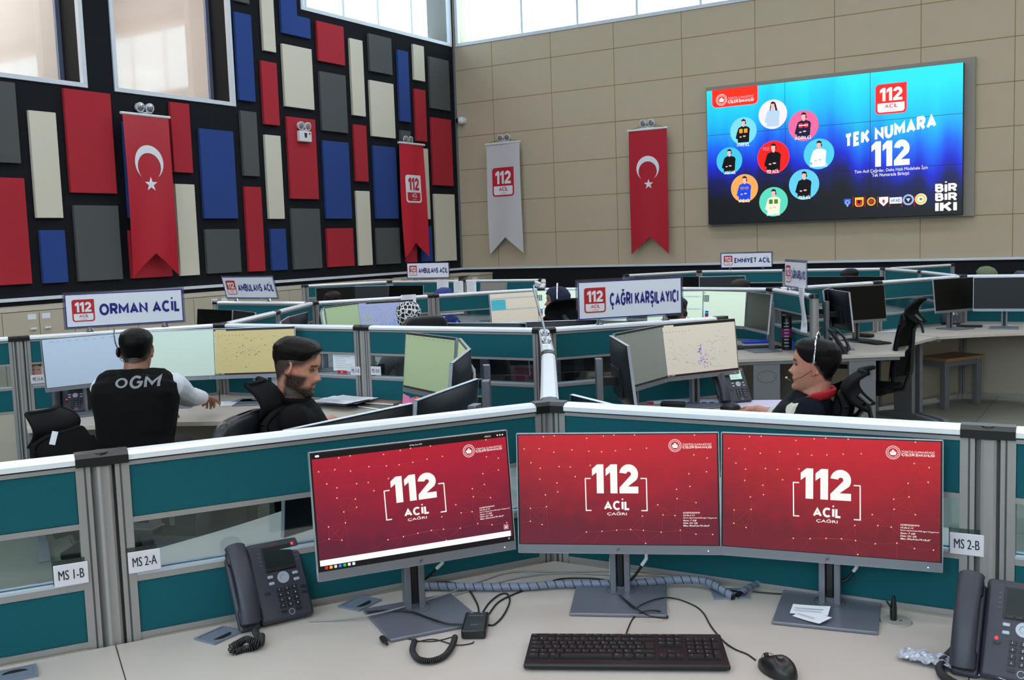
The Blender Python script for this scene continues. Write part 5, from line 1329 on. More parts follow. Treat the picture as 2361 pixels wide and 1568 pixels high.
cable('black mouse cable curling over the desk', [(1430, 1372, .753), (1448, 1392, .753), (1480, 1420), (1462, 1412), (1480, 1394, .753), (1520, 1380, .753), (1556, 1380), (1600, 1396), (1622, 1414), (1640, 1445), (1668, 1478), (1695, 1497), (1722, 1508), (1742, 1522)], .0018, M_CBK)
cable('black keyboard cable arching up to the middle monitor base', [(1443, 1474, .752), (1447, 1452), (1462, 1423), (1485, 1410, .754), (1512, 1408, .754), (1532, 1415), (1538, 1425), (1500, 1421, .756), (1470, 1405, .756), (1436, 1378, .756)], .0018, M_CBK)
cable('black plug cable running to the round desk socket', [(1735, 1364), (1790, 1369), (1850, 1370), (1900, 1366), (1950, 1358), (2000, 1361), (2035, 1377), (2056, 1404, .775)], .002, M_CBK)
# plug in the round socket
p = at_z(2060, 1428, .745)
t = thing('usb_plug', 'black plug standing in the round grey desk socket', 'plug', (p.x, p.y, .745), rad(20)); m = MB(M_BLKP); m.tube([(0, 0, .0), (0, 0, .03), (0, -.002, .042), (0, -.004, .058)], [(.011, .008), (.011, .008), (.006, .006), (.0035, .0035)], 10); m.build('plug_body', t, smooth=True)
m = MB(M_CHROME); m.box(-.006, -.003, -.001, .006, .003, .003); m.build('plug_tip', t)
# spiral wrapped bundles
M_WRAP = mat('grey_spiral_wrap', (126, 134, 156), .38)
def wrap(label, px, r=.010, z=.752, inner=True):
    t = thing('cable_bundle', label, 'cable bundle', tuple(at_z(px[0][0], px[0][1], z)), 0, 'spiral-wrapped cable bundles')
    o = Vector(t.location); pts = [p - o for p in smooth_path([at_z(p[0], p[1], p[2] if len(p) > 2 else z) for p in px], 10)]
    m = MB(M_CBK); m.tube(pts, r * .82, 10); m.build('inner_cables', t, smooth=True, angle=80)
    # helical band
    L = [0]
    for i in range(1, len(pts)): L.append(L[-1] + (pts[i] - pts[i - 1]).length)
    def at(s):
        for i in range(1, len(pts)):
            if L[i] >= s: k = (s - L[i - 1]) / max(1e-9, L[i] - L[i - 1]); return pts[i - 1].lerp(pts[i], k), (pts[i] - pts[i - 1]).normalized()
        return pts[-1], (pts[-1] - pts[-2]).normalized()
    pitch = .024; N = int(L[-1] / pitch * 14); vs = []
    for i in range(N + 1):
        s_ = L[-1] * i / N; a = 2 * PI * s_ / pitch
        for off in (0, pitch * .90):
            c, tg = at(min(L[-1], s_ + off)); n1 = tg.cross(Vector((0, 0, 1))).normalized(); n2 = tg.cross(n1)
            vs.append(c + (n1 * math.cos(a) + n2 * math.sin(a)) * r)
    m = MB(M_WRAP); m.add(vs, [(2 * i, 2 * i + 1, 2 * i + 3, 2 * i + 2) for i in range(N)]); m.build('spiral_wrap', t, smooth=True, angle=80)
wrap('grey spiral-wrapped cable bundle behind the left and middle red-screen monitors', [(935, 1350), (1060, 1353), (1200, 1353), (1290, 1347), (1400, 1346), (1480, 1343, .756), (1560, 1337, .758), (1618, 1339, .760), (1655, 1354, .757), (1692, 1378, .746)], .0105)
wrap('grey spiral-wrapped cable bundle behind the right red-screen monitor', [(1697, 1376, .746), (1720, 1358, .753), (1750, 1345), (1800, 1338), (1850, 1338), (1930, 1346)], .008)
wrap('grey spiral-wrapped cable bundle under the pale map monitor', [(1452, 928), (1475, 915), (1500, 925), (1512, 908), (1545, 897), (1590, 892)], .012)
# hanging leads under the foreground monitors
def lead(label, a, b, za, zb, yoff, tip):
    A = at_y(a[0], a[1], yoff[0]); B = at_y(b[0], b[1], yoff[1]); mid = (A + B) / 2 + Vector((0, 0, -.012))
    t = thing('video_cable', label, 'cable', tuple(A), 0); o = A
    m = MB(M_CBK); m.tube([p - o for p in smooth_path([A, mid, B])], .0036, 8); m.build('cable_sleeve', t, smooth=True, angle=80)
    m = MB(M_WHITE); m.tube([Vector((0, 0, .02)), Vector((0, 0, 0)) , (mid - o) * .35], .0046, 8); m.build('cable_plug', t, smooth=True)
    if tip: m = MB(M_PAPER); m.cbox((.004, -.006, -.012), (.030, .001, .045)); m.use(M_INK); [m.cbox((.006, -.0068, .002 - .004 * k), (.012, .0003, .0022)) for k in range(6)]; m.build('cable_label', t)
lead('black cable hanging under the left red-screen monitor', (1020, 1298), (945, 1347), 0, 0, (2.03, 2.02), False)
lead('white-labelled black cable hanging under the middle red-screen monitor', (1416, 1296), (1428, 1352), 0, 0, (2.345, 2.335), True)
lead('black cable with white plug right of the middle monitor post', (1490, 1288), (1432, 1352), 0, 0, (2.34, 2.335), False)
lead('short black cable left of the right red-screen monitor post', (1903, 1306), (1926, 1342), 0, 0, (2.50, 2.49), False)
lead('black cable with white plug right of the right monitor post', (1975, 1308), (1932, 1342), 0, 0, (2.50, 2.49), False)
# coiled cords
def coil(label, px, r=.0075, z=.749, w=.0018, pitch=.0042, mt=None):
    pts = smooth_path([at_z(p[0], p[1], p[2] if len(p) > 2 else z) for p in px], 14); L = [0]
    for i in range(1, len(pts)): L.append(L[-1] + (pts[i] - pts[i - 1]).length)
    N = int(L[-1] / pitch * 9); out = []; i = 1
    for k in range(N + 1):
        s_ = L[-1] * k / N
        while i < len(pts) - 1 and L[i] < s_: i += 1
        c = pts[i - 1].lerp(pts[i], (s_ - L[i - 1]) / max(1e-9, L[i] - L[i - 1])); tg = (pts[i] - pts[i - 1]).normalized()
        n1 = tg.cross(Vector((0, 0, 1))).normalized(); n2 = tg.cross(n1); a = 2 * PI * s_ / pitch
        out.append(c + (n1 * math.cos(a) + n2 * math.sin(a)) * r)
    m = MB(mt or M_COIL); m.tube(out, w, 5); return tag(m.build('coiled_cord', None, smooth=True, angle=80), label, 'cord')
coil('black coiled handset cord bunched in front of the left desk phone', [(588, 1455), (597, 1478), (585, 1492), (560, 1496), (540, 1502), (534, 1492, .757), (550, 1483, .762), (568, 1474, .764), (580, 1478, .765), (600, 1484, .757), (603, 1466, .757)], .0072)
coil('black coiled lead curving in a U below the control box', [(956, 1478), (951, 1500), (965, 1520), (995, 1524), (1025, 1512), (1042, 1490), (1049, 1469)], .0058, pitch=.0038)
coil('thick black coiled cord in front of the right desk phone', [(2272, 1420, .80), (2235, 1460, .77), (2195, 1502), (2170, 1530), (2172, 1555), (2210, 1580), (2280, 1600)], .0075)
cable('thin black lead joining the plug and the coiled lead', [(908, 1473), (935, 1472), (965, 1478), (1005, 1478), (1045, 1468)], .0014, M_CBK)
cable('thin black lead from the coil to the control box', [(962, 1480), (1000, 1474), (1050, 1487), (1085, 1484), (1092, 1480)], .0014, M_CBK)
t = thing('headset_plug', 'black headset plug lying below the left monitor base', 'plug', tuple(at_z(886, 1477, .748)), rad(-35)); m = MB(M_BLKP); m.tube([(-.022, 0, 0), (-.018, 0, 0), (.005, 0, 0), (.012, 0, 0), (.026, 0, 0)], [(.006, .005), (.0075, .006), (.0075, .006), (.004, .004), (.003, .003)], 10); m.build('plug_body', t, smooth=True)
# control box
c = at_z(1097, 1452, .74)
t = thing('headset_control_box', 'black headset control box between the left and middle monitor bases', 'control box', (c.x, c.y, .74), rad(29)); m = MB(M_BLKP); m.box(-.029, -.062, .001, .029, .058, .024); m.build('box_body', t, bevel=.005)
m = MB(mat('smoke_insert', (60, 62, 68), .2)); m.box(-.018, .022, .0242, .018, .034, .0247); m.use(M_KEYS); m.box(-.016, .046, .0242, -.010, .049, .0247); m.box(.008, .046, .0242, .014, .049, .0247); m.use(mat('blue_dot', (60, 90, 190), .3)); m.box(-.001, -.002, .0242, .001, .0, .0247); m.build('button_strip', t)
g = MB(mat('pale_mark', (170, 172, 180), .5)); g.xf = lambda p: Vector((p.x, p.z, .0246)); g.text('Jabra', -.009, -.034, .009, -.028, 0, .01); g.build('maker_name', t)

# ------------------------------------------------------------------ keyboard and mouse
a = at_z(1210, 1546, .742); b = at_z(1682, 1550, .742); d = b - a; ka = math.atan2(d.y, d.x); kc = (a + b) / 2
kb = thing('keyboard', 'black full-size wired keyboard lying in front of the middle monitor', 'keyboard', (kc.x, kc.y, .74), ka)
KW, KD = .440, .152
T_ = Matrix.Translation((0, 0, .004)) @ Matrix.Rotation(rad(4.0), 4, 'X')
m = MB(mat('keyboard_case', (17, 17, 19), .38)); m.prism([(-KW / 2, 0), (KW / 2, 0), (KW / 2 - .006, KD), (-KW / 2 + .006, KD)], 0, .012, T_); m.build('case', kb, bevel=.004)
m = MB(M_BLKP); m.box(-.17, .12, 0, -.15, .13, .014); m.box(.15, .12, 0, .17, .13, .014); m.build('feet', kb)
M_KEY = mat('key_black', (22, 22, 25), .42); M_LEG = mat('key_legend', (150, 152, 160), .6)
def key(x, y, w, h=.0155, leg=None, wide=False):
    m = MB(M_KEY); hw, hh = w / 2 - .0008, h / 2 - .0008
    vs = [T_ @ Vector(p) for p in ((x - hw, y - hh, .012), (x + hw, y - hh, .012), (x + hw, y + hh, .012), (x - hw, y + hh, .012), (x - hw + .0012, y - hh + .001, .0165), (x + hw - .0012, y - hh + .001, .0165), (x + hw - .0012, y + hh - .0014, .0168), (x - hw + .0012, y + hh - .0014, .0168))]
    m.add(vs, [(0, 1, 5, 4), (1, 2, 6, 5), (2, 3, 7, 6), (3, 0, 4, 7), (4, 5, 6, 7)])
    if leg:
        m.use(M_LEG); m.xf = lambda p: T_ @ Vector((p.x, p.z, .0171)); m.text(leg, x - hw * .6, y - .001, x - hw * .6 + .0014 * len(leg) + .0014, y + .0035, 0, 0, keep=False); m.xf = None
    return m.build('key', kb)
u = .0184; x0 = -KW / 2 + .0085
rowsy = [.1365, .1145, .0955, .0765, .0575, .0385]
yy = [KD - .018, KD - .0385, KD - .0575, KD - .0765, KD - .0955, KD - .1145]
nk = 0
def rowk(y, items, x):
    for w, l in items:
        if l is not None: key(x + w * u / 2, y, w * u, .0165 if y < KD - .03 else .012, l or None)
        x += w * u
rowk(yy[0], [(1, 'Esc'), (1, None)] + [(1, 'F%d' % k) for k in range(1, 5)] + [(.5, None)] + [(1, 'F%d' % k) for k in range(5, 9)] + [(.5, None)] + [(1, 'F%d' % k) for k in range(9, 13)], x0)
rowk(yy[1], [(1, '"')] + [(1, c) for c in '1234567890*-'] + [(2, '')], x0)
rowk(yy[2], [(1.5, 'Tab')] + [(1, c) for c in 'QWERTYUIOPĞÜ'], x0)
rowk(yy[3], [(1.75, 'Caps')] + [(1, c) for c in 'ASDFGHJKLŞİ,'], x0)
key(x0 + 14.37 * u, (yy[2] + yy[3]) / 2, 1.25 * u, .0165 + .019)
rowk(yy[4], [(1.25, 'Shift'), (1, '<')] + [(1, c) for c in 'ZXCVBNMÖÇ.'] + [(2.75, 'Shift')], x0)
rowk(yy[5], [(1.25, 'Ctrl'), (1.25, 'Win'), (1.25, 'Alt'), (6.25, ''), (1.25, 'Alt'), (1.25, 'Fn'), (1.25, 'Mn'), (1.25, 'Ctrl')], x0)
x1 = x0 + 15.35 * u
for r in (0, 1, 2): rowk(yy[r], [(1, 'PrS'), (1, 'Scr'), (1, 'Pau')] if r == 0 else [(1, 'Ins'), (1, 'Hom'), (1, 'PgU')] if r == 1 else [(1, 'Del'), (1, 'End'), (1, 'PgD')], x1)
key(x1 + 1.5 * u, yy[4], u, .0165, '^'); rowk(yy[5], [(1, '<'), (1, 'v'), (1, '>')], x1)
x2 = x1 + 3.35 * u
rowk(yy[1], [(1, 'Num'), (1, '/'), (1, '*'), (1, '-')], x2); rowk(yy[2], [(1, '7'), (1, '8'), (1, '9')], x2); rowk(yy[3], [(1, '4'), (1, '5'), (1, '6')], x2); rowk(yy[4], [(1, '1'), (1, '2'), (1, '3')], x2)
rowk(yy[5], [(2, '0'), (1, ',')], x2); key(x2 + 3.5 * u, (yy[2] + yy[3]) / 2, u, .0355, '+'); key(x2 + 3.5 * u, (yy[4] + yy[5]) / 2, u, .0355, 'En')
g = MB(M_LEG); g.xf = lambda p: T_ @ Vector((p.x, p.z, .0123)); g.ring((0, KD - .006), .0028, .0036, 0, 16); g.text('hp', -.0015, KD - .0075, .0015, KD - .0045, 0); g.build('maker_mark', kb)
def mouse_mesh(t):
    m = MB(M_BLKP)
    def f(a, b):
        w = 2 * PI * a; c, s_ = math.cos(w), math.sin(w); y = s_ * .054; x = c * (.030 - .004 * s_)
        k = math.cos(b * PI / 2); h = .036 * (1 - .25 * (s_ + .25) ** 2) * math.sin(b * PI / 2) ** .8
        return Vector((x * k ** .55, y * k ** .6, h + .001))
    m.grid(f, 28, 9, closed=True); o = m.build('mouse_shell', t, smooth=True, angle=70)
    m = MB(mat('wheel_rubber', (40, 40, 42), .6)); m.cyl((-.0025, .034, .024), (.0025, .034, .024), .0065, .0065, 14); m.build('scroll_wheel', t)
    m = MB(mat('seam_dark', (6, 6, 7), .6)); m.tube([(0, .054, .008), (0, .045, .024), (0, .03, .0318), (0, .01, .0352)], .0007, 4); m.build('button_seam', t)
p = at_z(1791, 1549, .742)
t = thing('computer_mouse', 'black wired mouse right of the keyboard in the foreground', 'mouse', (p.x, p.y, .741), rad(56)); mouse_mesh(t)
g = MB(M_LEG); g.xf = lambda p: Vector((p.x, p.z, .0366)); g.ring((0, -.012), .0038, .0048, 0, 16); g.text('hp', -.002, -.0145, .002, -.0095, 0); g.build('maker_mark', t)
p = at_z(1684, 943, .742); t2 = dup(t, (p.x, p.y, .741), rad(110), 'black mouse under the hand of the navy vest man')
def kbd2(px, py, rz, label, flip=0):
    p = at_z(px, py, .742); t = thing('keyboard', label, 'keyboard', (p.x, p.y, .741), rad(rz))
    m = MB(mat('keyboard_case', (17, 17, 19), .38)); m.box(-.22, -.075, 0, .22, .075, .014); m.build('case', t, bevel=.004)
    for r in range(5):
        m = MB(M_KEY); [m.box(-.212 + k * .0195, -.068 + r * .027, .014, -.195 + k * .0195, -.046 + r * .027, .018) for k in range(22)]; m.build('key_row', t)
kbd2(1998, 789, -40, 'black keyboard on the empty desk behind the navy vest man'); kbd2(2330, 741, 0, 'black keyboard at the right photo edge in the rear')
kbd2(1735, 803, 30, 'black keyboard and cable left of the magenta bottle')

# ------------------------------------------------------------------ paper and small things
def sheet(label, px, py, w_, h_, rz, z=.7412, n=1, m_=None, lines=True, parent=None, curl=.004, grp=None, name='paper_sheet'):
    p = at_z(px, py, z); m = MB(m_ or M_PAPER); m.grid(lambda a, b: Vector(((a - .5) * w_, (b - .5) * h_, curl * (a * a + b) + .0005)), 6, 6)
    if lines:
        m.use(mat('faint_print', (150, 150, 165), .8)); random.seed(int(px))
        for k in range(int(h_ / .016) - 1): y = -h_ / 2 + .012 + k * .016; x = random.uniform(.1, .45) * w_; m.add([(-w_ * .42, y, .0012 + curl), (x, y, .0012 + curl * 1.5), (x, y + .003, .0012 + curl * 1.5), (-w_ * .42, y + .003, .0012 + curl)], [(0, 1, 2, 3)])
    o = m.build(name, None); o.location = (p.x, p.y, z); o.rotation_euler = (0, 0, rad(rz)); tag(o, label, 'paper', grp); return o
s1 = sheet('small printed paper slip lying on the right monitor base, upper one', 1868, 1410, .088, .055, 8, z=.7525); s2 = sheet('small paper slip under another on the right monitor base', 1872, 1426, .080, .046, -24, z=.7505)
def hang(label, px, py, a, b, w_, h_, off=.035, m_=None, rows=9, art=None, bend=.0, ang=None, name='pinned_sheet'):
    p, an = wallpt(px, py, a, b, off); t = MB(m_ or M_PAPER)
    t.grid(lambda u_, v_: Vector(((u_ - .5) * w_, bend * math.sin(v_ * 5 + u_), (v_ - .5) * h_)), 4, 8)
    t.use(mat('faint_print', (150, 150, 165), .8)); random.seed(int(px * 3))
    if not art:
        for k in range(rows): z = h_ * (.42 - .84 * k / rows); t.rect(-w_ * .4, z, random.uniform(0, .4) * w_, z + h_ * .012, .0012 - bend * math.sin((z / h_ + .5) * 5 + .4))
    else: art(t)
    o = t.build(name); o.location = p; o.rotation_euler = (0, 0, facing(an if ang is None else ang)); return tag(o, label, 'paper')
hang('left one of two white sheets taped below the yellow map monitor', 604, 876, 'b', 'a', .10, .13, .10); hang('right one of two white sheets taped below the yellow map monitor', 640, 878, 'b', 'a', .10, .14, .10)
hang('large white sheet behind the glass right of the bearded man', 793, 833, 'b', 'a', .17, .12, .006); hang('dark photo strip behind the glass by the bearded man\'s forehead', 751, 832, 'b', 'a', .04, .085, .008, mat('photo_dark', (60, 64, 80), .5))
def flagart(w_, h_): return lambda t: (t.use(M_WHP), crescent_ring(t, w_, h_))
def crescent_ring(t, w_, h_): t.ring((-.003, 0), h_ * .22, h_ * .32, .0012, 14); t.disc((h_ * .30, 0), h_ * .08, .0012, 6)
hang('small red crescent flag sticker on the partition left of the MS 11-B plate', 789, 858, 'b', 'a', .075, .020, .024, M_REDP, art=flagart(.06, .02))
hang('white sheet hanging over the rail above the black and white scarf', 942, 692, 'e', 'ef', .15, .10, .03); hang('white sheet on the glass left of the pink jar', 1042, 719, 'ef', 'g', .25, .045, .006)
hang('white printed sheet pinned far away, left one beside the rear ambulance sign', 1021, 659, 'rp', 'r', .19, .16); hang('white printed sheet pinned far away, middle one', 1057, 661, 'rp', 'r', .15, .15); hang('white printed sheet pinned far away, right one beside the grey screen', 1087, 661, 'rp', 'r', .15, .15)
hang('white sheet pinned to the right side of the end-on partition', 1279, 880, 'N0', 'J', .30, .34, .045, rows=14, bend=.006)
A_, B_ = ND['k'], ND['k2']; p, an = wallpt(1851, 712, 'k', 'k2', .04)
hang('long curling paper strip hanging from the rail under the small call taker sign', 1851, 712, 'k', 'k2', .14, .36, .045, rows=22, bend=.012)
t = thing('flag_stand', 'little white desk stand with a red crescent flag picture on top', 'flag stand', tuple(at_z(752, 752, .745) * 1.0), facing(320)); p = at_z(750, 706, 1.19); t.location = (p.x * .985, p.y * .985, .74)
m = MB(M_WHITE); m.box(-.035, -.004, .0, .035, .004, .44); m.box(-.05, -.03, 0, .05, .03, .008); m.build('stand_board', t)
m = MB(M_REDP); m.rect(-.030, .36, .030, .42, .0045); m.use(M_WHP); m.ring((-.004, .39), .012, .017, .005, 14); m.disc((.014, .39), .004, .005, 6); m.use(M_NAVY); m.rect(-.022, .25, .022, .31, .0045); m.build('flag_print', t)
# paper pile of the bearded man
for k in range(9):
    random.seed(k + 40); sheet('white sheet in the untidy paper pile before the bearded man, %s from the bottom' % 'first second third fourth fifth sixth seventh eighth ninth'.split()[k], 790 + random.uniform(-10, 14), 928 - k * .6, .30, .21, random.uniform(-18, 28), z=.742 + .005 * k, curl=.006, grp='sheets in the paper pile')
for k, (px, py, w_, c, l) in enumerate(((878, 938, .24, (120, 116, 96), 'lower olive notebook lying right of the paper pile'), (890, 933, .20, (150, 120, 104), 'brown notebook lying on the olive one'), (852, 916, .16, (40, 60, 190), 'blue folder edge under the paper pile'))):
    p = at_z(px, py, .745); m = MB(mat('cover_%d' % c[0], c, .6)); m.box(-w_ / 2, -.07, 0, w_ / 2, .07, .012); m.use(M_PAPER); m.box(-w_ / 2 + .003, -.0705, .002, w_ / 2 - .001, .0705, .010); o = m.build('notebook', bevel=.001); o.location = (p.x, p.y, .741 + (.014 if k == 1 else 0)); o.rotation_euler = (0, 0, rad(-10 + 14 * k)); tag(o, l, 'notebook')
p = at_z(903, 926, .742); t = thing('pencil_cup', 'grey wire mesh pencil cup by the teal partition', 'pencil cup', (p.x, p.y, .741), 0)
m = MB(mat('wire_grey', (110, 114, 116), .4, .6))
for k in range(28): a = 2 * PI * k / 28; m.tube([(.038 * math.cos(a), .038 * math.sin(a), 0), (.042 * math.cos(a + .12), .042 * math.sin(a + .12), .105)], .0009, 4); m.tube([(.038 * math.cos(a), .038 * math.sin(a), 0), (.042 * math.cos(a - .12), .042 * math.sin(a - .12), .105)], .0009, 4)
for z in (0.002, .05, .103): m.tube([(.039 * math.cos(2 * PI * i / 24), .039 * math.sin(2 * PI * i / 24), z) for i in range(25)], .002, 5)
m.build('mesh_wall', t); m = MB(M_ALUD); m.cyl((0, 0, 0), (0, 0, .003), .038, .038, 20); m.build('cup_base', t)
p = at_z(923, 927, .742); m = MB(M_CHROME); m.tube([(0, 0, 0), (0, 0, .06), (0, 0, .068)], [.017, .018, .012], 14); o = m.build('metal_tin', smooth=True); o.location = (p.x, p.y, .741); tag(o, 'small shiny metal tin beside the mesh pencil cup', 'tin')
# notes under the green screen monitor
mo = [o for o in bpy.data.objects if o.get('label', '').startswith('monitor with plain green sheet and pink')][0]
for (x, z, w_, h_, c, l, ro) in ((-.20, .118, .075, .095, (240, 130, 178), 'pink sticky note hanging under the green screen, leftmost', 8), (-.125, .122, .06, .075, (236, 120, 170), 'pink sticky note hanging under the green screen, second one', -14), (-.06, .118, .075, .10, (214, 216, 226), 'white paper note hanging under the green screen', 4), (.02, .140, .09, .05, (240, 130, 178), 'pink sticky note under the green screen near the desk tin', -6),
                            (-.075, .160, .035, .022, (250, 96, 40), 'orange index flag stuck under the green screen', 0), (-.038, .156, .040, .022, (120, 210, 40), 'green index flag stuck under the green screen', 0)):
    m = MB(mat('note_%d_%d' % (c[0], c[1]), c, .75)); M_ = Matrix.Rotation(rad(ro), 4, 'Y'); m.grid(lambda a, b: M_ @ Vector(((a - .5) * w_, -.01 * (1 - b) ** 2, (b - .5) * h_)), 3, 5)
    o = m.build('sticky_note'); R2 = Matrix.Rotation(mo.rotation_euler.z, 4, 'Z'); o.location = Vector(mo.location) + R2 @ Vector((x, -.012, z)); o.rotation_euler = mo.rotation_euler; tag(o, l, 'sticky note', 'notes under the green screen')
def boxy(name, label, cat, px, py, dims, rz, m_, z=.741, bevel=.003):
    p = at_z(px, py, z); m = MB(m_); m.box(-dims[0] / 2, -dims[1] / 2, 0, dims[0] / 2, dims[1] / 2, dims[2]); o = m.build(name, bevel=bevel); o.location = (p.x, p.y, z); o.rotation_euler = (0, 0, rad(rz)); return tag(o, label, cat)
M_BLU = mat('bright_blue', (36, 76, 214), .45)
boxy('wipe_pack', 'flat blue box by the near edge of the bearded man\'s desk', 'box', 938, 957, (.10, .07, .022), 20, M_BLU)
p = at_z(931, 944, .745); m = MB(M_WHITE); [m.ball((random.uniform(-.03, .03), random.uniform(-.015, .015), .012 + .01 * random.random()), (.022, .014, .012), 8, 6) for k in range(6)]; o = m.build('crumpled_tissue', smooth=True); o.location = (p.x, p.y, .741); tag(o, 'crumpled greyish tissue behind the flat blue box', 'tissue')
boxy('document_wallet', 'blue and grey documents lying right of the OGM man\'s hand', 'documents', 585, 925, (.24, .12, .008), 20, mat('cover_steel', (110, 124, 150), .5)); sheet('white sheet under the bearded man\'s chair back on the desk', 545, 930, .2, .15, 40)
t = boxy('banner_box', 'long flat box with red, white and blue print under the pale map monitor', 'box', 1572, 930, (.44, .07, .018), 22, mat('cover_pale', (170, 178, 196), .5))
m = MB(M_REDP); m.rect(-.215, .002, -.155, .016, .0356); m.use(M_WHP); m.rect(-.15, .002, -.10, .016, .0356); m.use(M_NAVY); [m.rect(-.09 + .04 * k, .005, -.065 + .04 * k, .013, .0358) for k in range(7)]; m.build('box_print', t)
boxy('power_adapter', 'black adapter block before the long flat box', 'adapter', 1552, 939, (.13, .05, .03), 12, M_BLKP, bevel=.006)
boxy('lilac_folder', 'pale lilac folder lying by the navy vest man\'s arm', 'folder', 1758, 932, (.34, .24, .004), 24, mat('lilac', (206, 196, 226), .6), bevel=.001)
# bottle, calendar, trays on the rear desks
p = at_z(1814, 806, .742); t = thing('water_bottle', 'tall black and magenta bottle with white time marks', 'bottle', (p.x, p.y, .741), 0)
m = MB(mat('bottle_black', (26, 22, 30), .3)); m.lathe([(.038, 0), (.040, .01), (.040, .10)], n=24); m.lathe([(.040, .17), (.040, .24), (.036, .25)], n=24); m.build('bottle_body', t, smooth=True)
m = MB(mat('bottle_magenta', (128, 34, 100), .3)); m.lathe([(.0402, .10), (.0402, .17)], n=24); m.build('magenta_band', t, smooth=True)
m = MB(M_BLKP); m.lathe([(.037, .25), (.037, .275), (.03, .28)], n=20); m.box(-.01, -.05, .26, .02, -.03, .29); m.build('bottle_lid', t, smooth=True)
m = MB(M_WHP); f_ = lambda p: Vector((.0409 * math.sin(p.x / .04), -.0409 * math.cos(p.x / .04), p.z)); m.xf = f_
for k in range(8):
    for j in range(5): m.rect(-.030 + j * .008, .03 + k * .026, -.024 + j * .008, .035 + k * .026, 0)
m.build('time_marks', t); t.rotation_euler = (0, 0, facing(300) )
p = at_z(1842, 806, .742); t = thing('smartphone_stand', 'smartphone leaning on a blue stand right of the magenta bottle', 'smartphone', (p.x, p.y, .741), facing(285))
T2 = Matrix.Rotation(rad(-30), 4, 'X') @ Matrix.Rotation(rad(24), 4, 'Y'); m = MB(M_BLKP); m.box(-.04, 0, .012, .04, .008, .17, T2); m.build('phone_case', t, bevel=.004)
m = MB(emit(206, 214, 240, .8)); m.xf = lambda p: T2 @ p; m.rect(-.036, .03, .036, .165, .0012); m.use(M_NAVY); m.rect(-.02, .09, .015, .13, .0016); m.build('phone_screen', t); m = MB(M_BLU); m.box(-.06, .01, 0, .03, .07, .07); m.build('stand_block', t, bevel=.004)
boxy('letter_tray', 'flat blue tray behind the dark angled monitor', 'tray', 1747, 790, (.26, .12, .02), 30, M_BLU, bevel=.008)
boxy('carton', 'small white carton behind the dark-backed monitor', 'carton', 1974, 768, (.07, .05, .15), 10, M_PAPER)
boxy('blue_notebook', 'blue notebook behind the white sheets on the rear desk', 'notebook', 2076, 757, (.20, .14, .012), 20, M_BLU); sheet('white sheet beside the blue notebook on the rear desk', 2058, 764, .30, .20, 24); boxy('black_pad', 'flat black pad under the rear partition', 'pad', 2020, 757, (.40, .16, .008), 20, M_BLACK)
boxy('folded_headset_case', 'black case lying behind the dark keyboard', 'case', 1993, 777, (.16, .07, .03), -20, M_BLACK, bevel=.01); boxy('headset_pouch', 'black tangle of pouch and straps before the right rear phone', 'pouch', 2235, 754, (.22, .07, .02), 5, M_BLACK, bevel=.008)
p = at_z(1119, 752, .745); q = wallpt(1119.5, 742, 'ef', 'g', .28)[0]; t = thing('pink_jar', 'pink lidded jar left of the beige spreadsheet monitor', 'jar', (q.x, q.y, .741), 0)
mk = mat('pink_plastic', (206, 66, 96), .4); m = MB(mk); m.lathe([(.030, 0), (.036, .02), (.036, .12), (.028, .14), (.028, .15)], n=20); m.build('jar_body', t, smooth=True); m = MB(mk); m.lathe([(.036, .15), (.038, .16), (.036, .18)], n=20); m.build('jar_lid', t, smooth=True)
q = wallpt(1054, 742, 'ef', 'g', .25)[0]; t = thing('water_bottle', 'small clear bottle with blue label left of the pink jar', 'bottle', (q.x, q.y, .741), 0); m = MB(mat('pale_bottle', (150, 176, 200), .15)); m.lathe([(.030, 0), (.032, .03), (.032, .15), (.012, .19), (.012, .21)], n=16); m.build('bottle_body', t, smooth=True); m = MB(M_BLU); m.lathe([(.0325, .09), (.0325, .14)], n=16); m.build('bottle_label', t, smooth=True); m = MB(M_BLU); m.lathe([(.014, .21), (.014, .225)], n=12); m.build('bottle_cap', t)
p = at_z(1237, 660, 1.205); t = thing('paper_cup', 'crumpled white paper cup resting on the rail left of the navy head cover', 'cup', (p.x, p.y, 1.204), 0); m = MB(M_WHITE); m.lathe([(.022, 0), (.03, .035), (.038, .045)], n=9, M=Matrix.Rotation(rad(22), 4, 'Y')); m.build('cup_body', t)
t = thing('headset_holder', 'white curved holder clipped to the back of the nearest dark monitor', 'holder', (0, 0, 0), 0); q = at_z(1077, 880, 1.06); t.location = q; m = MB(M_WHITE); m.tube([(0, 0, -.05), (-.004, 0, 0), (0, 0, .06), (.012, .0, .085), (.03, 0, .05), (.032, 0, -.04)], .0085, 8); m.build('holder_arc', t, smooth=True); t.rotation_euler = (0, 0, rad(40))
# crumpled clear film before the right phone
p = at_z(2270, 1552, .745); m = MB(mat('clear_film', (170, 172, 184), .15, spec=1)); m.grid(lambda a, b: Vector(((a - .5) * .34, (b - .5) * .06, .010 + .012 * noise.noise(Vector((a * 14, b * 5, 1))) + .008 * noise.noise(Vector((a * 40, b * 14, 2))))), 60, 14); o = m.build('plastic_film'); o.location = (p.x, p.y, .742); o.rotation_euler = (0, 0, rad(-8)); tag(o, 'crumpled clear plastic film lying before the right desk phone', 'plastic film')
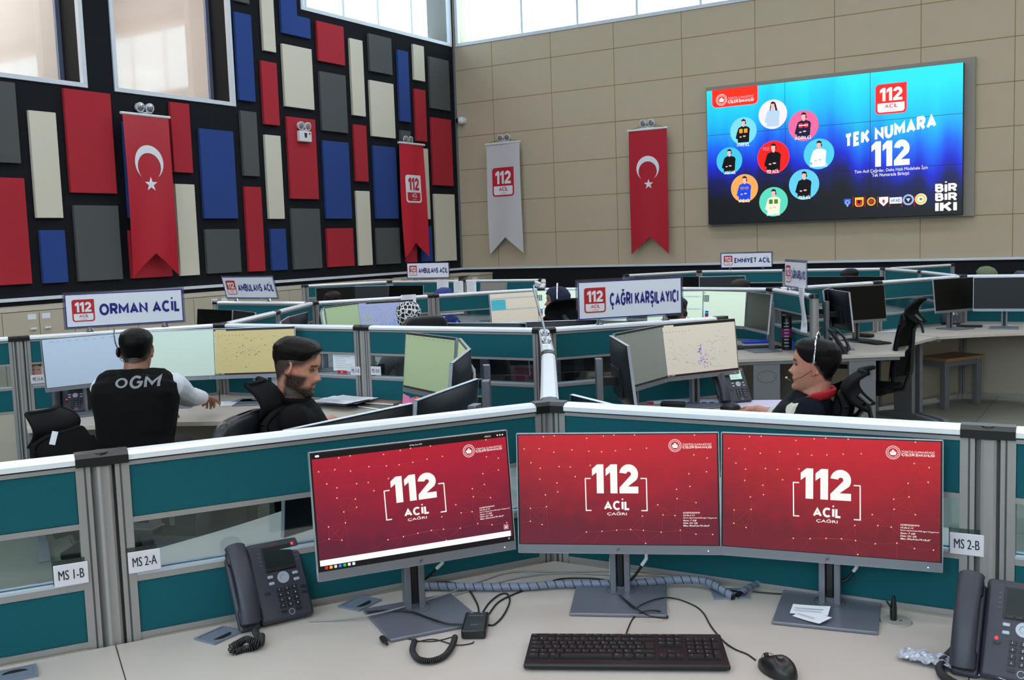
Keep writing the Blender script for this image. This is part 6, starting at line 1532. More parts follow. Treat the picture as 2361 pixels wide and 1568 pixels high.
# wooden stool table on the right
a = at_z(2195, 838, .0); 
def legpt(px, py): return at_z(px, py, 0.0)
L1_ = legpt(2178, 944); L2_ = legpt(2255, 932); L0 = at_z(2178, 944, 0); 
d1 = (L2_ - L1_); w1 = .62; ang = math.degrees(math.atan2(d1.y, d1.x))
t = thing('side_table', 'low side table with wooden top and grey legs by the rear right desk', 'side table', (L1_.x, L1_.y, 0), rad(ang)); w1 = d1.length + .04
m = MB(mat('oak_board', (168, 128, 98), .5, var=.15, vscale=12, stretch=(1, 8, 1))); m.box(-.03, -.04, .44, w1 + .01, .47, .47); m.build('table_top', t, bevel=.002)
for (x, y) in ((0, 0), (w1 - .06, 0), (0, .39), (w1 - .06, .39)): m = MB(M_STEEL); m.box(x - .02, y - .02, 0, x + .04, y + .04, .44); m.build('leg', t, bevel=.003)
m = MB(M_STEEL); m.box(.03, -.01, .39, w1 - .07, .02, .44); m.box(-.01, .03, .39, .02, .40, .44); m.build('apron', t)
# ------------------------------------------------------------------ people
HT = [(-12.6, 5.6, 1.5, 1.6), (-12.2, 7.4, .8, 3.0), (-11, 8.9, -.5, 4.3), (-9.5, 9.0, -2.5, 5.3), (-8, 8.5, -5.0, 5.9), (-6.5, 9.0, -6.6, 6.3), (-4.5, 8.9, -7.8, 6.7), (-2, 8.6, -8.8, 7.1), (0, 8.6, -9.4, 7.35),
      (2, 9.25, -10.3, 7.6), (4, 9.35, -10.5, 7.75), (6, 8.9, -10.0, 7.4), (8, 7.6, -8.4, 6.3), (9.6, 5.6, -6.2, 4.8), (10.5, 3.4, -3.9, 2.9), (11, .5, -.8, .5)]
def hprof(z):
    z = max(-12.6, min(11, z))
    for i in range(len(HT) - 1):
        a, b = HT[i], HT[i + 1]
        if a[0] <= z <= b[0]: k = (z - a[0]) / (b[0] - a[0]); return [a[j] + (b[j] - a[j]) * k for j in (1, 2, 3)]
def gs(d, s): return math.exp(-(d / s) ** 2)
def hpt(a, z, off=0.0, feat=True):
    fr, bk, w = hprof(z); c, s = math.cos(a), math.sin(a)
    e = .88
    x = (w + off) * math.copysign(abs(s) ** e, s); dep = (fr + off) if c >= 0 else (-bk + off)
    y = -dep * math.copysign(abs(c) ** e, c)
    if feat and c > 0:
        n = 0
        nz = 0
        if -5.2 < z < 1.2: nz = 2.9 * max(0, (1.2 - z) / 4.6) ** 1.1 if z > -3.4 else 2.9 * max(0, (z + 5.2) / 1.8)
        n += nz * gs(x, .75 + .35 * max(0, (1 - z) / 5))
        n += .9 * gs(abs(x) - 1.25, .7) * gs(z + 3.8, .8)
        n -= 1.15 * gs(abs(x) - 3.0, 1.5) * gs(z - .2, 1.15)
        n += .45 * gs(abs(x) - 2.8, 2.0) * gs(z - 2.1, .8)
        n += .45 * gs(abs(x) - 5.0, 1.8) * gs(z + 2.4, 1.6)
        n += .55 * gs(x, 2.1) * gs(z + 6.1, .5) + .60 * gs(x, 1.9) * gs(z + 7.3, .5) - .30 * gs(x, 2.6) * gs(z + 6.7, .28)
        n -= .35 * gs(x, 1.8) * gs(z + 8.5, .6)
        n += .65 * gs(x, 1.8) * gs(z + 10.3, 1.2)
        y -= n
    return Vector((x / 100, y / 100, z / 100))
def remesh(mb, name, parent, vox, smooth_it=2, mats=None):
    o = mb.build(name, None); C.objects.unlink(o)
    r = o.modifiers.new('r', 'REMESH'); r.mode = 'VOXEL'; r.voxel_size = vox; r.use_smooth_shade = True
    if smooth_it: s = o.modifiers.new('s', 'SMOOTH'); s.iterations = smooth_it; s.factor = .5
    me = evaluated(o); o.modifiers.clear(); C.objects.link(o); o.parent = parent
    me.name = name; old = o.data; o.data = me; bpy.data.meshes.remove(old)
    for p in me.polygons: p.use_smooth = True
    me.materials.clear()
    for m in (mats or mb.mats): me.materials.append(m)
    return o
def skin_mat(name, rgb):
    if name in MATS: return MATS[name]
    m = bpy.data.materials.new(name); m.use_nodes = True; nt = m.node_tree; b = nt.nodes['Principled BSDF']
    at = nt.nodes.new('ShaderNodeAttribute'); at.attribute_name = 'tone'
    nz = nt.nodes.new('ShaderNodeTexNoise'); nz.inputs['Scale'].default_value = 90; tc = nt.nodes.new('ShaderNodeTexCoord'); nt.links.new(tc.outputs['Object'], nz.inputs['Vector'])
    mx = nt.nodes.new('ShaderNodeMix'); mx.data_type = 'RGBA'; mx.blend_type = 'OVERLAY'; mx.inputs[0].default_value = .18
    nt.links.new(at.outputs['Color'], mx.inputs[6]); nt.links.new(nz.outputs[0], mx.inputs[7]); nt.links.new(mx.outputs[2], b.inputs['Base Color'])
    b.inputs['Roughness'].default_value = .5; b.inputs['Subsurface Weight'].default_value = .12; b.inputs['Subsurface Radius'].default_value = (.02, .008, .005); b.inputs['Subsurface Scale'].default_value = .5
    MATS[name] = m; return m
def mixc(a, b, k): k = max(0, min(1, k)); return tuple(a[i] + (b[i] - a[i]) * k for i in range(3))
def sstep(a, b, x): t = max(0, min(1, (x - a) / (b - a))); return t * t * (3 - 2 * t)
def hairline(a, style):
    d = abs(math.degrees(a)) % 360; d = 360 - d if d > 180 else d
    tb = {'short': ((0, 7.0), (30, 6.8), (48, 5.0), (60, 3.4), (80, 2.4), (96, 1.6), (112, -1.5), (140, -5.2), (180, -6.2)), 'fade': ((0, 6.9), (30, 6.6), (45, 5.2), (58, 3.2), (75, 1.6), (92, 1.0), (112, -1.2), (140, -3.8), (180, -5.0)),
          'full': ((0, 6.6), (28, 6.2), (45, 4.6), (58, 3.0), (78, 1.0), (92, 1.0), (106, -2.2), (130, -6.0), (180, -7.6))}[style]
    for i in range(len(tb) - 1):
        if tb[i][0] <= d <= tb[i + 1][0]: k = (d - tb[i][0]) / (tb[i + 1][0] - tb[i][0]); return tb[i][1] + (tb[i + 1][1] - tb[i][1]) * k
    return tb[-1][1]
def ik(S, Hn, L1, L2, pole):
    d = Hn - S; D = min(d.length, (L1 + L2) * .995); u_ = d.normalized(); x = (L1 * L1 - L2 * L2 + D * D) / (2 * D); h = math.sqrt(max(0, L1 * L1 - x * x))
    p = (pole - u_ * pole.dot(u_)).normalized(); return S + u_ * x + p * h, S + u_ * D
def add_hand(mb, wrist, d, side, curl=.5, nrm=Vector((0, 0, 1))):
    d = d.normalized(); s_ = d.cross(nrm).normalized() * side; n = s_.cross(d).normalized() * side   # s_: towards the thumb; n: back of the hand
    if n.dot(nrm) < 0: n = -n
    K = wrist + d * .085
    for off, w in ((-.026, .0125), (-.009, .0135), (.009, .0135), (.026, .0125)):
        mb.tube([wrist + s_ * off * .62 - d * .01, wrist + d * .04 + s_ * off * .85, K + s_ * off + n * .002], [w * 1.15, w * 1.2, .0105], 8)
    for i, (off, ln) in enumerate(((.028, .072), (.0095, .080), (-.0095, .074), (-.028, .058))):
        p = K + s_ * off * 1.05; dd = (d + s_ * off * 1.6).normalized(); pts = [p - dd * .008, p]; a = 0
        for k, f in enumerate((.42, .32, .26)):
            a += curl * (.55, .75, .6)[k]; v = dd * math.cos(a) - n * math.sin(a); pts.append(pts[-1] + v * ln * f)
        mb.tube(pts, [.0098, .0095, .0088, .0080, .0066], 8)
    p = wrist + d * .022 + s_ * .026; v1 = (d * .62 + s_ * .72 - n * .25).normalized(); v2 = (d * .93 + s_ * .25 - n * .3 * (.5 + curl)).normalized()
    mb.tube([p - v1 * .02, p + v1 * .022, p + v1 * .040 + v2 * .004, p + v1 * .046 + v2 * .032, p + v1 * .046 + v2 * .050], [.013, .0118, .0105, .0095, .007], 8)
def rings_fn(rs):
    def f(mb, inf=0.0, i0=0, i1=None):
        R_ = rs[i0:i1]; n = 22; vs = []
        for c, w, d, ax in R_:
            for j in range(n):
                a = 2 * PI * j / n; cs, sn = math.cos(a), math.sin(a)
                vs.append(c + Vector((math.copysign(abs(sn) ** .85, sn) * (w + inf), 0, 0)) + ax * (math.copysign(abs(cs) ** .85, cs) * (d + inf)))
        k = len(R_); mb.add(vs, [(i * n + j, i * n + (j + 1) % n, (i + 1) * n + (j + 1) % n, (i + 1) * n + j) for i in range(k - 1) for j in range(n)] + [tuple(reversed(range(n))), tuple(range((k - 1) * n, k * n))])
    return f
def person(label, top, face, hyaw=0, pitch=0, lean=4, skin=(176, 122, 98), hair='short', haircol=(24, 20, 20), beard=0.0, lhand=None, rhand=None, clothes=(), sleeves='long', detail=True, cover=None, eyes=True, curl=(.5, .5), hairlift=1.0, name='person', neck=.165, pole=(.55, .25, -1), trousers=(30, 30, 38), roll=0):
    """top: the crown of the head in the room; face: direction the body faces"""
    vox = .0042 if detail else .010
    a0 = facing(face); Rz = Matrix.Rotation(a0, 4, 'Z')
    la = rad(lean); upv = Vector((0, -math.sin(la), math.cos(la))); fw = Vector((0, math.cos(la), math.sin(la)))
    # local frame: hips above the origin; head placed so that the crown meets the wanted point
    neck_len = neck; torso = .455
    HR = Matrix.Rotation(rad(hyaw), 4, 'Z') @ Matrix.Rotation(rad(pitch), 4, 'X') @ Matrix.Rotation(rad(roll), 4, 'Y')
    crown = HR @ Vector((0, .01, .11))
    hipz = top.z - (upv * torso).z - neck_len - crown.z
    hip = Vector((0, 0, hipz)); S = hip + upv * torso; Hc = S + Vector((0, -math.sin(la) * .6 * neck_len - .015, neck_len))
    off = Hc + crown; org = top - Rz @ Vector((off.x, off.y, off.z)); org.z = 0
    t = thing(name, label, 'person', (org.x, org.y, 0), a0)
    toL = lambda p: Rz.inverted() @ (Vector(p) - org)
    M_SK = skin_mat('skin', skin)
    mb = MB(M_SK); HM = Matrix.Translation(Hc) @ HR
    nu, nv = (96, 84) if detail else (28, 20)
    def hf(a, b):
        z = -12.6 + 23.6 * b; return HM @ hpt(2 * PI * a, z)
    mb.grid(lambda a, b: hf(a, b), nu, nv, closed=True)
    n0 = len(mb.v) - nu; mb.f.append(tuple(range(n0, n0 + nu))); mb.mi.append(0); mb.f.append(tuple(reversed(range(0, nu)))); mb.mi.append(0)
    for sx in (1, -1):
        E_ = HM @ Matrix.Translation((sx * .0735, .006, -.008)) @ Matrix.Rotation(rad(sx * 24), 4, 'Z') @ Matrix.Rotation(rad(8), 4, 'X')
        mb.tube([E_ @ Vector((sx * .004, -.012 * math.cos(w) * 1.15 + .006, .029 * math.sin(w) + .002)) for w in [rad(a) for a in range(-70, 251, 20)]], .0050, 6)
        mb.ball(E_ @ Vector((0, .004, 0)), (.0046, .0125, .025), 10, 8, (E_.to_3x3()).to_4x4()); mb.ball(E_ @ Vector((sx * .002, -.006, -.026)), (.004, .006, .008), 8, 6)
    NB_ = S + Vector((0, .012, .01)); Hb = HM @ Vector((0, .022, -.035)); Hj = HM @ Vector((0, -.025, -.085))
    mb.tube([NB_ - upv * .06, NB_, (NB_ + Hb) / 2 + Vector((0, .002, 0)), Hb], [.085, .064, .057, .058], 16)
    mb.tube([NB_ + Vector((0, -.02, -.01)), (NB_ + Hj) / 2, Hj], [.05, .047, .042], 12)
    def C_(k, dy=0): return hip + upv * (torso * k) + fw * dy
    rs = [(C_(-.12), .155, .105, fw), (C_(.05), .165, .112, fw), (C_(.3), .150, .105, fw), (C_(.55, .004), .165, .115, fw), (C_(.78, .008), .182, .115, fw), (C_(.90, .008), .176, .095, fw), (C_(.97, .008), .125, .078, fw), (C_(1.03, .01), .072, .062, fw)]
    tf = rings_fn(rs); tf(mb, -.010)
    arms = []
    for sx, hd in ((1, lhand), (-1, rhand)):
        Sh = hip + upv * (torso * .885) + Vector((sx * .168, .006, 0))
        target = toL(hd) if hd is not None else hip + Vector((sx * .16, -.36, .24))
        El, Wr = ik(Sh, target + Vector((0, 0, .012)), .285, .255, Vector((sx * pole[0], pole[1], pole[2])))
        arms.append((sx, Sh, El, Wr))
        mb.tube([Sh, Sh.lerp(El, .5), El], [.052, .045, .038], 12); mb.tube([El, El.lerp(Wr, .35), Wr], [.039, .037, .0255], 12)
        hdir = (target - El).normalized(); hdir.z = min(hdir.z, -.05) if hd is not None else hdir.z
        if detail: add_hand(mb, Wr, hdir, -sx, curl[0] if sx > 0 else curl[1])
        else: mb.ball(Wr + hdir * .05, (.035, .035, .02), 8, 6)
    legs = []
    for sx in (1, -1):
        Kn = Vector((sx * .13, -.43, hipz + .01)); An = Vector((sx * .13, -.38, .09)); legs.append((Vector((sx * .09, -.02, hipz + .0)), Kn, An))
        mb.tube([Vector((sx * .09, -.02, hipz)), Kn], [.085, .058], 12); mb.tube([Kn, Kn.lerp(An, .35), An, An + Vector((0, -.12, -.05))], [.056, .058, .038, .03], 12)
    body = remesh(mb, 'body', t, vox, 2)
    # tones of skin, brows, lips, beard
    me = body.data; at = me.color_attributes.new('tone', 'FLOAT_COLOR', 'POINT'); HI = HM.inverted()
    sk = tuple(lin(c) for c in skin); hc = tuple(lin(c) for c in haircol); lip = tuple(lin(c) for c in (skin[0] - 6, skin[1] - 32, skin[2] - 18)); red = tuple(lin(c) for c in (skin[0] + 8, skin[1] - 14, skin[2] - 10))
    cols = []
    for i, co in enumerate([v.co.copy() for v in me.vertices]):
        p = HI @ co * 100; c = sk
        if p.z > -14:
            x, y, z = p.x, p.y, p.z
            if abs(x) > 6.6 and -4.5 < z < 3: c = mixc(c, red, .55)
            c = mixc(c, red, .5 * gs(x, 1.6) * gs(z + 3.4, 1.2) * (y < -8))
            if y < -5:
                c = mixc(c, lip, .8 * (1 - sstep(1.9, 2.6, abs(x))) * (1 - sstep(.75, 1.1, abs(z + 6.7))))
                bz = 2.15 + .25 * (1 - abs(abs(x) - 3.1) / 2); c = mixc(c, hc, .92 * (1 - sstep(.30, .62, abs(z - bz))) * (1 - sstep(1.9, 2.4, abs(abs(x) - 3.1))))
            an_ = math.atan2(x, -y)
            if beard and z < 0:
                lips_k = (1 - sstep(1.9, 2.6, abs(x))) * (1 - sstep(.6, 1.0, abs(z + 6.7)))
                b_ = max(sstep(-5.6, -8.6, z), sstep(-4.9, -5.6, z) * (1 - sstep(2.2, 3.6, abs(x))), sstep(4.4, 5.8, abs(x)) * sstep(-1.2, -3.5, z)) * (1 - lips_k) * sstep(3.4, 1.0, y) * sstep(-13.6, -12.0, z)
                c = mixc(c, hc, beard * b_ * (1.02 + .25 * noise.noise(Vector((x * 3, y * 3, z * 3)))))
            if hair and y > -8.4:
                hl = hairline(an_, 'short'); c = mixc(c, hc, .93 * sstep(hl - (3.6 if hair == 'fade' else 1.2), hl - .2, z) * (abs(x) < 8.0))
        cols += [c[0], c[1], c[2], 1]
    at.data.foreach_set('color', cols)
    me.color_attributes.active_color = at
    # eyes
    if eyes and detail:
        for sx in (1, -1):
            m = MB(mat('eye_white', (150, 138, 132), .2)); c = HM @ Vector((sx * .0305, -.0705, .0015)); m.ball(c + HM.to_3x3() @ Vector((0, -.0065, 0)), (.0118, .0065, .0052), 16, 10, HM.to_3x3().to_4x4())
            m.use(mat('iris_dark', (36, 22, 16), .15)); c2 = HM @ Vector((sx * .0305, -.0800, .0008)); m.ball(c2, (.0056, .0050, .0050), 12, 8); m.build('eye', t, smooth=True, angle=80)
            m = MB(mat('lash_dark', (30, 20, 18), .6)); m.tube([HM @ Vector((sx * (.0305 + .014 * math.cos(w)), -.0822 + .0045 * abs(math.cos(w)), .0012 + .0045 * math.sin(w))) for w in [rad(a) for a in range(10, 171, 20)]], .0019, 5); m.build('eyelid', t)
    # hair
    if hair and not cover:
        mh = MB(mat('hair_%d_%d' % (haircol[0], haircol[1]), haircol, .42, var=.35, vscale=90, bump=.8, bscale=160, stretch=(1, 1, .25), spec=.12))
        na, nb = (96, 30) if detail else (24, 10)
        def hh(a, b):
            ang = 2 * PI * a; hl = hairline(ang, hair); z = hl + (10.95 - hl) * b
            k = sstep(0, .55, b); th = (-.22 + (.95 if hair == 'fade' else 1.0) * sstep(-.12, .62, b) + 1.25 * hairlift * k * sstep(4.5, 9, z) )
            if hair == 'fade': th -= .30 * (1 - sstep(2.5, 6.0, z)) * sstep(0, .1, b)
            th += .35 * max(0, math.cos(ang)) * hairlift * k
            p = hpt(ang, z, th, feat=False)
            if z > 8: p.z += .0085 * hairlift * sstep(8, 10.9, z)
            nn = noise.noise(Vector((p.x * 90, p.y * 60, p.z * 60))) * .0016 + noise.noise(Vector((p.x * 30, p.y * 30, p.z * 30))) * .0022
            return HM @ (p + p.normalized() * nn * (.3 + b))
        mh.grid(hh, na, nb, closed=True); n0 = len(mh.v) - na; mh.f.append(tuple(range(n0, n0 + na))); mh.mi.append(0)
        mh.build('hair', t, smooth=True, angle=120)
    if cover:
        mc = MB(cover)
        na, nb = (48, 26) if detail else (24, 14)
        def cf(a, b):
            ang = 2 * PI * a; fr = sstep(54, 76, abs(((math.degrees(ang) + 180) % 360) - 180)); lo = 5.6 * (1 - fr) - 13.5 * fr
            z = lo + (10.9 - lo) * b; th = 1.0 + .8 * sstep(4, -9, z) + .5 * sstep(6, 10, z); p = hpt(ang, max(-12.5, z), th, False); p.z = z / 100 + .010 * sstep(7, 11, z)
            p.y += .012 * sstep(2, -6, z) * (p.y > 0); nn = noise.noise(Vector((p.x * 22, p.y * 22, p.z * 22))) * .004
            return HM @ (p + p.normalized() * nn)
        mc.grid(cf, na, nb, closed=True); n0 = len(mc.v) - na; mc.f.append(tuple(range(n0, n0 + na))); mc.mi.append(0)
        mc.tube([HM @ Vector((0, .01, -.10)), NB_ + Vector((0, .01, .02)), NB_ + Vector((0, .01, -.03))], [.078, .088, .12], 20)
        mc.build('head_scarf', t, smooth=True, angle=120)
    # clothes: (kind, material)
    cv = .006 if detail else .012
    built = {}; vx = .006 if any(k == 'vest' for k, _ in clothes) else 0
    for kind, mt in clothes:
        m = MB(mt)
        if kind in ('shirt', 'tee'):
            tf(m, .016, 0, 7)
            m.tube([NB_ - upv * .06, NB_ + Vector((0, .002, .012))], [.118, .075], 16)
            for sx, Sh, El, Wr in arms: m.tube([NB_ - upv * .045, Sh + Vector((0, 0, .004))], [.062, .062], 12)
            for sx, Sh, El, Wr in arms:
                m.ball(Sh.lerp(El, .12), .071, 16, 12); m.tube([Sh, Sh.lerp(El, .2), Sh.lerp(El, .5), El], [.070, .070 + vx, .062 + vx, .055], 14)
                if kind == 'shirt': m.tube([El, El.lerp(Wr, .25), El.lerp(Wr, .6), El.lerp(Wr, .93)], [.054, .053, .045, .037], 14)
                else: m.f = m.f; 
            if kind == 'tee':
                m = MB(mt); tf(m, .016, 0, 7); [m.ball(a_[1].lerp(a_[2], .28 if vx else 0), .076, 16, 12) for a_ in arms]; m.tube([NB_ - upv * .06, NB_ + Vector((0, .002, .010))], [.115, .074], 16)
                for sx, Sh, El, Wr in arms: m.tube([Sh, Sh.lerp(El, .15), Sh.lerp(El, .45), Sh.lerp(El, .97)], [.076, .078 + vx, .070 + vx, .064 + vx], 14); m.tube([NB_ - upv * .045, Sh + Vector((0, 0, .004))], [.062, .064], 12)
        elif kind == 'vest':
            tf(m, .036, 0, 6); tf(m, .034, 5, 7); m.tube([NB_ - upv * .06, NB_ + Vector((0, .004, .024))], [.130, .082], 18)
            for sx, Sh, El, Wr in arms: m.ball(Sh + Vector((-sx * .036, 0, .0)), (.070, .090, .086), 14, 10); m.tube([NB_ - upv * .045, Sh + Vector((-sx * .03, 0, .006))], [.074, .084], 14)
        elif kind == 'collar':
            for k in range(1):
                m.tube([NB_ + Vector((.085 * math.sin(w), .012 - .078 * math.cos(w), .010 + .028 * (1 - math.cos(w)) / 2 - .03 * max(0, math.cos(w)))) for w in [rad(a) for a in range(-170, 171, 20)]] , [(.010, .025)] * 18, 8)
                for sx in (1, -1): m.tube([NB_ + Vector((sx * .055, -.062, -.015)), NB_ + Vector((sx * .070, -.105, -.085)), NB_ + Vector((sx * .050, -.135, -.21))], [(.014, .026), (.012, .034), (.008, .014)], 8)
        o = remesh(m, kind, t, cv, 3) if kind != 'collar' else remesh(m, kind, t, .004, 2)
        if kind != 'collar':
            cs = [v.co.copy() for v in o.data.vertices]; ns = [v.normal.copy() for v in o.data.vertices]; fl = []
            for c, n_ in zip(cs, ns): fl += list(c + n_ * (noise.noise(c * 9) * .006 + noise.noise(c * 24) * .0025))
            o.data.vertices.foreach_set('co', fl); o.data.update()
        built[kind] = o
    m = MB(mat('trousers_%d' % trousers[2], trousers, .8))
    for H_, Kn, An in legs: m.tube([H_, Kn], [.098, .072], 14); m.tube([Kn, An], [.070, .058], 14)
    m.ball(hip + Vector((0, 0, -.01)), (.175, .125, .11), 16, 10); remesh(m, 'trousers', t, .012, 2)
    m = MB(M_BLACK)
    for H_, Kn, An in legs: m.tube([An + Vector((0, .05, -.055)), An + Vector((0, 0, -.05)), An + Vector((0, -.12, -.06)), An + Vector((0, -.18, -.068))], [(.036, .030), (.042, .036), (.042, .028), (.03, .018)], 12)
    for sx in (0,): pass
    m.build('shoes', t, smooth=True)
    return t, HM, Rz, org, built, (NB_, S, hip, upv, fw), arms

M_VBK = mat('black_vest_cloth', (11, 11, 13), .85, spec=.15, bump=.4, bscale=400); M_WSH = mat('white_shirt_cloth', (214, 216, 226), .8, bump=.3, bscale=60)
M_BPO = mat('black_polo_cloth', (12, 12, 14), .85, spec=.15, bump=.4, bscale=300); M_NVV = mat('navy_vest_cloth', (14, 16, 27), .8, spec=.15, bump=.35, bscale=300)
M_RCO = mat('red_collar_cloth', (190, 26, 38), .75); M_CRS = mat('cream_shirt_cloth', (206, 200, 190), .8, bump=.3, bscale=60)
# man of the forest service, back towards us
tp = at_z(312, 758, 1.288)
rh = at_z(494, 930, .79)
r1 = person('man in a black vest lettered OGM and white shirt, seen from behind, writing', tp, 126, hyaw=6, pitch=6, lean=15, neck=.128, hair='short', haircol=(14, 13, 13), rhand=rh, lhand=tp + Vector((-.26, .34, -.50)), pole=(.2, .1, -1), clothes=(('shirt', M_WSH), ('vest', M_VBK)), curl=(.5, 1.0), hairlift=.35, skin=(150, 104, 84))
t, HM, Rz, org, built, nb, arms = r1
vest = built['vest']; bv = BVHTree.FromPolygons([tuple(v.co) for v in vest.data.vertices], [tuple(p.vertices) for p in vest.data.polygons])
g = MB(mat('reflective_grey', (128, 130, 136), .5)); 
zt_ = nb[1].z + .008
g.text('O', -.062, zt_ - .046, .000, zt_ + .000, 0, .04); g.text('GM', .009, zt_ - .050, .150, zt_ + .010, 0, .04)
o = g.build('back_lettering', t)
def onback(p):
    # lay the letters on the back (the +y side); mirrored so that they read from behind
    x = -p.x; z = p.z + .02 * (p.x * -1) * .6 + .0
    hit = bv.ray_cast(Vector((x, 1.0, z)), Vector((0, -1, 0)))
    y = hit[0].y + .003 if hit[0] else .12
    return Vector((x, y, z))
drape(o, onback, .012)
# pen in the writing hand
sx, Sh, El, Wr = arms[1]; wr = org + Rz @ Wr
t = thing('pen', 'black pen held upright in the writing hand of the man in the OGM vest', 'pen', (0, 0, 0), 0); q = at_z(506, 922, .80); m = MB(M_BLKP); m.tube([q + Vector((-.012, .01, -.035)), q + Vector((.01, -.006, .055))], .0035, 8); m.build('pen_barrel', t); m = MB(M_CHROME); m.tube([q + Vector((-.016, .014, -.048)), q + Vector((-.012, .01, -.035))], [.0008, .003], 8); m.build('pen_tip', t)
def headset(label, HM, Rz, org, side, band_m, z0=.0, cup=True, boom=True, tilt=0, arc=180, wide=0):
    t = thing('headset', label, 'headset', (org.x, org.y, 0), Rz.to_euler().z)
    m = MB(band_m); pts = [HM @ (hpt(rad(90) if w < 90 else rad(-90), 2 + 0, 1.2) * 0 + Vector(((.094 + wide) * math.cos(rad(w)), .004 + tilt * math.sin(rad(w)), .018 + .131 * math.sin(rad(w))))) for w in range(0, arc + 1, 12)]
    m.tube(pts, [(.006, .0018)] * len(pts), 8)
    m.build('headband', t, smooth=True)
    if cup:
        m = MB(M_BLKP); c = HM @ Vector((side * .088, .004, -.006)); m.ball(c, (.012, .025, .027), 14, 10); m.build('ear_cushion', t, smooth=True)
    if boom:
        m = MB(M_BLKP); m.tube([HM @ Vector(p) for p in ((side * .092, 0, -.012), (side * .088, -.04, -.045), (side * .062, -.090, -.070), (side * .030, -.112, -.066))], .0014, 6); m.build('microphone_boom', t, smooth=True)
        m = MB(mat('mic_grey', (190, 194, 198), .4)); m.ball(HM @ Vector((side * .024, -.116, -.064)), (.011, .006, .005), 10, 6); m.build('microphone_tip', t, smooth=True)
    return t
hs = headset('black headset with silver band worn by the man in the OGM vest', HM, Rz, org, 1, M_CHROME, arc=0)
for ch in list(hs.children):
    if ch.name.startswith('headband'): bpy.data.objects.remove(ch)
m = MB(mat('satin_silver', (190, 192, 198), .35, .6)); m.tube([HM @ Vector(p) for p in ((.092, .0, .012), (.103, -.002, .045), (.108, -.004, .085), (.104, -.004, .120))], [(.006, .002)] * 4, 8); m.build('headband', hs, smooth=True)
# bearded man
tp = at_z(690, 784, 1.285); lh = at_z(850, 965, .77)
r2 = person('bearded man in a black polo shirt with faded hair, looking right', tp, 40, hyaw=-14, pitch=14, lean=-4, hair='fade', haircol=(22, 17, 15), beard=.93, lhand=None, rhand=lh, pole=(.35, -.25, -1), clothes=(('tee', M_BPO),), skin=(204, 144, 120), hairlift=1.3)
t, HM, Rz, org, built, nb, arms = r2; HM2, O2, R2z = HM, org, Rz
m = MB(M_BPO); NBb = nb[0]
m.tube([NBb + Vector((.082 * math.sin(rad(a)), .010 - .076 * math.cos(rad(a)), .006 + .022 * (1 - math.cos(rad(a))) / 2)) for a in range(-165, 166, 15)], [(.007, .017)] * 23, 8); m.build('collar', t, smooth=True)
# man in the navy vest
D_ = Vector((-1.215, 4.516, 0)); tp = at_z(1888, 786, 1.18); lh = at_z(1690, 940, .775)
r3 = person('man in a navy vest with red collar leaning back, looking left, hand on mouse', tp, 192, hyaw=-4, pitch=-4, lean=-20, hair='full', haircol=(20, 18, 19), beard=.10, lhand=lh, clothes=(('tee', M_CRS), ('vest', M_NVV), ('collar', M_RCO)), skin=(190, 132, 110), hairlift=1.25, sleeves='short')
t, HM, Rz, org, built, nb, arms = r3; HM3 = HM
headset('headset with beaded silver band worn by the man in the navy vest', HM, Rz, org, 1, M_CHROME, cup=False, boom=True)
# women and others farther back
M_LEO = bpy.data.materials.new('black_white_animal_print'); M_LEO.use_nodes = True; nt = M_LEO.node_tree; b = nt.nodes['Principled BSDF']
vo = nt.nodes.new('ShaderNodeTexVoronoi'); vo.feature = 'DISTANCE_TO_EDGE'; vo.inputs['Scale'].default_value = 30; tc = nt.nodes.new('ShaderNodeTexCoord'); cr = nt.nodes.new('ShaderNodeValToRGB')
cr.color_ramp.elements[0].position = .085; cr.color_ramp.elements[0].color = col(226, 226, 232); cr.color_ramp.elements[1].position = .12; cr.color_ramp.elements[1].color = col(18, 18, 22)
nt.links.new(tc.outputs['Object'], vo.inputs['Vector']); nt.links.new(vo.outputs['Distance'], cr.inputs[0]); nt.links.new(cr.outputs[0], b.inputs['Base Color']); b.inputs['Roughness'].default_value = .8
M_NSC = mat('navy_scarf', (26, 30, 62), .85); M_BSC = mat('blue_scarf', (54, 62, 130), .85); M_GSC = mat('olive_scarf', (110, 122, 92), .85); M_DCL = mat('dark_top', (26, 28, 40), .85)
person('woman in a black and white animal-print head scarf, seen from behind', at_z(940, 698, 1.215), 168, clothes=(('shirt', M_DCL),), cover=M_LEO, eyes=False, lean=6, pitch=6, hair=None)
r5 = person('woman in a navy head cover with headset, face turned left', at_z(1287, 663, 1.262), 206, clothes=(('shirt', M_NSC),), cover=M_NSC, lean=2, hair=None)
headset('silver headset clip on top of the navy head cover', r5[1], r5[2], r5[3], 1, M_CHROME, cup=False)
r6 = person('dark-haired person with headset almost hidden behind the big call taker sign', at_z(1556, 688, 1.19), 80, clothes=(('shirt', M_DCL),), hair='short', lean=4, detail=False)
headset('headset of the person behind the big call taker sign', r6[1], r6[2], r6[3], -1, M_BLKP)
person('dark-haired person whose crown shows before the far black monitors', at_z(766, 673, 1.2), 110, clothes=(('shirt', M_DCL),), hair='full', detail=False, haircol=(40, 28, 30))
person('person in a blue head scarf below the pinned white sheets', at_z(1021, 665, 1.2), 70, clothes=(('shirt', M_BSC),), cover=M_BSC, detail=False, hair=None)
person('dark-haired man in the far row right of the small call taker sign', at_z(1958, 621, 1.25), 72, hyaw=-10, clothes=(('shirt', M_DCL),), hair='short', detail=False, haircol=(30, 26, 28), skin=(150, 108, 96))
person('short-haired man whose head top shows right of the large sign', at_z(1706, 645, 1.22), 62, clothes=(('shirt', M_DCL),), hair='short', detail=False, haircol=(52, 46, 46), skin=(160, 112, 100))
